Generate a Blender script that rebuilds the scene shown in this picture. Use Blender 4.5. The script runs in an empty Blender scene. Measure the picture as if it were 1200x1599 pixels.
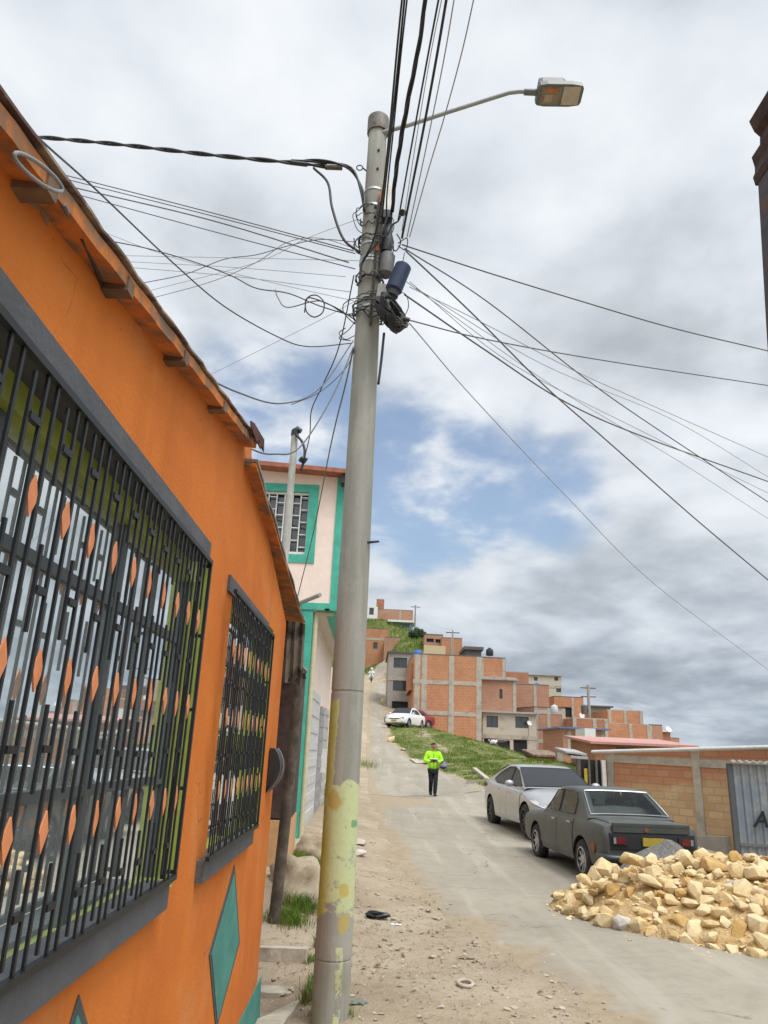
import bpy, bmesh, math, random
import numpy as np
from mathutils import Vector, Matrix, noise as mnoise
R = math.radians
random.seed(7); rng = np.random.default_rng(11)
scene = bpy.context.scene
col = scene.collection

# ------------------------------------------------------------------ camera
CAM = np.array([0.0, 0.0, 1.7]); FPX = 1150.0
_u = np.array([150.0, -3540.0, FPX]); _u /= np.linalg.norm(_u)       # world up seen from the camera (x right, y down, z ahead)
_f = np.array([-23.0, 371.0, FPX]); _f -= _u*(_u@_f); _f /= np.linalg.norm(_f)   # direction of the street
_r = np.cross(_f, _u); _r = _r if _r[0] > 0 else -_r
ROT = np.array([_r, _f, _u])
cam_data = bpy.data.cameras.new('camera'); cam = bpy.data.objects.new('camera', cam_data); col.objects.link(cam)
cam_data.sensor_fit = 'VERTICAL'; cam_data.sensor_height = 36.0; cam_data.lens = FPX/1599.0*36.0
cam_data.clip_start = 0.05; cam_data.clip_end = 8000
_m = np.eye(4); _m[:3, 0] = ROT@np.array([1, 0, 0]); _m[:3, 1] = ROT@np.array([0, -1, 0]); _m[:3, 2] = ROT@np.array([0, 0, -1]); _m[:3, 3] = CAM
cam.matrix_world = Matrix(_m.tolist())
scene.camera = cam

# ------------------------------------------------------------------ world, sun, exposure
SUN_EL, SUN_AZ = R(64), R(140)          # azimuth clockwise from +Y
sun_dir = Vector((math.sin(SUN_AZ)*math.cos(SUN_EL), math.cos(SUN_AZ)*math.cos(SUN_EL), math.sin(SUN_EL)))
world = bpy.data.worlds.new('World'); scene.world = world; world.use_nodes = True
def build_world():
    nt = world.node_tree; nt.nodes.clear(); N = nt.nodes.new; L = nt.links.new
    out = N('ShaderNodeOutputWorld')
    sky = N('ShaderNodeTexSky'); sky.sky_type = 'NISHITA'; sky.sun_disc = False
    sky.sun_elevation = SUN_EL; sky.sun_rotation = SUN_AZ; sky.altitude = 300; sky.dust_density = 1.6; sky.air_density = 1.2
    bg = N('ShaderNodeBackground'); bg.inputs[1].default_value = 0.15; L(sky.outputs[0], bg.inputs[0])
    tc = N('ShaderNodeTexCoord'); sep = N('ShaderNodeSeparateXYZ'); L(tc.outputs['Generated'], sep.inputs[0])
    def math_(op, a, b=None, c=None, clamp=False):
        n = N('ShaderNodeMath'); n.operation = op; n.use_clamp = clamp
        for i, v in enumerate((a, b, c)):
            if v is None: continue
            if isinstance(v, (int, float)): n.inputs[i].default_value = v
            else: L(v, n.inputs[i])
        return n.outputs[0]
    zz = math_('ADD', math_('MAXIMUM', sep.outputs[2], 0.0), 0.23)
    cx = math_('DIVIDE', sep.outputs[0], zz); cy = math_('DIVIDE', sep.outputs[1], zz)
    cmb = N('ShaderNodeCombineXYZ'); L(cx, cmb.inputs[0]); L(cy, cmb.inputs[1])
    def nz(scale, detail, rough, w, dist=0.0):
        n = N('ShaderNodeTexNoise'); n.noise_dimensions = '4D'; n.inputs['W'].default_value = w
        n.inputs['Scale'].default_value = scale; n.inputs['Detail'].default_value = detail
        n.inputs['Roughness'].default_value = rough; n.inputs['Distortion'].default_value = dist
        L(cmb.outputs[0], n.inputs['Vector']); return n.outputs[0]
    def smooth(v, a, b):
        n = N('ShaderNodeMapRange'); n.interpolation_type = 'SMOOTHSTEP'
        n.inputs[1].default_value = a; n.inputs[2].default_value = b; L(v, n.inputs[0]); return n.outputs[0]
    def dirdot(d):
        n = N('ShaderNodeVectorMath'); n.operation = 'DOT_PRODUCT'; n.inputs[1].default_value = d; L(tc.outputs['Generated'], n.inputs[0]); return n.outputs['Value']
    big = nz(0.82, 4, 0.5, 20.5, 0.1); fine = nz(2.1, 9, 0.50, 8.4, 0.15); puff = nz(4.8, 9, 0.52, 1.7, 0.15)
    # tone of the cloud deck: grey undersides to bright tops
    tone = math_('ADD', math_('ADD', math_('MULTIPLY', big, 0.40), math_('MULTIPLY', fine, 0.38)), math_('MULTIPLY', puff, 0.22))
    ramp = N('ShaderNodeValToRGB'); L(tone, ramp.inputs[0])
    e = ramp.color_ramp.elements
    e[0].position = 0.395; e[0].color = (0.45, 0.49, 0.54, 1)
    e[1].position = 0.56; e[1].color = (0.88, 0.91, 0.945, 1)
    m = e.new(0.445); m.color = (0.57, 0.615, 0.67, 1)
    m = e.new(0.495); m.color = (0.73, 0.775, 0.83, 1)
    # brighter cloud towards the hidden sun
    glow = smooth(dirdot(sun_dir), 0.72, 1.0)
    gl = math_('ADD', math_('MULTIPLY', glow, 3.6), 1.0)
    # heavier, bluer cloud low down
    low = math_('SUBTRACT', 1.0, smooth(sep.outputs[2], 0.02, 0.36))
    mixl = N('ShaderNodeMix'); mixl.data_type = 'RGBA'; mixl.blend_type = 'MULTIPLY'
    L(math_('MULTIPLY', low, math_('SUBTRACT', 1.25, puff), None, True), mixl.inputs[0]); L(ramp.outputs[0], mixl.inputs[6]); mixl.inputs[7].default_value = (0.56, 0.62, 0.68, 1)
    cb = N('ShaderNodeBackground'); L(mixl.outputs[2], cb.inputs[0]); L(gl, cb.inputs[1])
    # openings in the deck: one broad ragged break of blue low over the street
    g1 = Vector(GAP1).normalized(); g2 = Vector(GAP2).normalized(); g3 = Vector(GAP3).normalized()
    br = math_('MAXIMUM', smooth(dirdot(g1), math.cos(R(11)), math.cos(R(3))), math_('MULTIPLY', smooth(dirdot(g2), math.cos(R(12)), math.cos(R(2))), 0.9))
    br = math_('MAXIMUM', br, math_('MULTIPLY', smooth(dirdot(g3), math.cos(R(8)), math.cos(R(1))), 0.8))
    hole = math_('MULTIPLY', br, smooth(math_('ADD', math_('MULTIPLY', fine, 0.55), math_('MULTIPLY', puff, 0.45)), 0.60, 0.40))
    hole = math_('MULTIPLY', smooth(hole, 0.08, 0.85), 0.86)
    mixs = N('ShaderNodeMixShader'); L(hole, mixs.inputs[0]); L(cb.outputs[0], mixs.inputs[1]); L(bg.outputs[0], mixs.inputs[2])
    L(mixs.outputs[0], out.inputs[0])
def ray(px, py): return ROT@np.array([px-600.0, py-799.5, FPX])
GAP1 = tuple(ray(670, 765)); GAP2 = tuple(ray(440, 680)); GAP3 = tuple(ray(830, 765))
build_world()
sun_data = bpy.data.lights.new('sun', 'SUN'); sun_data.energy = 1.5; sun_data.angle = R(14); sun_data.color = (1.0, 0.95, 0.87)
sun = bpy.data.objects.new('sun', sun_data); col.objects.link(sun)
sun.rotation_euler = sun_dir.to_track_quat('Z', 'Y').to_euler(); sun.location = (0, 0, 60)
scene.view_settings.view_transform = 'Standard'; scene.view_settings.look = 'None'
scene.view_settings.gamma = 1.0; scene.view_settings.exposure = 0.08; scene.view_settings.use_curve_mapping = False

# ------------------------------------------------------------------ helpers
def at_y(px, py, y): d = ray(px, py); return Vector((CAM + d*(y/d[1])).tolist())
def at_x(px, py, x): d = ray(px, py); return Vector((CAM + d*(x/d[0])).tolist())
def at_z(px, py, z): d = ray(px, py); return Vector((CAM + d*((z-CAM[2])/d[2])).tolist())

def tag(o, label=None, cat=None, group=None, kind=None):
    if label: o['label'] = label
    if cat: o['category'] = cat
    if group: o['group'] = group
    if kind: o['kind'] = kind
    return o
def thing(name, label, cat, loc=(0, 0, 0), rz=0.0, group=None):
    o = bpy.data.objects.new(name, None); o.empty_display_size = 0.2; col.objects.link(o)
    o.location = loc; o.rotation_euler = (0, 0, rz)
    return tag(o, label, cat, group)
def wloc(o):
    v = Vector((0, 0, 0))
    while o is not None: v += Vector(o.location); o = o.parent
    return v
class MB:
    """collects shapes, then links them as ONE mesh object (uv in metres)"""
    def __init__(s): s.v = []; s.f = []; s.uv = []; s.mi = []; s.m = 0
    def face(s, pts, uv=None):
        b = len(s.v); pts = [Vector(p) for p in pts]; s.v += pts; s.f.append(tuple(range(b, b+len(pts))))
        if uv is None:
            n = (pts[1]-pts[0]).cross(pts[-1]-pts[0]); ax = max(range(3), key=lambda i: abs(n[i]))
            uv = [((p.y, p.z) if ax == 0 else (p.x, p.z) if ax == 1 else (p.x, p.y)) for p in pts]
        s.uv.append(uv); s.mi.append(s.m); return s
    def mesh(s, verts, faces):
        b = len(s.v); verts = [Vector(p) for p in verts]; s.v += verts
        for f in faces:
            s.f.append(tuple(b+i for i in f)); pts = [verts[i] for i in f]
            n = (pts[1]-pts[0]).cross(pts[-1]-pts[0]); ax = max(range(3), key=lambda i: abs(n[i]))
            s.uv.append([((p.y, p.z) if ax == 0 else (p.x, p.z) if ax == 1 else (p.x, p.y)) for p in pts]); s.mi.append(s.m)
        return s
    def box(s, lo, hi, M=None):
        x0, y0, z0 = lo; x1, y1, z1 = hi
        c = [Vector(p) for p in ((x0,y0,z0),(x1,y0,z0),(x1,y1,z0),(x0,y1,z0),(x0,y0,z1),(x1,y0,z1),(x1,y1,z1),(x0,y1,z1))]
        if M: c = [M@p for p in c]
        for q in ((0,3,2,1),(4,5,6,7),(0,1,5,4),(1,2,6,5),(2,3,7,6),(3,0,4,7)): s.face([c[i] for i in q])
        return s
    def bar(s, a, b, w, h, up=(0, 0, 1)):
        a = Vector(a); b = Vector(b); d = (b-a).normalized(); u = Vector(up)
        if abs(d.dot(u)) > 0.95: u = Vector((0, 1, 0))
        x = d.cross(u).normalized(); u = x.cross(d).normalized()
        M = Matrix((x, d, u)).transposed().to_4x4(); M.translation = a
        return s.box((-w/2, 0, -h/2), (w/2, (b-a).length, h/2), M)
    def tube(s, pts, r, n=6, cap=True):
        pts = [Vector(p) for p in pts]; k = len(pts); rr = r if hasattr(r, '__len__') else [r]*k
        b = len(s.v); prev = None; ring = []
        for i in range(k):
            d = (pts[min(i+1, k-1)]-pts[max(i-1, 0)]).normalized()
            if prev is None: x = d.orthogonal().normalized()
            else:
                x = prev - d*prev.dot(d); x = x.normalized() if x.length > 1e-6 else d.orthogonal().normalized()
            prev = x; y = d.cross(x)
            for j in range(n):
                t = 2*math.pi*j/n; s.v.append(pts[i]+(x*math.cos(t)+y*math.sin(t))*rr[i])
        for i in range(k-1):
            for j in range(n):
                q = (b+i*n+j, b+i*n+(j+1)%n, b+(i+1)*n+(j+1)%n, b+(i+1)*n+j)
                s.f.append(q); s.uv.append([(j/n, i), ((j+1)/n, i), ((j+1)/n, i+1), (j/n, i+1)]); s.mi.append(s.m)
        if cap:
            for i, o in ((0, 1), (k-1, 0)):
                q = [b+i*n+j for j in range(n)]; q = q[::-1] if o else q
                s.f.append(tuple(q)); s.uv.append([(0, 0)]*n); s.mi.append(s.m)
        return s
    def prism(s, poly, off):
        """poly: 3-D outline; extruded by vector off"""
        p = [Vector(a) for a in poly]; o = Vector(off); q = [a+o for a in p]
        n = Vector((0, 0, 0))
        for i in range(len(p)): n += p[i].cross(p[(i+1) % len(p)])
        if n.dot(o) > 0: p, q = p[::-1], q[::-1]
        s.face(p); s.face(q[::-1])
        for i in range(len(p)):
            j = (i+1) % len(p); s.face([p[j], p[i], q[i], q[j]])
        return s
    def lathe(s, prof, n=20, M=None, closed=False):
        """prof: (r, z) pairs round the z axis"""
        b = len(s.v)
        for r, z in prof:
            for j in range(n):
                t = 2*math.pi*j/n; p = Vector((r*math.cos(t), r*math.sin(t), z)); s.v.append(M@p if M else p)
        k = len(prof)
        for i in range(k if closed else k-1):
            i2 = (i+1) % k
            for j in range(n):
                s.f.append((b+i*n+j, b+i*n+(j+1)%n, b+i2*n+(j+1)%n, b+i2*n+j)); s.uv.append([(0, 0)]*4); s.mi.append(s.m)
        return s
    def ico(s, c, r, sub=2, sc=(1, 1, 1), jit=0.0, seed=0):
        bm = bmesh.new(); bmesh.ops.create_icosphere(bm, subdivisions=sub, radius=1.0)
        vs = []
        for v in bm.verts:
            k = 1 + jit*mnoise.noise(v.co*1.7+Vector((seed*3.1, seed, 0)))
            vs.append(Vector((v.co.x*sc[0]*r*k, v.co.y*sc[1]*r*k, v.co.z*sc[2]*r*k))+Vector(c))
        fs = [tuple(v.index for v in f.verts) for f in bm.faces]; bm.free()
        return s.mesh(vs, fs)
    def build(s, name, mats, parent=None, smooth=None, local=False, uv=True):
        off = Vector((0, 0, 0))
        if parent is not None:
            if not local: off = wloc(parent)
        elif not local:
            xs = [v.x for v in s.v]; ys = [v.y for v in s.v]
            off = Vector(((min(xs)+max(xs))/2, (min(ys)+max(ys))/2, min(v.z for v in s.v)))
        me = bpy.data.meshes.new(name); me.from_pydata([tuple(v-off) for v in s.v], [], s.f)
        for m in (mats if isinstance(mats, (list, tuple)) else [mats]): me.materials.append(m)
        if any(s.mi): me.polygons.foreach_set('material_index', s.mi)
        if uv:
            ul = me.uv_layers.new(name='UVMap'); flat = []
            for u in s.uv:
                for a in u: flat += [a[0], a[1]]
            ul.data.foreach_set('uv', flat)
        me.validate(); me.update()
        if smooth is not None:
            me.polygons.foreach_set('use_smooth', [True]*len(me.polygons))
            if smooth < 180: me.set_sharp_from_angle(angle=R(smooth))
        o = bpy.data.objects.new(name, me); col.objects.link(o)
        if parent is not None: o.parent = parent
        elif not local: o.location = off
        return o
def bake(o):
    """apply the object's modifiers to its own mesh"""
    bpy.context.view_layer.update()
    dg = bpy.context.evaluated_depsgraph_get(); me = bpy.data.meshes.new_from_object(o.evaluated_get(dg))
    o.modifiers.clear(); old = o.data; o.data = me; me.name = o.name
    return o
def spline(pts, k=6):
    pts = [Vector(p) for p in pts]
    if len(pts) < 3:
        return [pts[0].lerp(pts[-1], i/8) for i in range(9)]
    P = [pts[0]*2-pts[1]]+pts+[pts[-1]*2-pts[-2]]; out = []
    for i in range(1, len(P)-2):
        a, b, c, d = P[i-1], P[i], P[i+1], P[i+2]
        for j in range(k):
            t = j/k; out.append(0.5*((2*b)+(c-a)*t+(2*a-5*b+4*c-d)*t*t+(3*b-a-3*c+d)*t**3))
    out.append(P[-2]); return out
def copy_tree(o, parent=None):
    c = o.copy(); col.objects.link(c); c.parent = parent
    for ch in o.children: copy_tree(ch, c)
    return c

# ------------------------------------------------------------------ materials
def lin(r, g, b):
    def f(c):
        c /= 255.0; return c/12.92 if c <= 0.04045 else ((c+0.055)/1.055)**2.4
    return (f(r), f(g), f(b), 1.0)
def _mix(nt, fac, a, b, mode='MIX'):
    n = nt.nodes.new('ShaderNodeMix'); n.data_type = 'RGBA'; n.blend_type = mode
    for s, v in ((0, fac), (6, a), (7, b)):
        if isinstance(v, (int, float)): n.inputs[s].default_value = v
        elif isinstance(v, tuple): n.inputs[s].default_value = v
        else: nt.links.new(v, n.inputs[s])
    return n.outputs[2]
def _noise(nt, scale, detail=4, rough=0.6, vec=None, dist=0.0):
    n = nt.nodes.new('ShaderNodeTexNoise'); n.inputs['Scale'].default_value = scale; n.inputs['Detail'].default_value = detail
    n.inputs['Roughness'].default_value = rough; n.inputs['Distortion'].default_value = dist
    if vec is None: vec = nt.nodes.new('ShaderNodeNewGeometry').outputs['Position']
    nt.links.new(vec, n.inputs['Vector']); return n.outputs[0]
def _range(nt, v, a, b, c=0.0, d=1.0):
    n = nt.nodes.new('ShaderNodeMapRange'); n.interpolation_type = 'SMOOTHSTEP'
    for i, x in ((1, a), (2, b), (3, c), (4, d)): n.inputs[i].default_value = x
    nt.links.new(v, n.inputs[0]); return n.outputs[0]
def _math(nt, op, a, b=0.0, clamp=False):
    n = nt.nodes.new('ShaderNodeMath'); n.operation = op; n.use_clamp = clamp
    for i, v in enumerate((a, b)):
        if isinstance(v, (int, float)): n.inputs[i].default_value = v
        else: nt.links.new(v, n.inputs[i])
    return n.outputs[0]
def _start(name):
    m = bpy.data.materials.new(name); m.use_nodes = True; nt = m.node_tree; return m, nt, nt.nodes['Principled BSDF']
def _bump(nt, p, h, strength, dist=0.02):
    b = nt.nodes.new('ShaderNodeBump'); b.inputs['Strength'].default_value = strength; b.inputs['Distance'].default_value = dist
    nt.links.new(h, b.inputs['Height']); nt.links.new(b.outputs[0], p.inputs['Normal'])
def M(name, c, rough=0.8, c2=None, lo=0.45, hi=0.62, scale=4.0, var=0.10, vscale=9.0, bump=0.0, bscale=40.0, bdist=0.01, metal=0.0, spec=0.5, coat=0.0, c3=None, lo3=0.6, hi3=0.7, scale3=1.0, detail=6):
    """colour with fine mottling; c2 / c3 are worn or stained patches"""
    m, nt, p = _start(name)
    c = tuple(c)+(1.0,) if len(c) == 3 else c
    o = c
    if var:
        n = _range(nt, _noise(nt, vscale, 6, 0.65), 0.3, 0.7)
        o = _mix(nt, n, tuple(x*(1-var) for x in c[:3])+(1,), tuple(min(1, x*(1+var)) for x in c[:3])+(1,))
    if c2: o = _mix(nt, _range(nt, _noise(nt, scale, detail, 0.65), lo, hi), o, tuple(c2[:3])+(1,))
    if c3: o = _mix(nt, _range(nt, _noise(nt, scale3, detail, 0.65, dist=0.4), lo3, hi3), o, tuple(c3[:3])+(1,))
    if isinstance(o, tuple): p.inputs['Base Color'].default_value = o
    else: nt.links.new(o, p.inputs['Base Color'])
    p.inputs['Roughness'].default_value = rough; p.inputs['Metallic'].default_value = metal
    p.inputs['Specular IOR Level'].default_value = spec; p.inputs['Coat Weight'].default_value = coat
    if bump: _bump(nt, p, _noise(nt, bscale, 5, 0.6), bump, bdist)
    return m
def brick_mat(name, c1, c2, mortar, bw=0.34, bh=0.14, mort=0.012, stain=(0.25, 0.2, 0.16), bump=0.5, stain_amt=0.5):
    m, nt, p = _start(name)
    uv = nt.nodes.new('ShaderNodeUVMap'); b = nt.nodes.new('ShaderNodeTexBrick'); nt.links.new(uv.outputs[0], b.inputs['Vector'])
    b.inputs['Scale'].default_value = 1.0; b.inputs['Brick Width'].default_value = bw; b.inputs['Row Height'].default_value = bh
    b.inputs['Mortar Size'].default_value = mort; b.inputs['Mortar Smooth'].default_value = 0.3; b.inputs['Bias'].default_value = 0.0
    b.inputs['Color1'].default_value = tuple(c1)+(1,); b.inputs['Color2'].default_value = tuple(c2)+(1,); b.inputs['Mortar'].default_value = tuple(mortar)+(1,)
    o = _mix(nt, _range(nt, _noise(nt, 1.1, 6, 0.65), 0.48, 0.75, 0, stain_amt), b.outputs['Color'], tuple(stain)+(1,))
    o = _mix(nt, _range(nt, _noise(nt, 7.0, 5, 0.7), 0.3, 0.75, 0, 0.35), o, (1, 1, 1, 1), 'MULTIPLY') if False else o
    pos = nt.nodes.new('ShaderNodeNewGeometry').outputs['Position']; mp = nt.nodes.new('ShaderNodeMapping'); mp.inputs['Scale'].default_value = (0.9, 0.9, 0.16); nt.links.new(pos, mp.inputs[0])
    o = _mix(nt, _range(nt, _noise(nt, 1.0, 7, 0.65, mp.outputs[0]), 0.50, 0.68, 0, 0.55), o, tuple(x*0.62+0.02 for x in c1)+(1,)); o = _mix(nt, _range(nt, _noise(nt, 0.45, 6, 0.6), 0.52, 0.70, 0, 0.5), o, tuple(min(1, x*1.15+0.07) for x in c1)+(1,))
    n = _noise(nt, 9.0, 5, 0.7); o = _mix(nt, _range(nt, n, 0.35, 0.7, 0.0, 0.45), o, tuple(x*0.72 for x in c1)+(1,))
    nt.links.new(o, p.inputs['Base Color']); p.inputs['Roughness'].default_value = 0.92
    inv = _math(nt, 'SUBTRACT', 1.0, b.outputs['Fac']); _bump(nt, p, _math(nt, 'ADD', inv, _noise(nt, 60, 3)), bump, 0.01)
    return m
def glass_mat(name, base, fac=0.4, rough=0.02):
    m, nt, p = _start(name); p.inputs['Base Color'].default_value = tuple(base)+(1,); p.inputs['Roughness'].default_value = 0.5
    g = nt.nodes.new('ShaderNodeBsdfGlossy'); g.inputs['Roughness'].default_value = rough; g.inputs['Color'].default_value = (0.92, 0.97, 0.97, 1); g.name = 'gloss'
    fr = nt.nodes.new('ShaderNodeFresnel'); fr.inputs[0].default_value = 1.5
    mx = nt.nodes.new('ShaderNodeMixShader'); nt.links.new(_math(nt, 'ADD', fr.outputs[0], fac, True), mx.inputs[0])
    nt.links.new(p.outputs[0], mx.inputs[1]); nt.links.new(g.outputs[0], mx.inputs[2])
    nt.links.new(mx.outputs[0], nt.nodes['Material Output'].inputs[0]); return m

def orange_plaster():
    m, nt, p = _start('orange_plaster'); pos = nt.nodes.new('ShaderNodeNewGeometry').outputs['Position']
    mp = nt.nodes.new('ShaderNodeMapping'); mp.inputs['Scale'].default_value = (5, 5, 0.55); nt.links.new(pos, mp.inputs[0])
    n1 = _noise(nt, 1.3, 6, 0.6); n2 = _noise(nt, 5, 6, 0.65); n3 = _noise(nt, 2.3, 7, 0.62, dist=0.5); st = _noise(nt, 1.0, 6, 0.6, mp.outputs[0]); sp = _noise(nt, 42, 3, 0.6)
    o = _mix(nt, _range(nt, n1, 0.35, 0.7), (0.62, 0.180, 0.027, 1), (0.53, 0.142, 0.022, 1))
    o = _mix(nt, _range(nt, n3, 0.50, 0.80, 0, 0.75), o, (0.60, 0.245, 0.085, 1))
    o = _mix(nt, _range(nt, st, 0.50, 0.75, 0, 0.45), o, (0.44, 0.115, 0.018, 1))
    o = _mix(nt, _range(nt, n2, 0.56, 0.72, 0, 0.35), o, (0.66, 0.21, 0.03, 1))
    o = _mix(nt, _range(nt, sp, 0.70, 0.74, 0, 0.7), o, (0.25, 0.08, 0.03, 1))
    sep = nt.nodes.new('ShaderNodeSeparateXYZ'); nt.links.new(pos, sep.inputs[0])
    splash = _math(nt, 'MULTIPLY', _range(nt, _math(nt, 'ADD', sep.outputs[2], _math(nt, 'MULTIPLY', n2, 0.5)), 0.55, 0.1), 0.5); o = _mix(nt, splash, o, (0.36, 0.17, 0.06, 1))
    v = nt.nodes.new('ShaderNodeTexVoronoi'); v.feature = 'DISTANCE_TO_EDGE'; v.inputs['Scale'].default_value = 1.1
    wv = nt.nodes.new('ShaderNodeVectorMath'); wv.operation = 'MULTIPLY_ADD'; nn = nt.nodes.new('ShaderNodeTexNoise'); nn.inputs['Scale'].default_value = 4; nt.links.new(pos, nn.inputs['Vector']); nt.links.new(nn.outputs['Color'], wv.inputs[0]); wv.inputs[1].default_value = (0.35, 0.35, 0.35); nt.links.new(pos, wv.inputs[2]); nt.links.new(wv.outputs[0], v.inputs['Vector'])
    ck = _math(nt, 'MULTIPLY', _range(nt, v.outputs['Distance'], 0.006, 0.001), _range(nt, n3, 0.52, 0.6)); o = _mix(nt, _math(nt, 'MULTIPLY', ck, 0.55), o, (0.22, 0.07, 0.02, 1))
    nt.links.new(o, p.inputs['Base Color']); p.inputs['Roughness'].default_value = 0.88; p.inputs['Specular IOR Level'].default_value = 0.25
    _bump(nt, p, _math(nt, 'ADD', _noise(nt, 75, 5, 0.6), _math(nt, 'MULTIPLY', n2, 1.2)), 0.4, 0.008); return m
ORANGE = orange_plaster()
GREYTRIM = M('grey_trim_paint', (0.075, 0.080, 0.088), 0.75, c2=(0.12, 0.12, 0.12), lo=0.5, hi=0.75, scale=3, bump=0.3, bscale=60, c3=(0.40, 0.36, 0.25), lo3=0.70, hi3=0.71, scale3=5)
TEAL = M('teal_paint', (0.055, 0.25, 0.20), 0.8, var=0.1, c2=(0.05, 0.2, 0.17), bump=0.2, bscale=80)
TEALBORDER = M('dark_border_paint', (0.06, 0.075, 0.07), 0.8)
LIME = M('lime_paint', (0.27, 0.31, 0.05), 0.7, var=0.15, bump=0.15)
IRON = M('black_iron_paint', (0.010, 0.011, 0.013), 0.5, var=0.2, spec=0.4, c2=(0.05, 0.028, 0.02), lo=0.66, hi=0.7, scale=25)
DIAMOND = M('faded_orange_paint', (0.62, 0.22, 0.085), 0.6, var=0.12, vscale=20)
GLASS = glass_mat('window_glass', (0.42, 0.47, 0.47), 0.55)
DARKGLASS = glass_mat('dark_glass', (0.012, 0.015, 0.017), 0.06)
def clear_glass(name, tint, ior=1.45):
    m, nt, p = _start(name); t = nt.nodes.new('ShaderNodeBsdfTransparent'); t.inputs[0].default_value = tuple(tint)+(1,); g = nt.nodes.new('ShaderNodeBsdfGlossy'); g.inputs['Roughness'].default_value = 0.02
    fr = nt.nodes.new('ShaderNodeFresnel'); fr.inputs[0].default_value = ior; mx = nt.nodes.new('ShaderNodeMixShader'); nt.links.new(fr.outputs[0], mx.inputs[0]); nt.links.new(t.outputs[0], mx.inputs[1]); nt.links.new(g.outputs[0], mx.inputs[2]); nt.links.new(mx.outputs[0], nt.nodes['Material Output'].inputs[0]); return m
CARGLASS = glass_mat('car_glass', (0.010, 0.012, 0.014), -0.01, 0.015)
CARGLASS.node_tree.nodes['gloss'].inputs['Color'].default_value = (0.42, 0.45, 0.52, 1); CARGLASS.node_tree.nodes['Fresnel'].inputs[0].default_value = 1.22
CLEAR = clear_glass('clear_car_glass', (0.84, 0.92, 0.87))
MUNTIN = M('grey_steel_frame', (0.07, 0.085, 0.09), 0.5)
CURTAIN = M('pale_curtain', (0.55, 0.55, 0.5), 0.9)
INTERIOR = M('dim_room', (0.10, 0.10, 0.09), 0.9)
RUST = M('rusty_tin', (0.30, 0.22, 0.16), 0.8, c2=(0.10, 0.05, 0.04), lo=0.42, hi=0.6, scale=7, var=0.25, bump=0.3, bscale=50)
SOFFIT = M('weathered_orange_board', (0.50, 0.16, 0.03), 0.9, c2=(0.20, 0.12, 0.07), lo=0.45, hi=0.6, scale=6, var=0.2)
WOOD = M('old_timber', (0.16, 0.10, 0.06), 0.9, c2=(0.07, 0.05, 0.035), lo=0.4, hi=0.65, scale=8, var=0.25)
ZINC = M('grey_corrugated_tin', (0.26, 0.25, 0.22), 0.55, c2=(0.13, 0.10, 0.07), lo=0.52, hi=0.66, scale=3, metal=0.35, var=0.2)
ZINCDARK = M('dark_old_tin', (0.27, 0.25, 0.21), 0.7, c2=(0.06, 0.05, 0.04), lo=0.45, hi=0.6, scale=4, var=0.2)
CABLE = M('black_cable', (0.018, 0.02, 0.022), 0.5, var=0)
WIRE = M('grey_wire', (0.10, 0.105, 0.115), 0.5, var=0)
THINWIRE = M('pale_grey_wire', (0.30, 0.31, 0.33), 0.5, var=0)
GREYHOSE = M('grey_hose', (0.22, 0.225, 0.23), 0.6)
STEEL = M('galvanised_steel', (0.42, 0.44, 0.45), 0.45, metal=0.7, var=0.15)
CONCRETE = M('concrete', (0.43, 0.385, 0.31), 0.92, c2=(0.27, 0.255, 0.23), lo=0.45, hi=0.7, scale=1.7, var=0.12, bump=0.3, bscale=50)
GREYCON = M('grey_render', (0.33, 0.31, 0.28), 0.92, c2=(0.24, 0.225, 0.20), lo=0.45, hi=0.7, scale=0.5, var=0.1)
CREAM = M('cream_render', (0.50, 0.45, 0.36), 0.9, c2=(0.36, 0.31, 0.24), lo=0.5, hi=0.72, scale=0.7, var=0.08)
WHITEP = M('white_paint', (0.72, 0.71, 0.68), 0.7, var=0.06, c2=(0.55, 0.52, 0.47), lo=0.6, hi=0.8)
PINK = M('pink_plaster', (0.84, 0.69, 0.60), 0.85, c2=(0.77, 0.60, 0.52), lo=0.45, hi=0.75, scale=1.2, var=0.05, bump=0.15, bscale=50)
GREEN_TRIM = M('turquoise_paint', (0.065, 0.42, 0.31), 0.75, var=0.08, c2=(0.06, 0.35, 0.26))
EAVE = M('terracotta_eave', (0.34, 0.12, 0.07), 0.8, var=0.2)
BRICK_A = brick_mat('orange_block_wall', (0.52, 0.235, 0.115), (0.46, 0.195, 0.095), (0.45, 0.32, 0.22), 0.36, 0.22, 0.014, stain=(0.32, 0.15, 0.09))
BRICK_B = brick_mat('salmon_block_wall', (0.46, 0.24, 0.15), (0.40, 0.205, 0.125), (0.42, 0.31, 0.24), 0.36, 0.22, 0.014, stain=(0.27, 0.16, 0.11))
BRICK_C = brick_mat('red_block_wall', (0.40, 0.165, 0.09), (0.46, 0.195, 0.105), (0.37, 0.25, 0.18), 0.33, 0.2, 0.012, stain=(0.20, 0.10, 0.065))
BRICK_Y = brick_mat('sandy_block_wall', (0.58, 0.41, 0.215), (0.50, 0.29, 0.14), (0.38, 0.31, 0.22), 0.42, 0.19, 0.022, stain=(0.46, 0.24, 0.12), stain_amt=0.45)
BLUETANK = M('blue_plastic', (0.02, 0.13, 0.45), 0.5)
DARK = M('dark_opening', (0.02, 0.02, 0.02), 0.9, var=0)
BLACKPLASTIC = M('black_plastic', (0.02, 0.022, 0.026), 0.45, var=0.1)
LAMPGREY = M('lamp_grey_paint', (0.13, 0.14, 0.14), 0.5, var=0.1)
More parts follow.
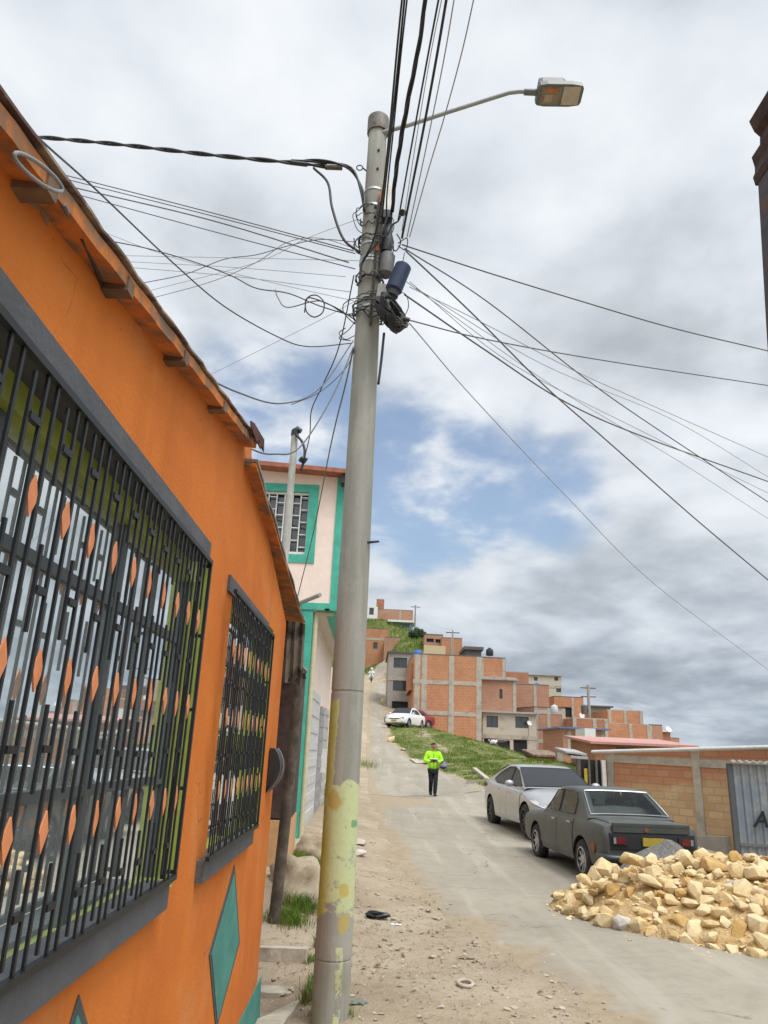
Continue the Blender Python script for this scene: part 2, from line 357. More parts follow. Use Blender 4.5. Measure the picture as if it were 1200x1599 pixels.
# ------------------------------------------------------------------ ground, road
_cp = [(-0.2,5.8,0),(3,8,0),(0,0,0),(3,2,0),(-0.55,5,-0.15),(-0.5,6.1,-0.17),(-0.58,5.6,-0.13),(-0.22,5.5,-0.01),(-0.3,5.9,-0.02),(0.1,5.3,0),(-0.5,6.9,-0.02),(-0.5,4,-0.1),(8,8,-0.05),(8,0,0),(-6,0,-0.1),(-6,6,0),(-6,12,0.4),(0,-12,-0.2),(6,-12,-0.2),(-8,-12,-0.2),(14,-8,-0.6),
       (3,12,0),(4.5,12,0),(0,12,0.03),(-0.5,9,0.05),(3.4,16.5,0.05),(3.1,19.4,0.13),(0,17,0.1),(-0.9,13,0.4),(-0.95,9.5,0.38),(-0.9,8.2,0.18),(-0.75,7.1,0.03),(-0.9,17,0.5),(5,16,0.0),(5,20,0.1),(7.3,16,-0.2),(9,20,-0.4),(12,20,-0.7),(14,10,-0.6),(20,12,-1.5),(30,0,-3),
       (2.2,27,0.27),(-0.3,27,0.33),(4.3,24,0.25),(6,24,0.3),(9,27,0.4),(14,28,-0.5),
       (0.5,35,0.75),(0.3,40,1.15),(0.3,48,2.1),(0.5,56,3.3),(1.5,56,3.4),(0.6,65,4.9),(0.8,75,6.7),(0.9,90,9.3),(0.5,100,10.3),(-4,115,12.5),
       (-3,27,1.0),(-4,40,2.6),(-4,56,4.8),(-5,75,8.5),(-6,90,11.5),(-12,60,7),(-14,30,3),(-30,60,14),(-30,100,24),(-30,20,4),
       (20,75,1.2),(30,75,-1),(26,100,2),(20,110,6),(45,60,-7),(60,100,-11),(60,30,-9),(100,100,-18),(14,38,0.2),(22,45,-0.8),(40,20,-6),(14,66,1.5),(10,66,1.7),
       (3,150,26),(-20,150,32),(30,150,8),(60,180,-8),(0,220,34),(120,0,-18),(-60,0,8),(-60,120,34),(-60,-60,0),(60,-60,-8),(0,-60,-1)]
for px, py, y in ((905,1196,36),(840,1187,38),(760,1181,43),(700,1150,48),(660,1136,52),(690,1150,48),(752,1175,58),(612,1150,50),(650,1183,41),(690,1193,37),(735,1225,28),(760,1245,24.5),(800,1215,29),
                  (640,1160,46),(720,1180,42),(905,1222,25),(620,1005,100),(640,1018,92),(600,972,125),(590,1040,97),(606,1105,68),(655,1112,66),(650,1000,100),(640,985,125),(700,1020,92),(760,1030,100)):
    p = at_y(px, py, y); _cp.append((p.x, p.y, p.z))
_cp = np.array(_cp, float)
def _ker(r): return np.sqrt(r*r+0.6)
_S = np.array([1.0, 1.0])
_d = np.linalg.norm(_cp[:, None, :2]-_cp[None, :, :2], axis=2)
_A = np.block([[_ker(_d)+np.eye(len(_cp))*(-0.15), np.c_[np.ones(len(_cp)), _cp[:, :2]]], [np.c_[np.ones(len(_cp)), _cp[:, :2]].T, np.zeros((3, 3))]])
_w = np.linalg.solve(_A, np.r_[_cp[:, 2], 0, 0, 0])
def ground_np(xy):
    out = np.empty(len(xy))
    for i in range(0, len(xy), 20000):
        q = xy[i:i+20000]; d = np.linalg.norm(q[:, None, :]-_cp[None, :, :2], axis=2)
        out[i:i+20000] = _ker(d)@_w[:-3]+_w[-3]+q@_w[-2:]
    far = np.clip((np.hypot(xy[:, 0], xy[:, 1]-60)-150)/250, 0, 1)
    return np.clip(out, -22, 36)*(1-far)+far*np.clip(out, -22, 20)*0+far*-22
def ground(x, y): return float(ground_np(np.array([[x, y]], float))[0])
def hit(px, py):
    """the point of the ground seen at a photo pixel"""
    d = ray(px, py); ts = np.geomspace(3.0, 220, 900)/d[1]*1.0
    P = CAM+d[None]*ts[:, None]; g = ground_np(P[:, :2]); k = np.where(P[:, 2] <= g)[0]
    if len(k) == 0: return Vector(P[-1].tolist())
    i = k[0]; j = max(i-1, 0); a = P[j, 2]-g[j]; b = P[i, 2]-g[i]; t = a/(a-b) if a != b else 1.0
    return Vector((P[j]+(P[i]-P[j])*t).tolist())

def axis(a, b, fine, grow, lim):
    """grid lines: fine steps from a to b, widening beyond"""
    xs = list(np.arange(a, b+1e-6, fine)); s = fine; x = a
    while x > -lim: s *= grow; x -= s; xs.insert(0, x)
    s = fine; x = b
    while x < lim: s *= grow; x += s; xs.append(x)
    return np.array(xs)
def sheet(name, X, Y, Z, mat, attrs=None, smooth=True):
    ny, nx = X.shape; v = np.c_[X.ravel(), Y.ravel(), Z.ravel()]
    i = np.arange(ny*nx).reshape(ny, nx); f = np.stack([i[:-1, :-1], i[:-1, 1:], i[1:, 1:], i[1:, :-1]], -1).reshape(-1, 4)
    me = bpy.data.meshes.new(name); me.from_pydata(v.tolist(), [], f.tolist()); me.materials.append(mat)
    for k, a in (attrs or {}).items():
        at = me.attributes.new(k, 'FLOAT', 'POINT'); at.data.foreach_set('value', a.ravel().astype(np.float32))
    me.polygons.foreach_set('use_smooth', [smooth]*len(me.polygons)); me.update()
    o = bpy.data.objects.new(name, me); col.objects.link(o); return o
def _attr(nt, n):
    a = nt.nodes.new('ShaderNodeAttribute'); a.attribute_name = n; return a.outputs['Fac']
def ground_material():
    m, nt, p = _start('earth_and_turf'); pos = None
    n1 = _noise(nt, 0.9, 8, 0.65); n2 = _noise(nt, 9, 6, 0.7); n3 = _noise(nt, 45, 5, 0.7); n4 = _noise(nt, 2.8, 6, 0.6)
    earth = _mix(nt, _range(nt, n1, 0.35, 0.65), (0.30, 0.235, 0.16, 1), (0.40, 0.33, 0.24, 1))
    earth = _mix(nt, _range(nt, n2, 0.5, 0.72, 0, 0.75), earth, (0.19, 0.14, 0.09, 1))
    earth = _mix(nt, _range(nt, n3, 0.52, 0.70, 0, 0.8), earth, (0.46, 0.40, 0.31, 1))
    turf = _mix(nt, _range(nt, n2, 0.35, 0.65), (0.065, 0.10, 0.018, 1), (0.125, 0.15, 0.035, 1))
    turf = _mix(nt, _range(nt, n4, 0.48, 0.62, 0, 0.9), turf, (0.23, 0.19, 0.095, 1))
    g = _math(nt, 'ADD', _attr(nt, 'grass'), _math(nt, 'MULTIPLY', _math(nt, 'SUBTRACT', n4, 0.5), 1.1))
    o = _mix(nt, _range(nt, g, 0.42, 0.58), earth, turf)
    nt.links.new(o, p.inputs['Base Color']); p.inputs['Roughness'].default_value = 0.95; p.inputs['Specular IOR Level'].default_value = 0.2
    _bump(nt, p, _math(nt, 'ADD', n2, _math(nt, 'MULTIPLY', n3, 0.6)), 0.7, 0.03); return m
EARTH = ground_material()
def pt_in(poly, x, y):
    """signed-ish inside test: vectorised even-odd"""
    ins = np.zeros(x.shape, bool); n = len(poly)
    for i in range(n):
        x1, y1 = poly[i][:2]; x2, y2 = poly[(i+1) % n][:2]
        c = ((y1 > y) != (y2 > y)); ins ^= c & (x < (x2-x1)*(y-y1)/((y2-y1) if y2 != y1 else 1e-9)+x1)
    return ins
def soft_in(poly, x, y, r):
    """inside mask with edges softened over r metres"""
    best = np.full(x.shape, 1e9); n = len(poly)
    for i in range(n):
        a = np.array(poly[i][:2]); b = np.array(poly[(i+1) % n][:2]); e = b-a; L2 = e@e+1e-9
        t = np.clip(((x-a[0])*e[0]+(y-a[1])*e[1])/L2, 0, 1); best = np.minimum(best, np.hypot(x-a[0]-t*e[0], y-a[1]-t*e[1]))
    s = np.where(pt_in(poly, x, y), best, -best); return np.clip(0.5+s/(2*r), 0, 1)
# turf: the bank beside the road, the hill behind, strips by the houses
G_BANK = [(1.35,54),(2.2,55),(3.4,54),(5.5,52),(9.5,50),(16,42),(16,30),(9,26.5),(6.8,25),(5.3,22),(4.7,22.6),(4.3,24.8),(3.9,28),(3.2,35),(2.2,41),(1.3,48)]
G_HILL = [(-40,80),(-3,92),(-1.5,93),(0.0,92),(1.6,100),(1.6,84),(3.0,72),(5,80),(12,84),(12,135),(-40,140)]
G_LEFT = [(-4,27),(-0.7,27),(-0.75,24),(-0.9,18),(-4,18)]
gx = axis(-3.0, 9.0, 0.16, 1.075, 2600); gy = axis(1.0, 30.0, 0.2, 1.04, 2600)
GX, GY = np.meshgrid(gx, gy); GZ = ground_np(np.c_[GX.ravel(), GY.ravel()]).reshape(GX.shape)
grass = np.maximum.reduce([soft_in(G_BANK, GX, GY, 0.8), soft_in(G_HILL, GX, GY, 1.5), soft_in(G_LEFT, GX, GY, 0.5)*0.8, np.clip((np.hypot(GX, GY-40)-55)/30, 0, 0.8)*(GX > 12)])
scar = soft_in([(at_y(660,1140,52).x, 52), (2.9,50), (4.6,44), (4.2,42.5)], GX, GY, 0.8)
scar = np.maximum(scar, soft_in([(6.6,31),(8.6,31.5),(9.6,29.5),(7.2,29)], GX, GY, 0.6))
grass = grass*(1-0.9*scar)
near = np.clip(1-np.hypot(GX-1, GY-8)/22, 0, 1)
bumps = np.array([mnoise.fractal(Vector((x*1.3, y*1.3, 0.3)), 1.0, 2.1, 5) for x, y in zip(GX.ravel(), GY.ravel())]).reshape(GX.shape)
GZ2 = GZ + near*bumps*0.025 + (grass > 0.4)*bumps*0.10*(GY > 20)
ground_o = tag(sheet('ground', GX, GY, GZ2, EARTH, {'grass': grass}), kind='structure')

# the road: dusty worn asphalt, its left edge lost in the earth
_left = [(1.6,-14),(1.55,0),(1.45,5.6),(1.30,6.6),(0.95,8.2),(0.62,10),(0.40,12),(0.22,15),(0.0,20),(-0.15,25),(-0.2,32),(-0.35,42),(-0.4,52),(-0.4,64),(-0.35,80),(-0.2,92),(-0.8,100),(-5,110)]
_right = [(7.5,-14),(7.2,0),(6.8,6),(6.6,7),(6.4,8.4),(6.1,10),(5.9,12),(5.6,15),(4.9,20),(4.35,25),(3.3,34),(1.9,43),(1.25,51),(1.25,64),(1.6,80),(1.85,92),(1.4,101),(-4,113)]
def resample(P, k):
    P = np.array([tuple(p)[:2] for p in spline([(a, b, 0) for a, b in P], 10)]); s = np.r_[0, np.cumsum(np.linalg.norm(np.diff(P, axis=0), axis=1))]
    t = np.linspace(0, s[-1], k); return np.c_[np.interp(t, s, P[:, 0]), np.interp(t, s, P[:, 1])]
def by_y(P, ys): Q = np.array([tuple(p)[:2] for p in spline([(a, b, 0) for a, b in P], 10)]); return np.interp(ys, Q[:, 1], Q[:, 0])
ry = np.concatenate([np.arange(-13, 4, 0.6), np.arange(4, 30, 0.16), np.geomspace(30, 92, 110), np.linspace(92.6, 104, 16)])
rl = by_y(_left, ry); rr = by_y(_right, ry)
K = 46; tt = np.linspace(0, 1, K)
RX = rl[:, None]*(1-tt)+rr[:, None]*tt; RY = np.repeat(ry[:, None], K, 1)
RZ = ground_np(np.c_[RX.ravel(), RY.ravel()]).reshape(RX.shape)
edge = np.minimum(tt[None, :]*(rr-rl)[:, None], (1-tt)[None, :]*(rr-rl)[:, None]*1.0)
rb = np.array([mnoise.fractal(Vector((x*0.8, y*0.8, 4.0)), 1.0, 2.1, 4) for x, y in zip(RX.ravel(), RY.ravel())]).reshape(RX.shape)
RZ = RZ + 0.035*np.clip(edge/0.5, 0, 1)-0.012 + 0.012*rb*np.clip(1-RY/40, 0, 1)
def road_material():
    m, nt, p = _start('dusty_asphalt')
    n1 = _noise(nt, 0.55, 8, 0.6); n2 = _noise(nt, 6, 7, 0.7); n3 = _noise(nt, 70, 4, 0.7); n4 = _noise(nt, 1.6, 8, 0.65, dist=0.5)
    o = _mix(nt, _range(nt, n1, 0.35, 0.65), (0.275, 0.245, 0.192, 1), (0.335, 0.298, 0.235, 1))
    o = _mix(nt, _range(nt, n2, 0.42, 0.75, 0, 0.55), o, (0.215, 0.20, 0.17, 1))
    o = _mix(nt, _range(nt, n3, 0.56, 0.72, 0, 0.6), o, (0.40, 0.37, 0.32, 1))
    pos = nt.nodes.new('ShaderNodeNewGeometry').outputs['Position']; mp = nt.nodes.new('ShaderNodeMapping'); mp.inputs['Scale'].default_value = (2.2, 0.16, 1); mp.inputs['Rotation'].default_value = (0, 0, 0.06); nt.links.new(pos, mp.inputs[0])
    trk = _noise(nt, 1.0, 5, 0.6, mp.outputs[0]); o = _mix(nt, _range(nt, trk, 0.50, 0.68, 0, 0.5), o, (0.225, 0.205, 0.165, 1)); o = _mix(nt, _range(nt, trk, 0.46, 0.34, 0, 0.5), o, (0.385, 0.35, 0.285, 1))
    v = nt.nodes.new('ShaderNodeTexVoronoi'); v.feature = 'DISTANCE_TO_EDGE'; v.inputs['Scale'].default_value = 0.42
    nn = nt.nodes.new('ShaderNodeTexNoise'); nn.inputs['Scale'].default_value = 1.6; nn.inputs['Detail'].default_value = 5; nt.links.new(pos, nn.inputs['Vector']); wv = nt.nodes.new('ShaderNodeVectorMath'); wv.operation = 'MULTIPLY_ADD'; nt.links.new(nn.outputs['Color'], wv.inputs[0]); wv.inputs[1].default_value = (1.2, 1.2, 1.2); nt.links.new(pos, wv.inputs[2]); nt.links.new(wv.outputs[0], v.inputs['Vector'])
    o = _mix(nt, _math(nt, 'MULTIPLY', _range(nt, v.outputs['Distance'], 0.011, 0.002), _range(nt, n4, 0.46, 0.56, 0, 0.65)), o, (0.14, 0.12, 0.095, 1))
    dirt = _mix(nt, _range(nt, n2, 0.4, 0.65), (0.33, 0.265, 0.18, 1), (0.27, 0.215, 0.145, 1))
    d = _math(nt, 'ADD', _attr(nt, 'dirt'), _math(nt, 'MULTIPLY', _math(nt, 'SUBTRACT', n4, 0.5), 1.6))
    o = _mix(nt, _range(nt, d, 0.40, 0.75), o, dirt)
    o = _mix(nt, _range(nt, _math(nt, 'ADD', _attr(nt, 'crack'), _math(nt, 'MULTIPLY', _math(nt, 'SUBTRACT', n4, 0.5), 0.9)), 0.62, 0.8, 0, 0.8), o, (0.13, 0.105, 0.075, 1))
    nt.links.new(o, p.inputs['Base Color']); p.inputs['Roughness'].default_value = 0.93; p.inputs['Specular IOR Level'].default_value = 0.25
    _bump(nt, p, _math(nt, 'ADD', n3, n2), 0.35, 0.012); return m
dirt = np.clip(1-(tt[None, :]*(rr-rl)[:, None])/1.1, 0, 1)
dirt = np.maximum(dirt, np.clip(1-((1-tt)[None, :]*(rr-rl)[:, None])/0.8, 0, 1)*0.8)
dirt = np.maximum(dirt, 0.75*np.clip(1-np.hypot((RX-0.5)/2.2, (RY-24)/5.0), 0, 1)*2)
dirt = np.clip(dirt, 0, 1)
crack = np.exp(-((RY-26.5-0.25*RX+0.4*np.sin(RX*2))/0.45)**2)*np.exp(-((RX-0.6)/1.6)**2) + 0.9*np.exp(-((RY-24.6+0.1*RX)/0.3)**2)*np.exp(-((RX-1.4)/1.0)**2)+0.9*np.exp(-((RY-26.0)/0.35)**2)*np.exp(-((RX-3.4)/0.7)**2)
road = tag(sheet('road', RX, RY, RZ, road_material(), {'dirt': dirt, 'crack': crack}), kind='structure')

def rock_verts(seed, n=16, flat=0.8, bev=0.10, sub=True):
    r = random.Random(seed); bm = bmesh.new()
    for _ in range(n):
        v = Vector((r.gauss(0, 1), r.gauss(0, 1), r.gauss(0, 1))).normalized()*r.uniform(0.8, 1.0)
        bm.verts.new((v.x, v.y*r.uniform(0.85, 1), v.z*flat))
    bmesh.ops.convex_hull(bm, input=bm.verts[:])
    bmesh.ops.delete(bm, geom=[v for v in bm.verts if not v.link_faces], context='VERTS')
    bmesh.ops.dissolve_limit(bm, angle_limit=R(14), verts=bm.verts[:], edges=bm.edges[:])
    if bev: bmesh.ops.bevel(bm, geom=bm.edges[:], offset=bev, segments=2, affect='EDGES', profile=0.6, clamp_overlap=True)
    bm.normal_update(); bm.verts.ensure_lookup_table()
    for v in bm.verts: v.index = bm.verts[:].index(v) if False else v.index
    bm.verts.index_update()
    V = [v.co.copy() for v in bm.verts]; F = [tuple(v.index for v in f.verts) for f in bm.faces]; bm.free(); return V, F

# loose stones and grit in the earth verge
GRIT = M('verge_stones', (0.34, 0.28, 0.20), 0.95, c2=(0.46, 0.42, 0.35), lo=0.5, hi=0.6, scale=6, var=0.3, vscale=14, c3=(0.16, 0.125, 0.09), lo3=0.55, hi3=0.62, scale3=5)
b = MB(); lib = [rock_verts(900+i, 9, 0.6, 0) for i in range(6)]
for k in range(3400):
    y = 4.9+abs(random.gauss(0, 1))*4.2; w = by_y(_left, np.array([y]))[0]+0.5
    x = random.uniform(-0.72, w+random.gauss(0, 0.25)) if random.random() < 0.9 else random.uniform(0, 5)
    if y > 20: continue
    if abs(x+0.18) < 0.16 and abs(y-5.76) < 0.16: continue
    s = min(0.055, 0.006*math.exp(random.gauss(0.25, 0.62))); V, F = random.choice(lib); a = random.uniform(0, 6.28); ca, sa = math.cos(a), math.sin(a)
    z = ground(x, y)+0.008
    b.mesh([(x+(v.x*ca-v.y*sa)*s, y+(v.x*sa+v.y*ca)*s, z+v.z*s*0.8+s*0.15) for v in V], F)
tag(b.build('gravel', GRIT), kind='stuff', label='loose pale stones and grit on the earth verge', cat='gravel')

# grass
def grass_mat():
    m, nt, p = _start('grass_blades'); 
    o = _mix(nt, _range(nt, _noise(nt, 0.5, 4), 0.35, 0.65), (0.075, 0.155, 0.014, 1), (0.15, 0.21, 0.032, 1))
    o = _mix(nt, _range(nt, _noise(nt, 2.2, 5), 0.50, 0.64, 0, 0.85), o, (0.22, 0.20, 0.08, 1))
    nt.links.new(o, p.inputs['Base Color']); p.inputs['Roughness'].default_value = 0.7; p.inputs['Specular IOR Level'].default_value = 0.2; return m
GRASS = grass_mat()
def blades(name, pts, h0, h1, w, label, lean=0.5):
    V = []; F = []
    for x, y, z in pts:
        a = random.uniform(0, 6.28); h = random.uniform(h0, h1); dx, dy = math.cos(a)*w, math.sin(a)*w; l = random.uniform(0, lean)*h; c = random.uniform(0, 6.28)
        b0 = len(V); mx, my = math.cos(c)*l*0.35, math.sin(c)*l*0.35
        V += [(x-dx, y-dy, z-0.02), (x+dx, y+dy, z-0.02), (x+mx+dx*0.7, y+my+dy*0.7, z+h*0.6), (x+mx-dx*0.7, y+my-dy*0.7, z+h*0.6), (x+math.cos(c)*l, y+math.sin(c)*l, z+h)]
        F += [(b0, b0+1, b0+2, b0+3), (b0+3, b0+2, b0+4)]
    me = bpy.data.meshes.new(name); me.from_pydata(V, [], F); me.materials.append(GRASS); me.update()
    o = bpy.data.objects.new(name, me); col.objects.link(o); return tag(o, kind='stuff', label=label, cat='grass')
def scatter(poly, n, thr=0.45, sc=0.35, avoid=None):
    P = np.array([p[:2] for p in poly]); lo, hi = P.min(0), P.max(0); out = []
    q = rng.uniform(lo, hi, (n, 2)); q = q[pt_in(poly, q[:, 0], q[:, 1])]
    k = np.array([mnoise.noise(Vector((x*sc, y*sc, 9.0)))*0.5+0.5 for x, y in q]); q = q[k > thr*0.9]
    if avoid: q = q[~np.any([pt_in(a, q[:, 0], q[:, 1]) for a in avoid], axis=0)]
    z = ground_np(q); return np.c_[q, z]
SC1 = [(2.3,52.5),(2.9,50),(4.6,44),(4.2,42.5),(2.2,50)]; SC2 = [(6.6,31),(8.6,31.5),(9.6,29.5),(7.2,29)]
blades('bank_grass', scatter(G_BANK, 60000, 0.50, 0.5, avoid=[SC1, SC2]), 0.03, 0.15, 0.014, 'long green grass covering the bank right of the road')
blades('hill_grass', scatter([(-12,92),(-1.5,93),(0.0,92),(1.6,100),(1.6,84),(3.0,72),(5,80),(12,84),(12,130),(-12,130)], 30000, 0.40), 0.15, 0.5, 0.05, 'rough grass on the hillside below the upper houses')
def tuft(cx, cy, r, n, h0, h1, w=0.006): return [(cx+random.gauss(0, r*0.5), cy+random.gauss(0, r*0.5), None, h0, h1, w) for _ in range(n)]
# ------------------------------------------------------------------ orange house
WX = -0.68                                   # its street wall stands at x = WX
hs = thing('house', 'orange plastered house with black window grilles and a rusty tin roof, left foreground', 'house', (WX, 2.0, -0.15))
def wy(px, py): p = at_x(px, py, WX); return (p.y, p.z)
T1 = [wy(0, 235), wy(200, 480), wy(330, 625)]; T2 = wy(392, 705); TE = wy(443, 960)
YE = 5.66
top = [(-3.0, T1[0][1]-0.75), T1[0], T1[1], T1[2], (T2[0]+0.02, T2[1]+0.04), (T2[0]+0.03, T2[1]-0.01), (YE, TE[1]-0.03)]
def topz(y): return float(np.interp(y, [t[0] for t in top], [t[1] for t in top]))
W1 = (0.55, 2.93, 1.215, 2.40); W2 = (3.46, 4.98, 1.215, 2.44)
ys = sorted(set([-3.0, W1[0], W1[1], W2[0], W2[1], YE]+[t[0] for t in top]+list(np.arange(-2.8, YE, 0.35))))
TH = 0.085; b = MB()
for y0, y1 in zip(ys[:-1], ys[1:]):
    ym = (y0+y1)/2; holes = [w for w in (W1, W2) if w[0] < ym < w[1]]
    lo = [(-0.6, -0.6)]; 
    if holes:
        w = holes[0]; b.face([(WX, y0, -0.6), (WX, y1, -0.6), (WX, y1, w[2]), (WX, y0, w[2])]); b.face([(WX, y0, w[3]), (WX, y1, w[3]), (WX, y1, topz(y1-1e-4)), (WX, y0, topz(y0+1e-4))])
    else: b.face([(WX, y0, -0.6), (WX, y1, -0.6), (WX, y1, topz(y1-1e-4)), (WX, y0, topz(y0+1e-4))])
b.face([(WX, YE, -0.6), (-6, YE, -0.6), (-6, YE, 2.4), (WX, YE, top[-1][1])])           # end wall
b.face([(-6, -3, -0.6), (WX, -3, -0.6), (WX, -3, 2.2), (-6, -3, 2.2)]); b.face([(-6, YE, -0.6), (-6, -3, -0.6), (-6, -3, 2.4), (-6, YE, 2.4)])
b.build('wall', ORANGE, hs)
# roofs: tin sheets on boards, their edges standing out over the street
def roof_part(name, pts_edge, x_edge, x_in, mat, parent, th=0.03, wav=0.0, rise=0.25):
    b = MB(); n = len(pts_edge)
    for i in range(n-1):
        (y0, z0), (y1, z1) = pts_edge[i], pts_edge[i+1]
        e0 = x_edge+wav*math.sin(i*2.4)+wav*0.6*math.sin(i*5.1); e1 = x_edge+wav*math.sin((i+1)*2.4)+wav*0.6*math.sin((i+1)*5.1)
        A = [(e0, y0, z0), (e1, y1, z1), (x_in, y1, z1+rise), (x_in, y0, z0+rise)]
        b.face([(p[0], p[1], p[2]+th) for p in A]); b.face(A[::-1])
        b.face([A[0], A[1], (e1, y1, z1+th), (e0, y0, z0+th)])
        if i == 0: b.face([A[3], A[0], (e0, y0, z0+th), (x_in, y0, z0+rise+th)])
        if i == n-2: b.face([A[1], A[2], (x_in, y1, z1+rise+th), (e1, y1, z1+th)])
    return b.build(name, mat, parent)
XE = -0.612
def ey(px, py): p = at_x(px, py, XE); return (p.y, p.z)
E0, E1 = ey(0, 138), ey(404, 688)
n = 34; edge1 = [(-3.0, E0[1]-0.75)]+[(E0[0]+(E1[0]-E0[0])*i/n, E0[1]+(E1[1]-E0[1])*i/n + 0.0025*math.sin(i*1.9)) for i in range(n+1)]
RF = roof_part('roof', edge1, XE, -6.0, RUST, hs, 0.007, 0.002, 0.3)
sof = [(y, z-0.045) for y, z in edge1]
roof_part('soffit_board', sof, XE-0.008, -0.9, SOFFIT, RF, 0.035, 0.0, 0.03)
F0, F1 = ey(403, 722), ey(476, 972)
edge2 = [(F0[0]+(F1[0]-F0[0])*i/14, F0[1]+(F1[1]-F0[1])*i/14+0.004*math.sin(i*2.1)) for i in range(15)]
RF2 = roof_part('lower_roof', edge2, XE, -6.0, ZINC, hs, 0.016, 0.006, 0.25)
roof_part('soffit_board', [(y, z-0.022) for y, z in edge2], XE-0.006, -0.9, SOFFIT, RF2, 0.018, 0.0, 0.03)
b = MB(); yb, zb = E1[0]-0.06, E1[1]
b.box((-0.70, F0[0]-0.0, F0[1]-0.12), (XE-0.07, F0[0]+0.05, F0[1]-0.03)); b.build('roof_beam', WOOD, hs)
for px, py in ((85, 300), (205, 465), (292, 572), (352, 652)):
    y, z = ey(px, py); z = float(np.interp(y, [q[0] for q in edge1], [q[1] for q in edge1])); b = MB(); b.box((-0.72, y-0.02, z-0.060), (XE-0.003, y+0.02, z-0.022)); b.build('rafter', WOOD, hs)
# bare mortar under the roof near the corner of the first sheet
b = MB(); P = [wy(0, 236), wy(42, 318), wy(62, 330), wy(72, 352), wy(78, 322), wy(50, 268), wy(0, 205)]
b.prism([(WX+0.001, y, z) for y, z in P], (0.004, 0, 0)); b.build('bare_mortar_patch', M('bare_mortar', (0.30, 0.20, 0.12), 0.95, var=0.2, bump=0.4), hs)
# rags of old sheet hanging at the end of the upper roof
b = MB()
for i in range(9):
    y = E1[0]-0.28+i*0.035; z = E1[1]-0.028*(8-i)*0.2
    b.prism([(XE+0.004, y, z+0.02), (XE+0.016, y+0.05, z+0.028), (XE+0.02, y+0.04+random.uniform(0, .03), z-random.uniform(0.01, 0.06)), (XE+0.006, y+0.01, z-random.uniform(0.0, 0.03))], (0.004, 0.0, 0.002))
b.build('torn_sheet', M('dark_rust', (0.07, 0.03, 0.022), 0.9, var=0.3, bump=0.3), RF)

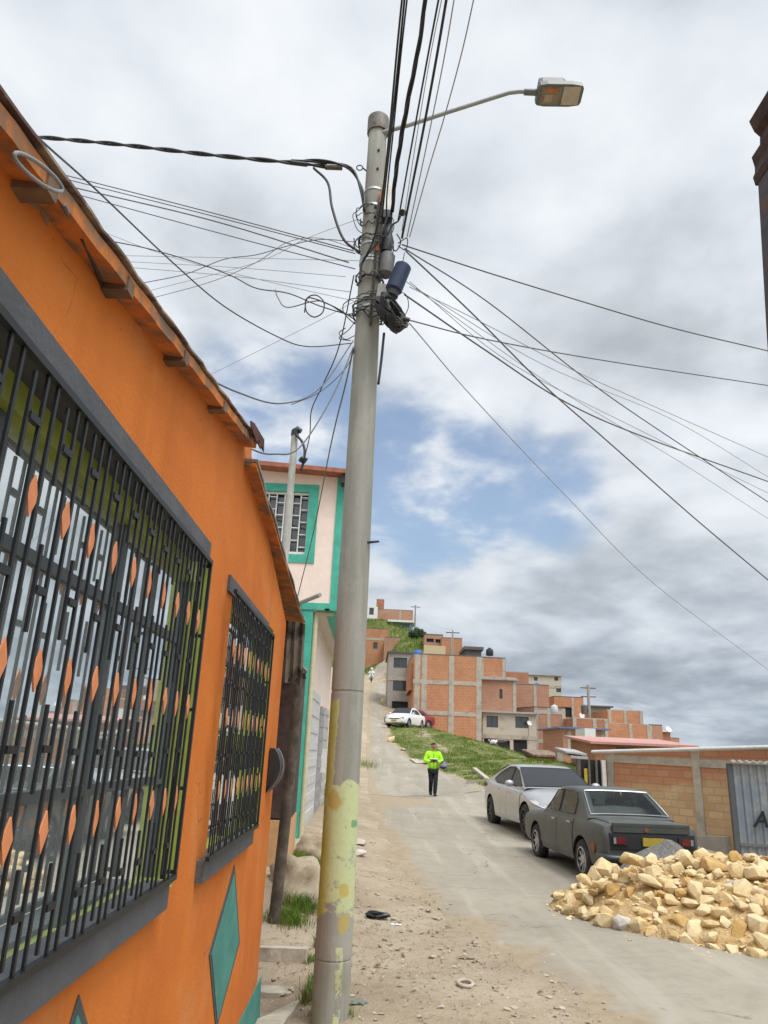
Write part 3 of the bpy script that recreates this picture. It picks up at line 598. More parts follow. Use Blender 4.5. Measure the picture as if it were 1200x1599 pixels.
GX_ = -0.632                                   # plane of the grilles
def gy_(px, py): p = at_x(px, py, GX_); return (p.y, p.z)
DIA = None
def window(W, gy0, gy1, gz0, gz1, units, trims, label):
    """one barred window: reveal, steel frame, glass, grille with painted lozenges, trim above and below"""
    global DIA
    y0, y1, z0, z1 = W
    b = MB()
    # lime-painted reveal
    b.face([(WX, y0, z1), (WX, y1, z1), (WX-TH, y1, z1), (WX-TH, y0, z1)]); b.face([(WX-TH, y0, z0), (WX-TH, y1, z0), (WX, y1, z0), (WX, y0, z0)])
    b.face([(WX, y1, z0), (WX-TH, y1, z0), (WX-TH, y1, z1), (WX, y1, z1)]); b.face([(WX-TH, y0, z0), (WX, y0, z0), (WX, y0, z1), (WX-TH, y0, z1)])
    b.box((WX-TH, y1-0.07, z0), (WX-TH+0.05, y1, z1)); b.box((WX-TH, y0, z1-0.10), (WX-TH+0.05, y1-0.07, z1)); b.box((WX-TH, y0, z0), (WX-TH+0.05, y1-0.07, z0+0.035))
    wn = b.build('window', LIME, hs); tag(wn, label)
    gx = WX-TH+0.012; b = MB(); b.box((gx-0.006, y0, z0), (gx, y1, z1)); b.build('pane', GLASS, wn)
    b = MB(); k = max(2, round((y1-y0)/0.8))
    for i in range(k+1):
        y = y0+(y1-y0-0.07)*i/k; b.box((gx+0.001, y-0.018, z0+0.036), (gx+0.014, y+0.014, z1-0.101))
    for t in (0.3, 0.72): b.box((gx+0.002, y0, z0+(z1-z0)*t-0.014), (gx+0.012, y1-0.071, z0+(z1-z0)*t+0.014))
    b.build('sash', MUNTIN, wn)
    b = MB(); b.box((-1.62, y0-0.2, z0-0.4), (-1.60, y1+0.3, z1+0.4)); b.build('curtain', CURTAIN, wn)
    # grille
    b = MB(); s = 0.0055; sp = 0.05; gy0 = gy1-0.035-units*3*sp; H = gz1-gz0; sx = 0.003
    b.bar((GX_, gy0-0.01, gz1-0.008), (GX_, gy1, gz1-0.008), 0.016, 0.016); b.bar((GX_, gy0-0.01, gz0+0.008), (GX_, gy1, gz0+0.008), 0.016, 0.016)
    b.box((GX_-s, gy1-0.008, gz0), (GX_+s, gy1+0.008, gz1)); b.box((WX, gy1-0.006, gz0), (WX+0.012, gy1+0.010, gz1))
    for t in (0.02, 0.26, 0.5, 0.74, 0.98): b.box((WX+0.01, gy1-0.005, gz0+H*t-0.006), (GX_, gy1+0.005, gz0+H*t+0.006))
    short = (0.90, 0.635, 0.37, 0.105); dia = (0.775, 0.505, 0.235); spots = []
    for i in range(units):
        yb = gy0+i*3*sp
        for j in (1, 2):
            y = yb+j*sp-(0.0 if j == 1 else 0.004); b.box((GX_-sx, y-s*0.8, gz0+0.01), (GX_+sx, y+s*0.8, gz1-0.01))
        for t in short:
            jz = random.uniform(-0.008, 0.008); zc = gz0+H*t+jz; b.box((GX_-sx, yb-s*0.8, zc-0.082), (GX_+sx, yb+s*0.8, zc+0.082))
            b.box((GX_-0.006, yb+s*0.8, zc-0.008), (GX_+0.006, yb+sp-s*0.8, zc+0.006))
        for t in dia: spots.append((yb+1.5*sp, gz0+H*t))
    gr = b.build('window_grille', IRON, hs)
    for (y, z) in spots:
        if DIA is None:
            b = MB(); w_ = 0.021; b.prism([(-0.002, 0, -0.040), (-0.002, w_, 0), (-0.002, 0, 0.040), (-0.002, -w_, 0)], (0.004, 0, 0)); d = b.build('lozenge', DIAMOND, gr, local=True); DIA = d
        else: d = DIA.copy(); col.objects.link(d); d.parent = gr
        d.location = Vector((GX_+random.uniform(-.002, .004), y, z))-wloc(gr)
    # trim
    for (ya, yb2, za, zb2, dx) in trims: tb = MB(); tb.box((WX-0.05, ya, za), (WX+dx, yb2, zb2)); tb.build('window_trim', GREYTRIM, hs)
gA = gy_(327, 872); gB = gy_(277, 1370); gC = gy_(422, 985); gD = gy_(409, 1287)
G1y1 = (gA[0]+gB[0])/2; 
window(W1, 0.46, G1y1, gB[1]-0.0, gA[1], 15, [(0.2, G1y1+0.03, gA[1]+0.002, gA[1]+0.075, 0.035), (0.2, G1y1-0.02, gB[1]-0.085, gB[1]-0.003, 0.04)], 'barred window nearest the camera')
g20 = (gy_(366, 935)[0]+gy_(333, 1325)[0])/2; G2y1 = (gC[0]+gD[0])/2
window(W2, g20, G2y1, gD[1], gC[1], 9, [(g20-0.0, G2y1+0.0, gC[1]+0.002, gC[1]+0.075, 0.012), (g20-0.02, G2y1-0.02, gD[1]-0.085, gD[1]-0.003, 0.034)], 'smaller barred window near the far corner')
# painted lozenges and corner on the wall
def flat_on_wall(name, px, mat, parent, d0, d1):
    b = MB(); P = [wy(*p) for p in px]; b.prism([(WX+d0, y, z) for y, z in P], (d1-d0, 0, 0)); return b.build(name, mat, parent)
o = flat_on_wall('painted_lozenge', [(366, 1350), (374, 1471), (337, 1610), (326, 1491)], TEALBORDER, hs, 0.001, 0.004); 
flat_on_wall('lozenge_fill', [(364.5, 1366), (371.5, 1471), (338, 1596), (329, 1491)], TEAL, o, 0.0045, 0.007)
o = flat_on_wall('painted_lozenge', [(122, 1553), (140, 1615), (110, 1760), (80, 1690)], TEALBORDER, hs, 0.001, 0.004)
flat_on_wall('lozenge_fill', [(118, 1585), (133, 1625), (108, 1735), (88, 1690)], TEAL, o, 0.0045, 0.007)
flat_on_wall('painted_corner', [(407.5, 1525), (403, 1640), (352, 1640)], TEAL, hs, 0.001, 0.005)

# black half-round box on the corner of the wall
cb = thing('wall_box', 'black half-round plastic box fixed to the orange wall beside the far window', 'wall box', (WX, 5.1, 1.3))
b = MB(); yc = 5.32; z1 = wy(416, 1168)[1]-0.0; z0 = wy(414, 1238)[1]; prof = []
for i in range(9):
    t = i/8; prof.append((WX+0.085*math.sin(math.pi*min(1, (t*0.92+0.10)))**0.7, z1+(z0-z1)*t))
poly = [(WX+0.006, z1)]+prof+[(WX+0.006, z0)]
b.prism([(x, yc-0.05, z) for x, z in poly], (0, 0.17, 0)); b.build('shell', BLACKPLASTIC, cb)
b = MB(); b.tube(spline([(x+0.002, yc+0.124, z) for x, z in prof], 3), 0.006, 5); b.build('rim', M('grey_plastic_rim', (0.2, 0.2, 0.21), 0.5), cb)

# hoop of grey hose under the eave
pts = []
for i in range(25):
    t = 2*math.pi*i/24; u = math.cos(t); v = math.sin(t); px = 60+u*35+v*14; py = 269+u*30-v*6+v*2
    pts.append(at_x(px, py, -0.585))
b = MB(); b.tube(pts+pts[:1], 0.0036, 8, False); tag(b.build('hose_coil', GREYHOSE, smooth=180), 'loop of grey hose hanging under the rusty eave of the orange house', 'hose')

# ------------------------------------------------------------------ shack between the orange and the pink house
sh = thing('shack', 'dark plank shack with a drooping tin awning between the orange and pink houses', 'shack', (-0.9, 7.5, 0))
b = MB(); b.box((-5, 9.6, 0.88), (-0.97, 10.75, 2.72))
for i in range(6):
    y = 9.62+i*0.18; b.box((-0.97, y, 0.88), (-0.95+random.uniform(0, 0.015), y+0.165, 2.72))
b.build('plank_wall', M('dark_brown_planks', (0.06, 0.035, 0.03), 0.9, c2=(0.11, 0.07, 0.05), lo=0.5, hi=0.7, scale=3, var=0.3, bump=0.3), sh)
b = MB(); b.box((-5, 9.55, -0.4), (-0.945, 10.8, 0.86)); b.build('plinth', M('apricot_plaster', (0.58, 0.33, 0.16), 0.9, c2=(0.45, 0.26, 0.14), lo=0.45, hi=0.7, scale=2), sh)
def corrugated(b, A, B, C, n=14, amp=0.012):
    """sheet spanned by A->B (corrugated across) and A->C"""
    A, B, C = Vector(A), Vector(B), Vector(C); nrm = (B-A).cross(C-A).normalized(); k = n*4; top_ = []; bot = []
    for i in range(k+1):
        t = i/k; o = nrm*amp*math.sin(t*n*2*math.pi); top_.append(A+(B-A)*t+o); bot.append(C+(B-A)*t+o)
    for i in range(k): b.face([top_[i], top_[i+1], bot[i+1], bot[i]])
    for i in range(k): b.face([top_[i+1]+nrm*0.004, top_[i]+nrm*0.004, bot[i]+nrm*0.004, bot[i+1]+nrm*0.004])
b = MB(); corrugated(b, at_y(430, 966, 6.0), at_y(477, 974, 6.0), at_y(425, 1062, 6.12), 4, 0.014)
b.build('awning_sheet', ZINCDARK, sh)
b = MB(); corrugated(b, (-0.93, 6.05, 2.62), (-0.93, 10.8, 2.74), (-3, 6.05, 2.95), 24, 0.02); b.build('roof', ZINC, sh)
b = MB(); p = at_y(436, 1062, 6.15); q = at_y(478, 1056, 6.15); b.bar(p, q, 0.06, 0.045); b.build('awning_batten', BLACKPLASTIC, sh)
pf = hit(428, 1438); b = MB(); topp = at_y(469, 1058, pf.y-0.25)
b.tube([pf-Vector((0, 0, .1)), pf.lerp(topp, 0.33)+Vector((0.006, 0, 0)), pf.lerp(topp, 0.66), topp], [0.058, 0.056, 0.055, 0.054], 12)
tag(b.build('timber_post', M('grey_brown_timber', (0.125, 0.10, 0.078), 0.9, c2=(0.065, 0.052, 0.04), lo=0.4, hi=0.65, scale=8, var=0.25, bump=0.3), smooth=50), 'dark leaning timber post holding up the tin awning', 'post')
# mast of the electric service on the shack roof
ms = thing('service_mast', 'thin pale service pipe rising in front of the pink house window', 'pipe', at_y(446, 862, 8.0))
b = MB(); a_, c_ = at_y(444, 885, 8.0), at_y(461, 678, 8.0); b.tube([a_, c_], 0.040, 12); b.build('pipe', M('grey_white_pipe', (0.42, 0.42, 0.38), 0.6, var=0.12), ms, smooth=50)
b = MB(); b.tube([c_-Vector((0, 0, .02)), c_+Vector((0.0, 0, 0.035)), c_+Vector((0.03, 0, 0.06)), c_+Vector((0.07, 0, 0.04))], [0.048, 0.048, 0.045, 0.03], 10); b.build('weather_cap', BLACKPLASTIC, ms, smooth=60)

# ------------------------------------------------------------------ pink house
PY = 12.5
ph = thing('house', 'two storey pink house with turquoise trim and a jutting upper floor', 'house', (-1.2, PY, 0.3))
def py_(px, py, y=PY): p = at_y(px, py, y); return p
UR = py_(526, 950).x; zS = py_(520, 951).z; zT = py_(540, 748).z; xC = py_(474, 1150).x
zTl = py_(405, 730).z
wl, wr2, wz1, wz0 = py_(396, 765).x, py_(484, 765).x, py_(450, 768).z, py_(450, 865).z
b = MB(); y0 = PY
xs = [-7.0, wl, wr2, UR]
b.face([(-7, y0, zS), (wl, y0, zS), (wl, y0, zT+0.25), (-7, y0, zT+0.35)])
b.face([(wl, y0, zS), (wr2, y0, zS), (wr2, y0, wz0), (wl, y0, wz0)]); b.face([(wl, y0, wz1), (wr2, y0, wz1), (wr2, y0, zT+0.15), (wl, y0, zT+0.25)])
b.face([(wr2, y0, zS), (UR, y0, zS), (UR, y0, zT), (wr2, y0, zT+0.15)])
b.face([(UR, y0, zS), (UR, y0+7, zS), (UR, y0+7, zT), (UR, y0, zT)])
b.face([(-7, y0+7, zS), (-7, y0, zS), (-7, y0, zT+0.35), (-7, y0+7, zT+0.35)]); b.face([(UR, y0+7, zS), (-7, y0+7, zS), (-7, y0+7, zT+.35), (UR, y0+7, zT)])
b.face([(UR, y0, zT), (UR, y0+7, zT), (-7, y0+7, zT+0.35), (-7, y0, zT+0.35)])
b.build('upper_floor', PINK, ph)
b = MB(); b.face([(-7, y0, zS), (-7, y0+7, zS), (UR, y0+7, zS), (UR, y0, zS)]); b.build('soffit', M('pale_soffit', (0.62, 0.58, 0.52), 0.85), ph)
b = MB(); b.box((-7, y0+0.02, -0.4), (xC, y0+7, zS-0.004)); lw = b.build('lower_wall', PINK, ph)
b = MB(); d = 0.02
b.box((UR-0.12, y0-d, zS), (UR+d, y0+0.16, zT+0.0)); b.box((-7, y0-d, zS-0.03), (UR-0.12, y0-0.001, zS+0.09)); b.box((xC-0.24, y0-0.004, -0.4), (xC+0.02, y0+0.16, zS-0.031)); b.box((UR-0.2, y0-d, zS-0.03), (UR+d, y0+7, zS-0.001))
for (xa, xb, za, zb_) in ((wl-0.17, wr2+0.17, wz1, wz1+0.15), (wl-0.17, wr2+0.17, wz0-0.15, wz0), (wr2, wr2+0.17, wz0, wz1), (wl-0.17, wl, wz0, wz1)): b.box((xa, y0-d*0.8, za), (xb, y0-0.001, zb_))
b.build('painted_trim', GREEN_TRIM, ph)
b = MB(); b.box((wl, y0+0.12, wz0), (wr2, y0+0.125, wz1)); pw = b.build('window', DARKGLASS, ph)
b = MB(); nC = 7; cw = (wr2-wl)/nC
for i in range(nC+1): x = wl+cw*i; b.box((x-0.010, y0+0.03, wz0), (x+0.010, y0+0.06, wz1))
for i in range(nC):
    for k in range(5):
        z = wz0+(wz1-wz0)*((k+(0.15 if i % 2 else 0.62))/5.0)
        if wz0 < z < wz1: b.box((wl+cw*i+0.014, y0+0.035, z-0.008), (wl+cw*(i+1)-0.014, y0+0.055, z+0.008))
b.box((wl, y0+0.02, wz0), (wr2, y0+0.07, wz0+0.05)); b.box((wl, y0+0.02, wz1-0.04), (wr2, y0+0.07, wz1)); b.build('grille', WHITEP, pw)
b = MB(); b.box((-7, y0-0.22, 0), (UR+0.22, y0+7.2, 0.07)); rr_ = Matrix.Rotation(math.atan2(-0.35, 7+UR), 4, 'Y')
b = MB(); pr = [(-7.0, y0-0.28, zT+0.36), (UR+0.24, y0-0.28, zT+0.0), (UR+0.24, y0+7.2, zT+0.0), (-7, y0+7.2, zT+0.36)]
b.prism(pr, (0, 0, 0.08)); b.build('roof', EAVE, ph)
b = MB(); b.box((UR-0.05, y0-0.24, zT-0.16), (UR+0.16, y0-0.02, zT-0.01)); b.build('eave_block', M('dark_gutter', (0.03, 0.03, 0.03), 0.8), ph)
b = MB(); p0, p1 = py_(464, 942, PY-0.05), py_(500, 929, PY-0.7); b.tube([Vector((p0.x, PY+0.02, p0.z)), p1], 0.035, 8); b.build('drain_pipe', M('grey_pvc', (0.3, 0.29, 0.27), 0.6), ph)
b = MB(); xp = xC+0.06; b.tube([(xp, y0+0.10, zS-0.05), (xp, y0+0.10, 0.2)], 0.045, 10); b.tube([(xp, y0+0.1, zS-0.06), (UR-0.05, y0+0.14, zS-0.06)], 0.04, 8); b.build('downpipe', M('yellowed_pvc', (0.55, 0.48, 0.32), 0.6), ph, smooth=50)
# street front of the ground floor: shutter, door, painted edge
for (ya, yb_, zt_, nm, mt) in ((y0+0.9, y0+3.0, 2.7, 'shutter', M('white_shutter', (0.55, 0.55, 0.54), 0.6, var=0.1)), (y0+3.6, y0+4.6, 2.55, 'door', M('grey_door', (0.30, 0.30, 0.31), 0.6)), (y0+5.0, y0+6.6, 2.6, 'shutter', M('pale_shutter', (0.45, 0.44, 0.42), 0.6))):
    b = MB()
    for k in range(16): b.box((xC+0.002, ya, 0.35+(zt_-0.35)*k/16), (xC+0.03+0.012*(k % 2), yb_, 0.35+(zt_-0.35)*(k+1)/16))
    b.build(nm, mt, ph)
b = MB(); b.box((xC+0.001, y0+0.2, 0.0), (xC+0.018, y0+6.9, 0.34)); b.build('skirting', GREYCON, ph)
b = MB(); b.box((xC+0.02, y0+4.7, 1.2), (xC+0.5, y0+4.74, 1.7)); b.build('hanging_sign', WHITEP, ph)

# ------------------------------------------------------------------ utility pole
SLABGREY = M('dark_peg', (0.05, 0.05, 0.05), 0.7); PB = Vector((-0.185, 5.76, 0.0)); 
def pole_mat():
    m, nt, p = _start('weathered_pole_concrete'); geo = nt.nodes.new('ShaderNodeNewGeometry'); pos = geo.outputs['Position']
    sep = nt.nodes.new('ShaderNodeSeparateXYZ'); nt.links.new(pos, sep.inputs[0]); z = sep.outputs[2]; x = sep.outputs[0]
    st = nt.nodes.new('ShaderNodeMapping'); st.inputs['Scale'].default_value = (9, 9, 0.7); nt.links.new(pos, st.inputs[0])
    streak = _noise(nt, 1.0, 6, 0.65, st.outputs[0]); n1 = _noise(nt, 3.5, 7, 0.65); n2 = _noise(nt, 30, 5, 0.7); n3 = _noise(nt, 7, 7, 0.65, dist=0.4)
    con = _mix(nt, _range(nt, streak, 0.36, 0.64), (0.32, 0.315, 0.275, 1), (0.25, 0.245, 0.21, 1))
    con = _mix(nt, _range(nt, n1, 0.5, 0.72, 0, 0.7), con, (0.36, 0.345, 0.30, 1)); con = _mix(nt, _range(nt, n2, 0.6, 0.75, 0, 0.6), con, (0.13, 0.12, 0.10, 1))
    # lime-yellow paint worn through: z 0.45..1.48, plus a run up the left side
    zl = _math(nt, 'ADD', z, _math(nt, 'MULTIPLY', _math(nt, 'SUBTRACT', n3, 0.5), 0.25))
    band = _math(nt, 'MULTIPLY', _range(nt, zl, 0.60, 0.63), _range(nt, zl, 1.475, 1.46))
    n5 = _noise(nt, 13, 8, 0.7, dist=0.3); wear = _range(nt, _math(nt, 'ADD', _math(nt, 'ADD', _math(nt, 'MULTIPLY', n3, 0.5), _math(nt, 'MULTIPLY', n5, 0.5)), _math(nt, 'MULTIPLY', _math(nt, 'SUBTRACT', z, 1.0), 0.10)), 0.37, 0.45)
    lx = _math(nt, 'ADD', x, _math(nt, 'MULTIPLY', _math(nt, 'SUBTRACT', n3, 0.5), 0.10))
    run = _math(nt, 'MULTIPLY', _math(nt, 'MULTIPLY', _range(nt, lx, -0.243, -0.248), _range(nt, zl, 2.06, 2.03)), _range(nt, zl, 0.85, 0.9))
    low = _math(nt, 'MULTIPLY', _math(nt, 'MULTIPLY', _range(nt, lx, -0.165, -0.16), _range(nt, lx, -0.118, -0.124)), _math(nt, 'MULTIPLY', _range(nt, z, 0.43, 0.42), _range(nt, n3, 0.42, 0.45)))
    paint = _math(nt, 'MAXIMUM', _math(nt, 'MAXIMUM', _math(nt, 'MULTIPLY', band, wear), run), low)
    pc = _mix(nt, _range(nt, _math(nt, 'ADD', x, _math(nt, 'MULTIPLY', n1, 0.1)), -0.26, -0.17), (0.36, 0.36, 0.05, 1), (0.50, 0.54, 0.29, 1))
    pc = _mix(nt, _range(nt, n5, 0.50, 0.66, 0, 0.6), pc, (0.44, 0.46, 0.30, 1)); pc = _mix(nt, _range(nt, n2, 0.6, 0.7, 0, 0.6), pc, (0.27, 0.27, 0.18, 1))
    o = _mix(nt, paint, con, pc)
    for (c, sx, sz, colr) in (((-0.235, 5.65, 1.35), 0.075, 0.075, (0.42, 0.26, 0.03, 1)), ((-0.130, 5.64, 0.775), 0.045, 0.055, (0.48, 0.33, 0.05, 1)), ((-0.115, 5.65, 0.57), 0.045, 0.06, (0.48, 0.36, 0.06, 1)), ((-0.078, 5.70, 1.20), 0.035, 0.03, (0.05, 0.25, 0.10, 1))):
        v = nt.nodes.new('ShaderNodeVectorMath'); v.operation = 'SUBTRACT'; nt.links.new(pos, v.inputs[0]); v.inputs[1].default_value = c
        w = nt.nodes.new('ShaderNodeVectorMath'); w.operation = 'MULTIPLY'; nt.links.new(v.outputs[0], w.inputs[0]); w.inputs[1].default_value = (1/sx, 1/sx*0.6, 1/sz)
        l = nt.nodes.new('ShaderNodeVectorMath'); l.operation = 'LENGTH'; nt.links.new(w.outputs[0], l.inputs[0])
        d = _math(nt, 'ADD', l.outputs['Value'], _math(nt, 'ADD', _math(nt, 'MULTIPLY', _math(nt, 'SUBTRACT', n3, 0.5), 1.6), _math(nt, 'MULTIPLY', _math(nt, 'SUBTRACT', n5, 0.5), 2.0))); o = _mix(nt, _range(nt, d, 1.1, 0.6, 0, 0.7), o, colr)
    # green slime at the foot
    o = _mix(nt, _math(nt, 'MULTIPLY', _range(nt, z, 0.42, 0.05), _range(nt, n1, 0.4, 0.65)), o, (0.20, 0.19, 0.09, 1))
    nt.links.new(o, p.inputs['Base Color']); p.inputs['Roughness'].default_value = 0.93
    _bump(nt, p, _math(nt, 'ADD', n2, _math(nt, 'MULTIPLY', paint, 0.4)), 0.35, 0.008); return m
pole = thing('utility_pole', 'tall grey concrete utility pole with peeling yellow paint at its foot', 'utility pole', PB)
def prad(z): return float(np.interp(z, [-0.3, 0, 3, 5, 7.7], [0.135, 0.128, 0.121, 0.110, 0.086]))
b = MB(); prof = [(prad(z), z) for z in (-0.3, 0, 0.33, 0.335, 0.345, 0.35, 0.8, 1.5, 2.1, 2.105, 2.125, 2.13, 3, 4, 5, 6, 7, 7.68)]
prof = [q for r, z in prof for q in ([(r, z-0.002), (r-0.004, z), ] if z in (0.335, 2.105) else [(r-0.004, z), (r, z+0.002)] if z in (0.345, 2.125) else [(r, z)])]+[(0.07, 7.70), (0.0, 7.70)]
b.lathe(prof, 28, Matrix.Translation(PB)); b.build('shaft', pole_mat(), pole, smooth=40)
def pz(py): return at_y(590, py, 5.76).z
BAND = M('band_steel', (0.50, 0.51, 0.52), 0.4, metal=0.7, c2=(0.25, 0.14, 0.08), lo=0.55, hi=0.7, scale=9)
for py in (198, 205, 304, 329, 388, 410, 415, 474, 487):
    z = pz(py); b = MB(); b.lathe([(prad(z)+0.001, z-0.011), (prad(z)+0.006, z-0.011), (prad(z)+0.006, z+0.011), (prad(z)+0.001, z+0.011)], 24, Matrix.Translation((PB.x, PB.y, 0)), True); b.build('steel_band', BAND, pole, smooth=40)
for py in (246, 275, 335, 350): # bolt holes
    z = pz(py); b = MB(); r = prad(z); b.tube([(PB.x+0.02, PB.y-r*0.97, z), (PB.x+0.02, PB.y-r*0.97-0.012, z)], 0.012, 8); b.build('bolt', DARK, pole)
zc = pz(197); b = MB(); b.lathe([(prad(zc)+0.002, zc-0.10), (prad(zc)+0.018, zc-0.10), (prad(zc)+0.018, zc+0.08), (prad(zc)+0.002, zc+0.08)], 20, Matrix.Translation((PB.x, PB.y, 0)), True); b.build('top_collar', M('rusted_collar', (0.17, 0.155, 0.14), 0.6, c2=(0.1, 0.07, 0.05), lo=0.5, hi=0.65, scale=9, metal=0.3), pole, smooth=40)
rp = at_y(562, 262, 5.72); b = MB(); b.tube([rp+Vector((0.03*math.cos(t), 0, 0.03*math.sin(t))) for t in np.linspace(0, 6.28, 14)], 0.006, 6); b.tube([rp+Vector((0.03, 0, 0)), Vector((PB.x-prad(rp.z)+0.01, 5.76, rp.z-0.005))], 0.007, 6); b.build('eye_bolt', BLACKPLASTIC, pole)
# climbing conduit and rusty straps on the side towards the street
b = MB(); b.tube([(PB.x+0.03, PB.y-0.125, pz(520)), (PB.x+0.045, PB.y-0.118, pz(430)), (PB.x+0.05, PB.y-0.112, pz(330))], 0.012, 6); b.build('conduit', M('dark_conduit', (0.05, 0.038, 0.03), 0.8), pole)
TAGM = M('rust_orange_tag', (0.42, 0.12, 0.04), 0.8)
b = MB(); b.box((PB.x+0.055, PB.y-0.125, pz(330)), (PB.x+0.075, PB.y-0.09, pz(312))); b.build('orange_tag', TAGM, pole)
b = MB(); b.box((PB.x+0.04, PB.y-0.13, pz(405)), (PB.x+0.065, PB.y-0.1, pz(388))); b.build('orange_tag', TAGM, pole)

b = MB(); z = pz(851); b.tube([(PB.x+0.09, PB.y-0.06, z), (PB.x+0.19, PB.y-0.09, z+0.005)], [0.012, 0.008], 6); b.build('step_peg', SLABGREY, pole)
# street lamp bolted to the pole top
lamp = thing('street_lamp', 'grey street lamp on a bent arm reaching right from the pole top', 'street lamp', at_y(603, 205, 5.76))
q = [at_y(x, y, 5.70) for x, y in ((598, 207), (640, 195), (700, 175), (760, 156), (795, 145), (812, 143), (838, 144))]
b = MB(); b.tube([q[0], q[1], q[2], q[3]]+[q[4], q[4].lerp(q[5], 0.5), q[5], q[6]], 0.021, 10); b.build('arm', M('lamp_arm_paint', (0.27, 0.29, 0.28), 0.5), lamp, smooth=60)
b = MB(); b.tube([at_y(819, 143.5, 5.70), at_y(842, 144.5, 5.70)], 0.032, 12); b.build('sleeve', LAMPGREY, lamp, smooth=40)
hA, hB = at_y(838, 146, 5.70), at_y(909, 147, 5.70); Lh = (hB-hA).length; hx = (hB-hA).normalized()
tl = R(-12); side = Vector((0, 1, 0)); side = Matrix.Rotation(tl, 3, hx)@(side-hx*side.dot(hx)).normalized(); upv = hx.cross(side).normalized(); upv = upv if upv.z > 0 else -upv
MH = Matrix((hx, side, upv)).transposed().to_4x4(); MH.translation = hA
b = MB(); wd = 0.115
out_ = [(0.0, -wd*0.72), (0.02, -wd*0.9), (0.09, -wd), (Lh*0.75, -wd), (Lh*0.97, -wd*0.86), (Lh, -wd*0.6), (Lh, wd*0.6), (Lh*0.97, wd*0.86), (Lh*0.75, wd), (0.09, wd), (0.02, wd*0.9), (0.0, wd*0.72)]
b.prism([MH@Vector((x, y, -0.03)) for x, y in out_], MH.to_3x3()@Vector((0, 0, 0.06))); 
out2 = [(0.015, -wd*0.8), (0.05, -wd*0.92), (Lh*0.55, -wd*0.92), (Lh*0.64, -wd*0.7), (Lh*0.64, wd*0.7), (Lh*0.55, wd*0.92), (0.05, wd*0.92), (0.015, wd*0.8)]
b.prism([MH@Vector((x, y, 0.0305)) for x, y in out2], MH.to_3x3()@Vector((0, 0, 0.07))); head = b.build('lamp_head', LAMPGREY, lamp)
b = MB(); b.box((Lh*0.56, -wd*0.80, -0.036), (Lh*0.93, wd*0.80, -0.0305), MH); b.build('lens', M('frosted_lens', (0.42, 0.38, 0.30), 0.25), head)
b = MB(); b.box((0.04, -wd*0.75, -0.034), (Lh*0.52, wd*0.78, -0.0305), MH); b.build('driver_cover', M('brown_grey_cover', (0.22, 0.18, 0.13), 0.5, var=0.25), head)
b = MB(); b.box((0.09, -wd*0.62, -0.038), (0.20, -wd*0.25, -0.0345), MH); b.build('sticker', M('orange_sticker', (0.45, 0.14, 0.02), 0.6), head)
b = MB(); b.box((0.08, -wd*0.1, -0.038), (0.16, wd*0.55, -0.0345), MH); b.build('rating_plate', M('pale_plate', (0.36, 0.28, 0.22), 0.6), head)

# equipment strapped to the pole
def pp(px, py, y=5.68): return at_y(px, py, y)
bx = thing('junction_box', 'narrow white junction box high on the right side of the pole', 'junction box', pp(608, 330))
b = MB(); c = pp(607, 310); b.bar(pp(606, 333), pp(609, 289), 0.085, 0.10, (0, 1, 0)); b.build('body', M('white_plastic', (0.68, 0.68, 0.64), 0.5), bx)
b = MB(); b.bar(pp(605, 345), pp(606, 334), 0.09, 0.11, (0, 1, 0)); b.build('base', BLACKPLASTIC, bx)
bx = thing('splice_case', 'grey-black cylindrical splice case on the pole below the white box', 'splice case', pp(608, 430))
b = MB(); b.tube([pp(601, 432), pp(602, 428), pp(606, 400), pp(608, 396)], [0.04, 0.068, 0.070, 0.045], 12); b.build('body', M('grey_case', (0.12, 0.12, 0.115), 0.6, var=0.2), bx, smooth=40)
b = MB(); b.tube([pp(603, 394), pp(606, 378), pp(605, 362), pp(610, 350)], [0.05, 0.06, 0.045, 0.03], 9); b.build('cable_boot', BLACKPLASTIC, bx, smooth=40)
bx = thing('splice_closure', 'blue fibre splice closure hung slanting from the pole', 'splice closure', pp(620, 455, 5.5))
b = MB(); a_, c_ = pp(614, 455, 5.55), pp(631, 414, 5.55); b.tube([a_, a_.lerp(c_, 0.06), a_.lerp(c_, 0.94), c_], [0.055, 0.075, 0.075, 0.055], 14); b.build('shell', M('dark_blue_plastic', (0.006, 0.020, 0.066), 0.5, var=0.15), bx, smooth=40)
b = MB(); b.tube([a_.lerp(c_, 0.0)-Vector((0.01, 0, .05)), a_.lerp(c_, 0.10)], 0.056, 12); b.build('end_cap', BLACKPLASTIC, bx, smooth=40)
bx = thing('terminal_box', 'small grey terminal box on the pole below the blue closure', 'terminal box', pp(598, 470))
b = MB(); b.bar(pp(596, 470), pp(600, 448), 0.10, 0.09, (0, 1, 0)); b.build('body', M('grey_box', (0.36, 0.35, 0.32), 0.6), bx)
b = MB(); cc = pp(611, 490, 5.55); coil = []
axd = Vector((0.75, -0.6, 0.25)).normalized(); u = axd.orthogonal().normalized(); v = axd.cross(u)
for i in range(520):
    t = i*0.32; r = 0.125+0.04*math.sin(i*0.37)+0.016*math.sin(i*1.7); coil.append(cc+u*math.cos(t)*r*0.72+v*math.sin(t)*r*1.05+axd*0.055*math.sin(i*0.53))
b.tube(coil, 0.011, 5); tag(b.build('cable_coil', CABLE), 'thick coil of spare black cable strapped to the pole', 'cable coil')
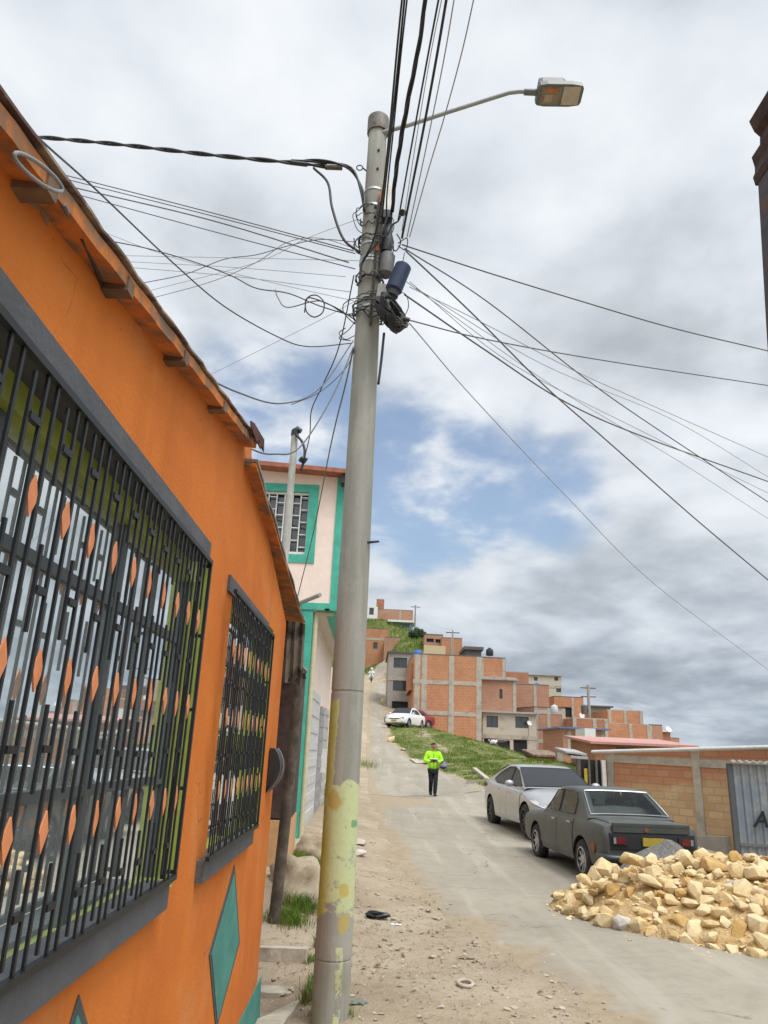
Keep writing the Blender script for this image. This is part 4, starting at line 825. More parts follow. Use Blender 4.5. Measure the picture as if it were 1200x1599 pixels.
# ------------------------------------------------------------------ houses up the hill and to the right
def wall_holes(b, x0, x1, z0, z1, y, holes, reveal=0.14):
    """wall in the plane y with rectangular openings (x0, x1, z0, z1)"""
    xs = sorted({x0, x1}|{h[0] for h in holes}|{h[1] for h in holes}); zs = sorted({z0, z1}|{h[2] for h in holes}|{h[3] for h in holes})
    for xa, xb in zip(xs[:-1], xs[1:]):
        for za, zb in zip(zs[:-1], zs[1:]):
            xm, zm = (xa+xb)/2, (za+zb)/2
            if any(h[0] < xm < h[1] and h[2] < zm < h[3] for h in holes): continue
            b.face([(xa, y, za), (xb, y, za), (xb, y, zb), (xa, y, zb)])
    for (xa, xb, za, zb) in holes:
        r = y+reveal
        b.face([(xa, y, za), (xa, r, za), (xa, r, zb), (xa, y, zb)]); b.face([(xb, r, za), (xb, y, za), (xb, y, zb), (xb, r, zb)])
        b.face([(xa, y, zb), (xa, r, zb), (xb, r, zb), (xb, y, zb)]); b.face([(xa, r, za), (xa, y, za), (xb, y, za), (xb, r, za)])
FRAME = M('window_bar_paint', (0.10, 0.085, 0.075), 0.6); DOORPAINT = M('grey_blue_door', (0.12, 0.13, 0.14), 0.6)
def house(label, px, Y, depth, mat, wins=(), doors=(), cols=(), beams=(), roof=None, slope=0.0, sink=2.5, cat='house', frame=CONCRETE, cw=0.28, name='house', over=0.0, roofmat=None, left_wins=()):
    """px = (left, right, top, bottom) in the photo, standing at distance Y"""
    xl, xr, yt, yb = px; ym = (yt+yb)/2
    x0 = at_y(xl, ym, Y).x; x1 = at_y(xr, ym, Y).x; z1 = at_y((xl+xr)/2, yt, Y).z; z0 = at_y((xl+xr)/2, yb, Y).z-sink
    t = thing(name, label, cat, ((x0+x1)/2, Y, z0+sink))
    def rect(w): 
        a = at_y(w[0], (w[2]+w[3])/2, Y); c = at_y(w[1], (w[2]+w[3])/2, Y); u = at_y((w[0]+w[1])/2, w[2], Y); d = at_y((w[0]+w[1])/2, w[3], Y); return (max(a.x, x0+0.05), min(c.x, x1-0.05), max(d.z, z0+0.05), min(u.z, z1-0.05))
    H = [rect(w) for w in list(wins)+list(doors)]
    b = MB(); wall_holes(b, x0, x1, z0, z1, Y, H)
    zb = z1+slope; y2 = Y+depth
    b.face([(x1, Y, z0), (x1, y2, z0), (x1, y2, zb), (x1, Y, z1)]); b.face([(x0, y2, z0), (x0, Y, z0), (x0, Y, z1), (x0, y2, zb)]); b.face([(x1, y2, z0), (x0, y2, z0), (x0, y2, zb), (x1, y2, zb)])
    b.face([(x0, Y, z1), (x1, Y, z1), (x1, y2, zb), (x0, y2, zb)])
    b.build('wall', mat, t)
    for i, h in enumerate(H):
        isw = i < len(wins); b = MB(); f = 0.05
        b.box((h[0], Y+0.06, h[2]), (h[0]+f, Y+0.11, h[3])); b.box((h[1]-f, Y+0.06, h[2]), (h[1], Y+0.11, h[3])); b.box((h[0]+f, Y+0.06, h[3]-f), (h[1]-f, Y+0.11, h[3])); b.box((h[0]+f, Y+0.06, h[2]), (h[1]-f, Y+0.11, h[2]+f))
        k = max(1, round((h[1]-h[0])/0.5)) if isw else 1
        for j in range(1, k): x = h[0]+(h[1]-h[0])*j/k; b.box((x-0.022, Y+0.065, h[2]+f), (x+0.022, Y+0.105, h[3]-f))
        w = b.build('window' if isw else 'door', FRAME if isw else DOORPAINT, t)
        b = MB(); b.face([(h[0], Y+0.12, h[2]), (h[1], Y+0.12, h[2]), (h[1], Y+0.12, h[3]), (h[0], Y+0.12, h[3])]); b.build('pane' if isw else 'opening_shade', DARKGLASS if isw else DARK, w)  # door openings get a flat near-black sheet, painting the shade inside
    if cols or beams:
        b = MB()
        for c in cols: x = min(max(at_y(c, ym, Y).x, x0+cw/2-0.02), x1-cw/2+0.02); b.box((x-cw/2, Y-0.035, z0), (x+cw/2, Y+0.02, z1+0.003))
        for k in beams: z = at_y((xl+xr)/2, k, Y).z; b.box((x0-0.03, Y-0.030, z-0.16), (x1+0.03, Y+0.02, z+0.16))
        b.build('concrete_frame', frame, t)
    if roof is not None:
        b = MB(); o = over; th = roof
        b.prism([(x0-o, Y-o, z1+0.004), (x1+o, Y-o, z1+0.004), (x1+o, y2+o, zb+0.004), (x0-o, y2+o, zb+0.004)], (0, 0, th)); b.build('roof', roofmat or CONCRETE, t)
    t['z1'] = z1
    return t
SLAB = M('dark_slab', (0.12, 0.11, 0.10), 0.9, var=0.2); TINROOF = M('grey_tin_roof', (0.36, 0.36, 0.35), 0.6, c2=(0.25, 0.2, 0.16), lo=0.5, hi=0.7, scale=1.5)
PINKROOF = M('faded_red_tin', (0.46, 0.235, 0.20), 0.7, c2=(0.40, 0.37, 0.35), lo=0.5, hi=0.7, scale=0.5); BLUETIN = M('blue_tin_roof', (0.10, 0.16, 0.34), 0.6, c2=(0.25, 0.30, 0.42), lo=0.5, hi=0.7, scale=3)
house('three storey orange brick house framed in grey concrete, beyond the grass bank', (645, 752, 1024, 1172), 60, 9, BRICK_A, cols=(651, 662, 705, 749), beams=(1066, 1114, 1164), roof=0.1, slope=0.5, roofmat=SLAB, cw=0.42)
# its upper left side, in shadow: the shade is put into darker brick
t = house('narrow shaded upper left side of the tall brick house', (640, 647.5, 1036, 1078), 60.4, 6, BRICK_C, sink=0.0)
t['label'] = 'upper left side of the tall brick house, its shade put into darker brick'; t['category'] = 'shaded_flank'; t.name = 'shaded_flank'
house('grey rendered two storey house with three dark openings, above the parked white car', (606, 652, 1020, 1107), 68, 8, GREYCON, wins=((615, 636, 1027, 1043), (614, 636, 1061, 1079)), doors=((612, 640, 1095, 1108),), beams=(1060,), roof=0.12, roofmat=SLAB, over=0.15)
house('brick storey with two rough openings rising right behind the tall brick house', (751, 790, 1028, 1060), 67, 8, BRICK_A, cols=(753, 787), roof=0.1, roofmat=SLAB)
house('salmon brick house with one slit window above the grey-fronted house', (753, 806, 1062, 1120), 66, 9, BRICK_B, wins=((780, 785, 1076, 1091),), beams=(1060,), cols=(804,), roof=0.12, roofmat=TINROOF, over=0.2)
house('grey-fronted two storey house with two brown windows and an open ground floor', (754, 838, 1114, 1186), 62, 8, CREAM, wins=((760, 778, 1118, 1136), (805, 826, 1119, 1137)), doors=((756, 775, 1153, 1178), (778, 797, 1156, 1180), (802, 824, 1155, 1184)), beams=(1151,), roof=0.14, roofmat=TINROOF, over=0.25)
house('long salmon brick wall house with two grey posts right of the grey-fronted house', (836, 884, 1106, 1196), 63, 10, BRICK_B, cols=(838, 858, 882), beams=(1112, 1158), roof=0.1, roofmat=SLAB, slope=0.4)
house('brick house stepping back up the slope behind the slit-window house', (800, 858, 1070, 1118), 74, 10, BRICK_B, cols=(836,), roof=0.1, roofmat=SLAB, slope=1.0)
house('low brick top storey peeking over the stepped brick roofs', (788, 826, 1050, 1085), 82, 8, BRICK_C, roof=0.1, roofmat=TINROOF, slope=0.8)
house('cream upper storey with two small dark windows, highest on the right ridge', (826, 877, 1055, 1100), 98, 8, CREAM, wins=((834, 840, 1057, 1063), (866, 872, 1057, 1063), (869, 877, 1074, 1081)), beams=(1072,), roof=0.12, roofmat=TINROOF, over=0.2)
house('orange brick cube house with a shadowed timber lean-to below the ridge', (866, 912, 1089, 1130), 86, 8, BRICK_A, doors=((870, 896, 1104, 1120),), cols=(895,), roof=0.1, roofmat=SLAB)
house('small house of grey planks and dark openings beside the far power pole', (911, 954, 1104, 1130), 88, 6, GREYCON, doors=((914, 922, 1106, 1122), (926, 936, 1112, 1122)), roof=0.15, roofmat=SLAB, over=0.3)
house('large orange brick house standing highest at the right end of the row', (950, 1006, 1110, 1175), 76, 8, BRICK_A, cols=(954, 978, 1003), roof=0.06, roofmat=CONCRETE)
house('broad orange brick house in front of the row, right of the white tower', (944, 1016, 1131, 1178), 70, 9, BRICK_A, cols=(947, 986, 1014), roof=0.06, roofmat=CONCRETE)
house('brick house with a low sloping roofline at the right end of the row', (1014, 1036, 1133, 1178), 74, 8, BRICK_B, cols=(1017,), roof=0.1, slope=-1.0, roofmat=SLAB)
house('tiny brick roof hut with a white sheet on top, last of the row', (1036, 1048, 1143, 1178), 84, 3, BRICK_C, roof=0.15, roofmat=WHITEP, over=0.3)
house('low brick stub house trailing off beyond the roof hut', (1046, 1062, 1153, 1178), 90, 6, BRICK_B, roof=0.08, roofmat=SLAB)
house('long low brick house under a parapet, left of the white tower', (896, 950, 1123, 1175), 60, 7, BRICK_C, cols=(898, 930, 948), roof=0.08, roofmat=CONCRETE)
house('brick house with pale posts under the blue tin roof', (880, 946, 1139, 1196), 52, 6, BRICK_B, cols=(890, 918, 944), roof=0.1, roofmat=BLUETIN, over=0.35)
house('white box room standing on the low roofs under the blue tin', (914, 931, 1139, 1172), 44, 2.0, WHITEP, roof=0.05, roofmat=WHITEP, cat='roof room', name='roof_room', sink=0.2)
house('low house under a long faded red tin roof behind the block wall', (930, 1080, 1165, 1192), 33, 4, BRICK_C, wins=((962, 990, 1167, 1172),), roof=0.10, slope=0.32, roofmat=PINKROOF, over=0.25)
house('small brown brick shed with a sloping roof beside a grey pillar', (838, 872, 1182, 1204), 45, 3, BRICK_C, roof=0.1, slope=0.3, roofmat=RUST, cat='shed', name='shed', over=0.2)
house('low orange brick yard wall at the end of the grass bank', (870, 906, 1176, 1206), 42, 0.3, BRICK_A, cols=(875,), cat='wall', name='yard_wall', frame=GREYCON, cw=0.3)
# on the hill top, left
house('long brick house on the hilltop with a white window corner', (560, 645, 952, 990), 132, 10, BRICK_B, cols=(625,), roof=0.1, roofmat=SLAB, slope=-1.0)
house('small white hut with a dark window at the left end of the hilltop brick house', (566, 590, 947, 966), 129, 1.8, WHITEP, wins=((577, 584, 949, 960),), cat='hut', name='hut', sink=0.5)
house('square brick stair tower on the hilltop house', (588, 600, 936, 962), 134, 3, BRICK_C, roof=0.1, cat='stair tower', name='stair_tower', sink=1.0)
house('small teal and white building at the foot of the hilltop house', (609, 645, 972, 988), 126, 4, M('teal_grey_wall', (0.20, 0.28, 0.30), 0.8), wins=((615, 640, 974, 980),), roof=0.35, roofmat=WHITEP, over=0.4)
house('orange brick house half hidden by the pole on the grassy slope', (560, 606, 982, 1030), 108, 8, BRICK_A, wins=((583, 590, 1003, 1013),), beams=(998,), roof=0.1, slope=0.4, roofmat=SLAB)
house('brown brick wing stepping down the grassy slope', (600, 625, 996, 1030), 106, 8, BRICK_B, roof=0.1, slope=-1.5, roofmat=SLAB)
house('brick house behind the tall brick house, with a white front wall', (663, 692, 992, 1030), 92, 6, BRICK_B, doors=((666, 678, 997, 1003), (680, 690, 998, 1004)), roof=0.15, roofmat=SLAB)
house('orange brick room beside the small far pole', (690, 722, 997, 1030), 90, 6, BRICK_A, cols=(706,), roof=0.1, roofmat=SLAB)
house('pale yellow garden wall below the far brick rooms', (662, 696, 1008, 1030), 86, 0.3, M('pale_yellow_wall', (0.55, 0.44, 0.27), 0.9), cat='wall', name='garden_wall')
house('dark tin covered terrace on the roof behind the tall brick house', (728, 752, 1015, 1030), 72, 4, SLAB, roof=0.3, roofmat=SLAB, over=0.2, cat='roof shelter', name='roof_shelter', sink=0.5)
# water tanks, dishes
def tank(px, py, Y, r, label, mat=BLUETANK):
    c = at_y(px, py, Y); b = MB(); b.lathe([(0, 0), (r*0.92, 0), (r, r*0.3), (r*1.02, r*1.2), (r*0.85, r*1.7), (r*0.4, r*1.95), (r*0.38, r*2.1), (0, r*2.1)], 16, Matrix.Translation(c))
    return tag(b.build('water_tank', mat, smooth=40), label, 'water tank')
tank(652, 1031, 62, 0.42, 'bright blue water tank on the corner of the tall brick house'); tank(839, 1080, 92, 0.5, 'blue water tank below the cream upper storey')
tank(866, 1113, 60, 0.3, 'pale grey water tank on the salmon brick house', M('pale_plastic', (0.5, 0.52, 0.53), 0.5)); tank(765, 1024, 70, 0.35, 'small dark water tank on the roof right of the tall brick house', BLACKPLASTIC)
def dish(px, py, Y, r, label):
    c = at_y(px, py, Y); t = thing('satellite_dish', label, 'satellite dish', c); T = Matrix.Translation(c)@Matrix.Rotation(R(60), 4, 'X')@Matrix.Rotation(R(20), 4, 'Y')
    b = MB(); b.lathe([(0.0, -0.02), (r*0.5, 0.03), (r, 0.14*r+0.07), (r, 0.16*r+0.08), (r*0.5, 0.05), (0, 0.0)], 16, T); b.build('reflector', WHITEP, t, smooth=50)
    b = MB(); b.tube([c, c+Vector((0, 0.15, -0.9))], 0.03, 6); b.build('bracket', STEEL, t)
dish(909, 1119, 84, 0.4, 'white satellite dish on the roofs beside the far power pole'); dish(1043, 1139, 82, 0.36, 'white satellite dish on the last roof hut of the row'); dish(826, 1130, 61.5, 0.2, 'small satellite dish on the grey-fronted house')
# power poles far off
def far_pole(px, ytop, ybot, Y, label, arms=1, tr=False, r=0.12):
    a, c = at_y(px, ybot, Y), at_y(px, ytop, Y); a.z -= 1.0; c.x = a.x; t = thing('power_pole', label, 'power pole', a); b = MB(); b.tube([a, c], [r*1.3, r], 10); b.build('shaft', GREYCON, t, smooth=60)
    for k in range(arms): b = MB(); z = c.z-0.3-k*0.9; b.box((a.x-0.8, Y-0.06, z-0.05), (a.x+0.8, Y+0.06, z+0.05)); b.build('crossarm', WOOD, t)
    if tr: b = MB(); b.lathe([(0, 0), (0.32, 0), (0.34, 0.8), (0.2, 0.95), (0, 0.95)], 12, Matrix.Translation((a.x-0.55, Y-0.1, c.z-3.0))); b.build('transformer', SLAB, t)
    return c
fp1 = far_pole(921, 1070, 1125, 80, 'far power pole with a transformer above the brick roofs', 2, True, 0.14); fp2 = far_pole(648, 945, 988, 122, 'thin power pole at the right end of the hilltop house', 1); fp3 = far_pole(707, 984, 1016, 88, 'small power pole beside the far orange room', 1, False, 0.09)
# evergreen bush on the hill
bt = thing('bush', 'dark round bush at the end of the hilltop grass', 'bush', at_y(652, 1000, 112))
b = MB(); base = at_y(652, 1000, 112); b.tube([base-Vector((0, 0, .6)), base+Vector((0.1, 0, 1.0))], [0.18, 0.1], 6); b.build('trunk', WOOD, bt)
V = []; F = []
for k in range(2600):
    d = Vector((random.gauss(0, 1), random.gauss(0, 1), random.gauss(0, 1))).normalized(); rr0 = random.uniform(0.55, 1.0)*(1+0.25*mnoise.noise(d*2.2))
    p = base+Vector((0, 0, 0.75))+Vector((d.x*1.35, d.y*1.3, d.z*1.0+0.1))*rr0; a = Vector((random.gauss(0, 1), random.gauss(0, 1), random.gauss(0, 1))).normalized()*0.13; c2 = a.orthogonal().normalized()*0.07
    i = len(V); V += [tuple(p-a), tuple(p+c2), tuple(p+a), tuple(p-c2)]; F.append((i, i+1, i+2, i+3))
b = MB(); b.v = [Vector(v) for v in V]; b.f = F; b.uv = [[(0, 0)]*4]*len(F); b.mi = [0]*len(F); b.build('crown', M('dark_leaves', (0.022, 0.045, 0.014), 0.8, c2=(0.05, 0.08, 0.02), lo=0.45, hi=0.6, scale=3), bt)

# ------------------------------------------------------------------ block wall, its lean-to and the tin gate at the right
YL, YR = 23.0, 19.0; A0 = at_y(946, 1180, YL); B0 = at_y(1200, 1180, YR); dxy = Vector((B0.x-A0.x, B0.y-A0.y, 0)); Lw = dxy.length; ex = dxy.normalized(); ny_ = Vector((ex.y, -ex.x, 0)); ny_ = ny_ if ny_.y < 0 else -ny_
def on_wall(px, py, off=0.0):
    """point of the block wall's face seen at a photo pixel"""
    d = Vector(ray(px, py).tolist()); c = Vector(CAM.tolist()); P0 = A0+ny_*off; t = (P0-c).dot(ny_)/d.dot(ny_); return c+d*t
zt0, zt1 = on_wall(948, 1173).z, on_wall(1195, 1167).z
bw = thing('wall', 'long wall of worn orange and sandy blocks behind the parked cars', 'wall', A0.lerp(B0, 0.5)-Vector((0, 0, 2)))
Bx = A0+ex*(Lw+6); g0 = -1.2
def wq(b, pts): # quad with uv along the wall
    b.face(pts, [((Vector(p)-A0).dot(ex), Vector(p).z) for p in pts])
zsplit = 0.62
b = MB(); zt2 = zt1+(zt1-zt0)*6/Lw
b2 = MB(); wq(b, [(A0.x, A0.y, g0), (Bx.x, Bx.y, g0), (Bx.x, Bx.y, zt2), (A0.x, A0.y, zt0)])
th = -ny_*0.16
b.face([A0+Vector((0, 0, zt0-A0.z)), Vector((Bx.x, Bx.y, zt2)), Vector((Bx.x, Bx.y, zt2))+th, A0+Vector((0, 0, zt0-A0.z))+th])
b.face([Vector((A0.x, A0.y, g0))+th, Vector((A0.x, A0.y, g0)), Vector((A0.x, A0.y, zt0)), Vector((A0.x, A0.y, zt0))+th]); b.face([Vector((Bx.x, Bx.y, g0))+th, Vector((A0.x, A0.y, g0))+th, Vector((A0.x, A0.y, zt0))+th, Vector((Bx.x, Bx.y, zt2))+th])
def wallmat():
    m = BRICK_Y.copy(); m.name = 'worn_block_wall'; nt = m.node_tree; p = nt.nodes['Principled BSDF']; src = p.inputs['Base Color'].links[0].from_socket
    pos = nt.nodes.new('ShaderNodeNewGeometry').outputs['Position']; sep = nt.nodes.new('ShaderNodeSeparateXYZ'); nt.links.new(pos, sep.inputs[0])
    bk = nt.nodes.new('ShaderNodeTexBrick'); uv = nt.nodes.new('ShaderNodeUVMap'); nt.links.new(uv.outputs[0], bk.inputs['Vector'])
    for k, v in (('Scale', 1), ('Brick Width', 0.42), ('Row Height', 0.19), ('Mortar Size', 0.018)): bk.inputs[k].default_value = v
    bk.inputs['Color1'].default_value = (0.47, 0.20, 0.10, 1); bk.inputs['Color2'].default_value = (0.50, 0.245, 0.125, 1); bk.inputs['Mortar'].default_value = (0.34, 0.20, 0.13, 1)
    n = _noise(nt, 0.55, 6, 0.6); f = _math(nt, 'ADD', _math(nt, 'MULTIPLY', sep.outputs[2], 0.9), _math(nt, 'SUBTRACT', _math(nt, 'MULTIPLY', n, 1.2), _math(nt, 'MULTIPLY', sep.outputs[0], 0.16)))
    o = _mix(nt, _range(nt, f, 0.12, 0.42), src, bk.outputs['Color']); nt.links.new(o, p.inputs['Base Color']); return m
b.build('block_wall', wallmat(), bw)
def bar_on_wall(name, p, q, wpx, mat, off=0.03):
    b = MB(); b.bar(p, q, wpx, wpx, ny_); return b.build(name, mat, bw)
b = MB(); p, q = on_wall(946, 1184), on_wall(1215, 1198); q2 = p+(q-p)*1.6; d = 0.03
for (a_, c_, hgt) in ((p, q2, 0.20),):
    b.prism([a_+Vector((0, 0, -hgt/2)), c_+Vector((0, 0, -hgt/2)), c_+Vector((0, 0, hgt/2)), a_+Vector((0, 0, hgt/2))], ny_*0.03)
b.build('beam', CONCRETE, bw)
for (x_, yt_) in ((953, 1176), (1086, 1172)):
    p = on_wall(x_, yt_); b = MB(); a_ = Vector((p.x, p.y, g0)); u = ex*0.11
    b.prism([a_-u, a_+u, a_+u+Vector((0, 0, p.z-g0)), a_-u+Vector((0, 0, p.z-g0))], ny_*0.034); b.build('column', CONCRETE, bw)
b = MB(); a_ = Vector((A0.x, A0.y, 0)); 
p, q = on_wall(925, 1174, 0.12), on_wall(1210, 1166.5, 0.12); q = p+(q-p)*1.5; b.tube([p, p.lerp(q, .3), q], 0.05, 8); b.build('gutter', M('white_gutter', (0.62, 0.61, 0.58), 0.6), bw)
p, q = on_wall(990, 1303), on_wall(1140, 1306); b = MB(); b.prism([Vector((p.x, p.y, g0)), Vector((q.x, q.y, g0)), Vector((q.x, q.y, q.z)), Vector((p.x, p.y, p.z))], ny_*0.25); b.build('footing', GREYCON, bw)
# lean-to doorway at the wall's left end
lt = thing('lean_to', 'dark open lean-to with a ragged tin canopy at the left end of the block wall', 'lean-to', A0-Vector((0.6, 0, 1.8)))
p = A0.copy(); L0 = at_y(905, 1200, YL); z0 = -1.0; zt = at_y(915, 1186, YL).z
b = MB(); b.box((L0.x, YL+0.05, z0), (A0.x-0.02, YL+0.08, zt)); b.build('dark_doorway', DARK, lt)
b = MB(); b.box((L0.x-0.08, YL-0.1, z0), (L0.x+0.02, YL+0.05, zt)); b.build('post', SLAB, lt)
b = MB(); b.box((A0.x-0.16, YL-0.14, z0), (A0.x-0.05, YL-0.01, zt)); b.build('post', WHITEP, lt)
for k in (0.35, 0.62): x = L0.x+(A0.x-L0.x)*k; b = MB(); b.box((x-0.03, YL-0.06, z0), (x+0.03, YL, zt)); b.build('upright', SLAB, lt)
x = L0.x+(A0.x-L0.x)*0.2; b = MB(); b.box((x-0.04, YL-0.08, 0.6), (x+0.05, YL-0.02, zt-0.25)); b.build('yellow_board', M('yellow_board', (0.45, 0.33, 0.03), 0.7), lt)
b = MB(); c0, c1 = at_y(884, 1176, YL-1.0), at_y(917, 1180, YL-1.0); d0 = Vector((0.0, 1.3, 0.12))
b.prism([c0, c1, c1+d0, c0+d0], (0, 0, 0.05)); b.prism([c0+Vector((0.12, -0.1, -0.13)), c1+Vector((0, -0.1, -0.1)), c1+d0+Vector((0, 0, -.1)), c0+d0+Vector((.1, 0, -.1))], (0, 0, 0.06)); b.build('canopy', TINROOF, lt)
# tin gate
gt = thing('metal_shed', 'grey corrugated metal shed with painted black letters at the right edge', 'metal shed', (8.2, 16, -0.3))
GYY = 15.6
g0_, g1_ = at_y(1138, 1200, GYY), at_y(1215, 1200, GYY); zt = at_y(1160, 1193, GYY).z; zb = -0.55; xend = g0_.x+3.6
def tin_wall(b, p, q, z0, z1, pitch=0.15, amp=0.022):
    L = (q-p).length; e = (q-p).normalized(); nn = Vector((e.y, -e.x, 0)); prof = []; s = 0
    while s < L: prof += [(s, 0), (min(L, s+pitch*0.35), 0), (min(L, s+pitch*0.5), amp), (min(L, s+pitch*0.85), amp)]; s += pitch
    prof.append((L, 0))
    for (s0, d0), (s1, d1) in zip(prof[:-1], prof[1:]):
        if s1-s0 < 1e-5: continue
        a_ = p+e*s0+nn*d0; c_ = p+e*s1+nn*d1; b.face([(a_.x, a_.y, z0), (c_.x, c_.y, z0), (c_.x, c_.y, z1), (a_.x, a_.y, z1)])
TINGATE = M('weathered_grey_tin', (0.26, 0.27, 0.27), 0.6, c2=(0.17, 0.205, 0.245), lo=0.42, hi=0.58, scale=0.9, var=0.15, metal=0.25, c3=(0.10, 0.085, 0.075), lo3=0.62, hi3=0.75, scale3=2.2)
b = MB(); gp, gq = Vector((g0_.x, GYY, 0)), Vector((xend, GYY-0.25, 0)); tin_wall(b, gp, gq, zb, zt, 0.16, 0.025); b.build('front_sheet', TINGATE, gt)
b = MB(); tin_wall(b, Vector((g0_.x+1.7, GYY+2.6, 0)), gp, zb, zt-0.05); b.build('side_sheet', TINGATE, gt)
b = MB(); tin_wall(b, Vector((xend, GYY-0.25, 0)), Vector((xend, GYY+2.6, 0)), zb, zt); b.build('side_sheet', TINGATE, gt)
b = MB(); corrugated(b, (g0_.x-0.05, GYY-0.12, zt+0.03), (xend, GYY-0.4, zt+0.03), (g0_.x+1.2, GYY+2.4, zt+0.08), 24, 0.02); b.build('roof', M('rusty_roof_tin', (0.2, 0.17, 0.14), 0.6, c2=(0.28, 0.27, 0.26), lo=0.45, hi=0.6, scale=3), gt)
b = MB(); b.box((g0_.x-0.04, GYY-0.06, zb), (g0_.x+0.05, GYY+0.02, zt)); b.build('corner_post', M('dark_steel', (0.07, 0.075, 0.08), 0.6), gt)
b = MB(); b.box((g0_.x+0.05, GYY-0.10, 0.29), (xend, GYY-0.272, 0.32)) if False else b.bar((g0_.x+0.06, GYY-0.045, at_y(1150, 1318, GYY).z), (xend, GYY-0.295, at_y(1150, 1318, GYY).z), 0.03, 0.05); b.build('rail', M('rail_steel', (0.12, 0.125, 0.13), 0.6), gt)
fd = bpy.data.curves.new('lettering', 'FONT'); fd.body = 'A6'; fd.size = 0.42; fd.extrude = 0.004; fd.offset = 0.008; fd.shear = 0.25; fd.space_character = 0.95
fo = bpy.data.objects.new('lettering', fd); col.objects.link(fo); p = at_y(1177, 1291, GYY-0.12); fo.rotation_euler = (R(90), 0, -0.07); fo.location = p
bpy.context.view_layer.update(); fm = bpy.data.meshes.new_from_object(fo.evaluated_get(bpy.context.evaluated_depsgraph_get())); bpy.data.objects.remove(fo)
fo = bpy.data.objects.new('lettering', fm); col.objects.link(fo); fo.rotation_euler = (R(90), 0, -0.07); fo.parent = gt; fo.location = p-wloc(gt); fm.materials.append(IRON)

# rusty steel post close by at the right
rx = lambda px, py: at_y(px, py, 3.2)
rp_ = thing('rusty_post', 'dark rusty steel post with a ragged flared top at the right edge', 'post', (rx(1180, 290).x+0.15, 3.2, 0))
prof = [rx(*q) for q in ((1215, 125), (1200, 146), (1170, 190), (1178, 206), (1187, 214), (1187, 232), (1174, 246), (1179, 262), (1179, 270), (1176, 278))]
low = rx(1180, 290); bx0 = low.x
poly = prof+[Vector((bx0, 3.2, low.z)), Vector((bx0+0.012, 3.2, low.z-1.2)), Vector((bx0+0.03, 3.2, -0.1)), Vector((bx0+0.30, 3.2, -0.1)), Vector((bx0+0.30, 3.2, prof[0].z))]
b = MB(); b.prism([Vector((p.x, 3.2, p.z)) for p in prof]+[Vector((bx0+0.30, 3.2, low.z)), Vector((bx0+0.30, 3.2, prof[0].z))][::1] if False else [prof[0]]+prof[1:]+[Vector((bx0, 3.2, low.z)), Vector((bx0+0.3, 3.2, low.z)), Vector((bx0+0.3, 3.2, prof[0].z))], (0, -0.22, 0)); b.build('flared_top', M('rust_brown', (0.085, 0.042, 0.032), 0.85, c2=(0.035, 0.022, 0.02), lo=0.4, hi=0.6, scale=9, var=0.3, bump=0.4), rp_)
_k = at_y(1197, 512, 3.18); kx, kz = _k.x, _k.z
b = MB(); b.prism([Vector((bx0+0.004, 3.18, low.z)), Vector((kx, 3.18, kz)), Vector((bx0+0.004+(kx-bx0)*(low.z+0.15)/(low.z-kz), 3.18, -0.15)), Vector((bx0+0.28+(kx-bx0)*(low.z+0.15)/(low.z-kz), 3.18, -0.15)), Vector((bx0+0.28, 3.18, low.z))], (0, -0.16, 0)); b.build('shaft', M('dark_blue_rust', (0.045, 0.045, 0.055), 0.7, c2=(0.085, 0.04, 0.03), lo=0.5, hi=0.62, scale=6, var=0.3, bump=0.3), rp_)
# ------------------------------------------------------------------ cars
TYRE = M('tyre_rubber', (0.022, 0.022, 0.022), 0.85, var=0.2, vscale=30, c2=(0.07, 0.06, 0.05), lo=0.55, hi=0.7, scale=8)
BLACKTRIM = M('black_trim', (0.018, 0.018, 0.02), 0.5); CHROME = M('chrome', (0.55, 0.55, 0.56), 0.2, metal=1.0, var=0.05); SILVERRIM = M('alloy', (0.42, 0.43, 0.44), 0.35, metal=0.8, var=0.1)
REDLENS = M('red_lens', (0.15, 0.009, 0.011), 0.25, var=0.1); CLEARLENS = M('clear_lens', (0.22, 0.23, 0.24), 0.12, var=0.1); YPLATE = M('yellow_plate', (0.38, 0.28, 0.03), 0.5); AMBER = M('amber_lens', (0.45, 0.16, 0.01), 0.3)
def catm(xs, vs, x):
    """smooth interpolation through the stations (monotone enough for car profiles)"""
    i = int(np.clip(np.searchsorted(xs, x)-1, 0, len(xs)-2)); h = xs[i+1]-xs[i]; t = (x-xs[i])/h
    def sl(k):
        if k == 0: return (vs[1]-vs[0])/(xs[1]-xs[0])
        if k == len(xs)-1: return (vs[-1]-vs[-2])/(xs[-1]-xs[-2])
        a = (vs[k]-vs[k-1])/(xs[k]-xs[k-1]); c = (vs[k+1]-vs[k])/(xs[k+1]-xs[k]); return 0.0 if a*c <= 0 else 2*a*c/(a+c)
    m0, m1 = sl(i)*h, sl(i+1)*h
    return (2*t**3-3*t**2+1)*vs[i]+(t**3-2*t**2+t)*m0+(-2*t**3+3*t**2)*vs[i+1]+(t**3-t**2)*m1
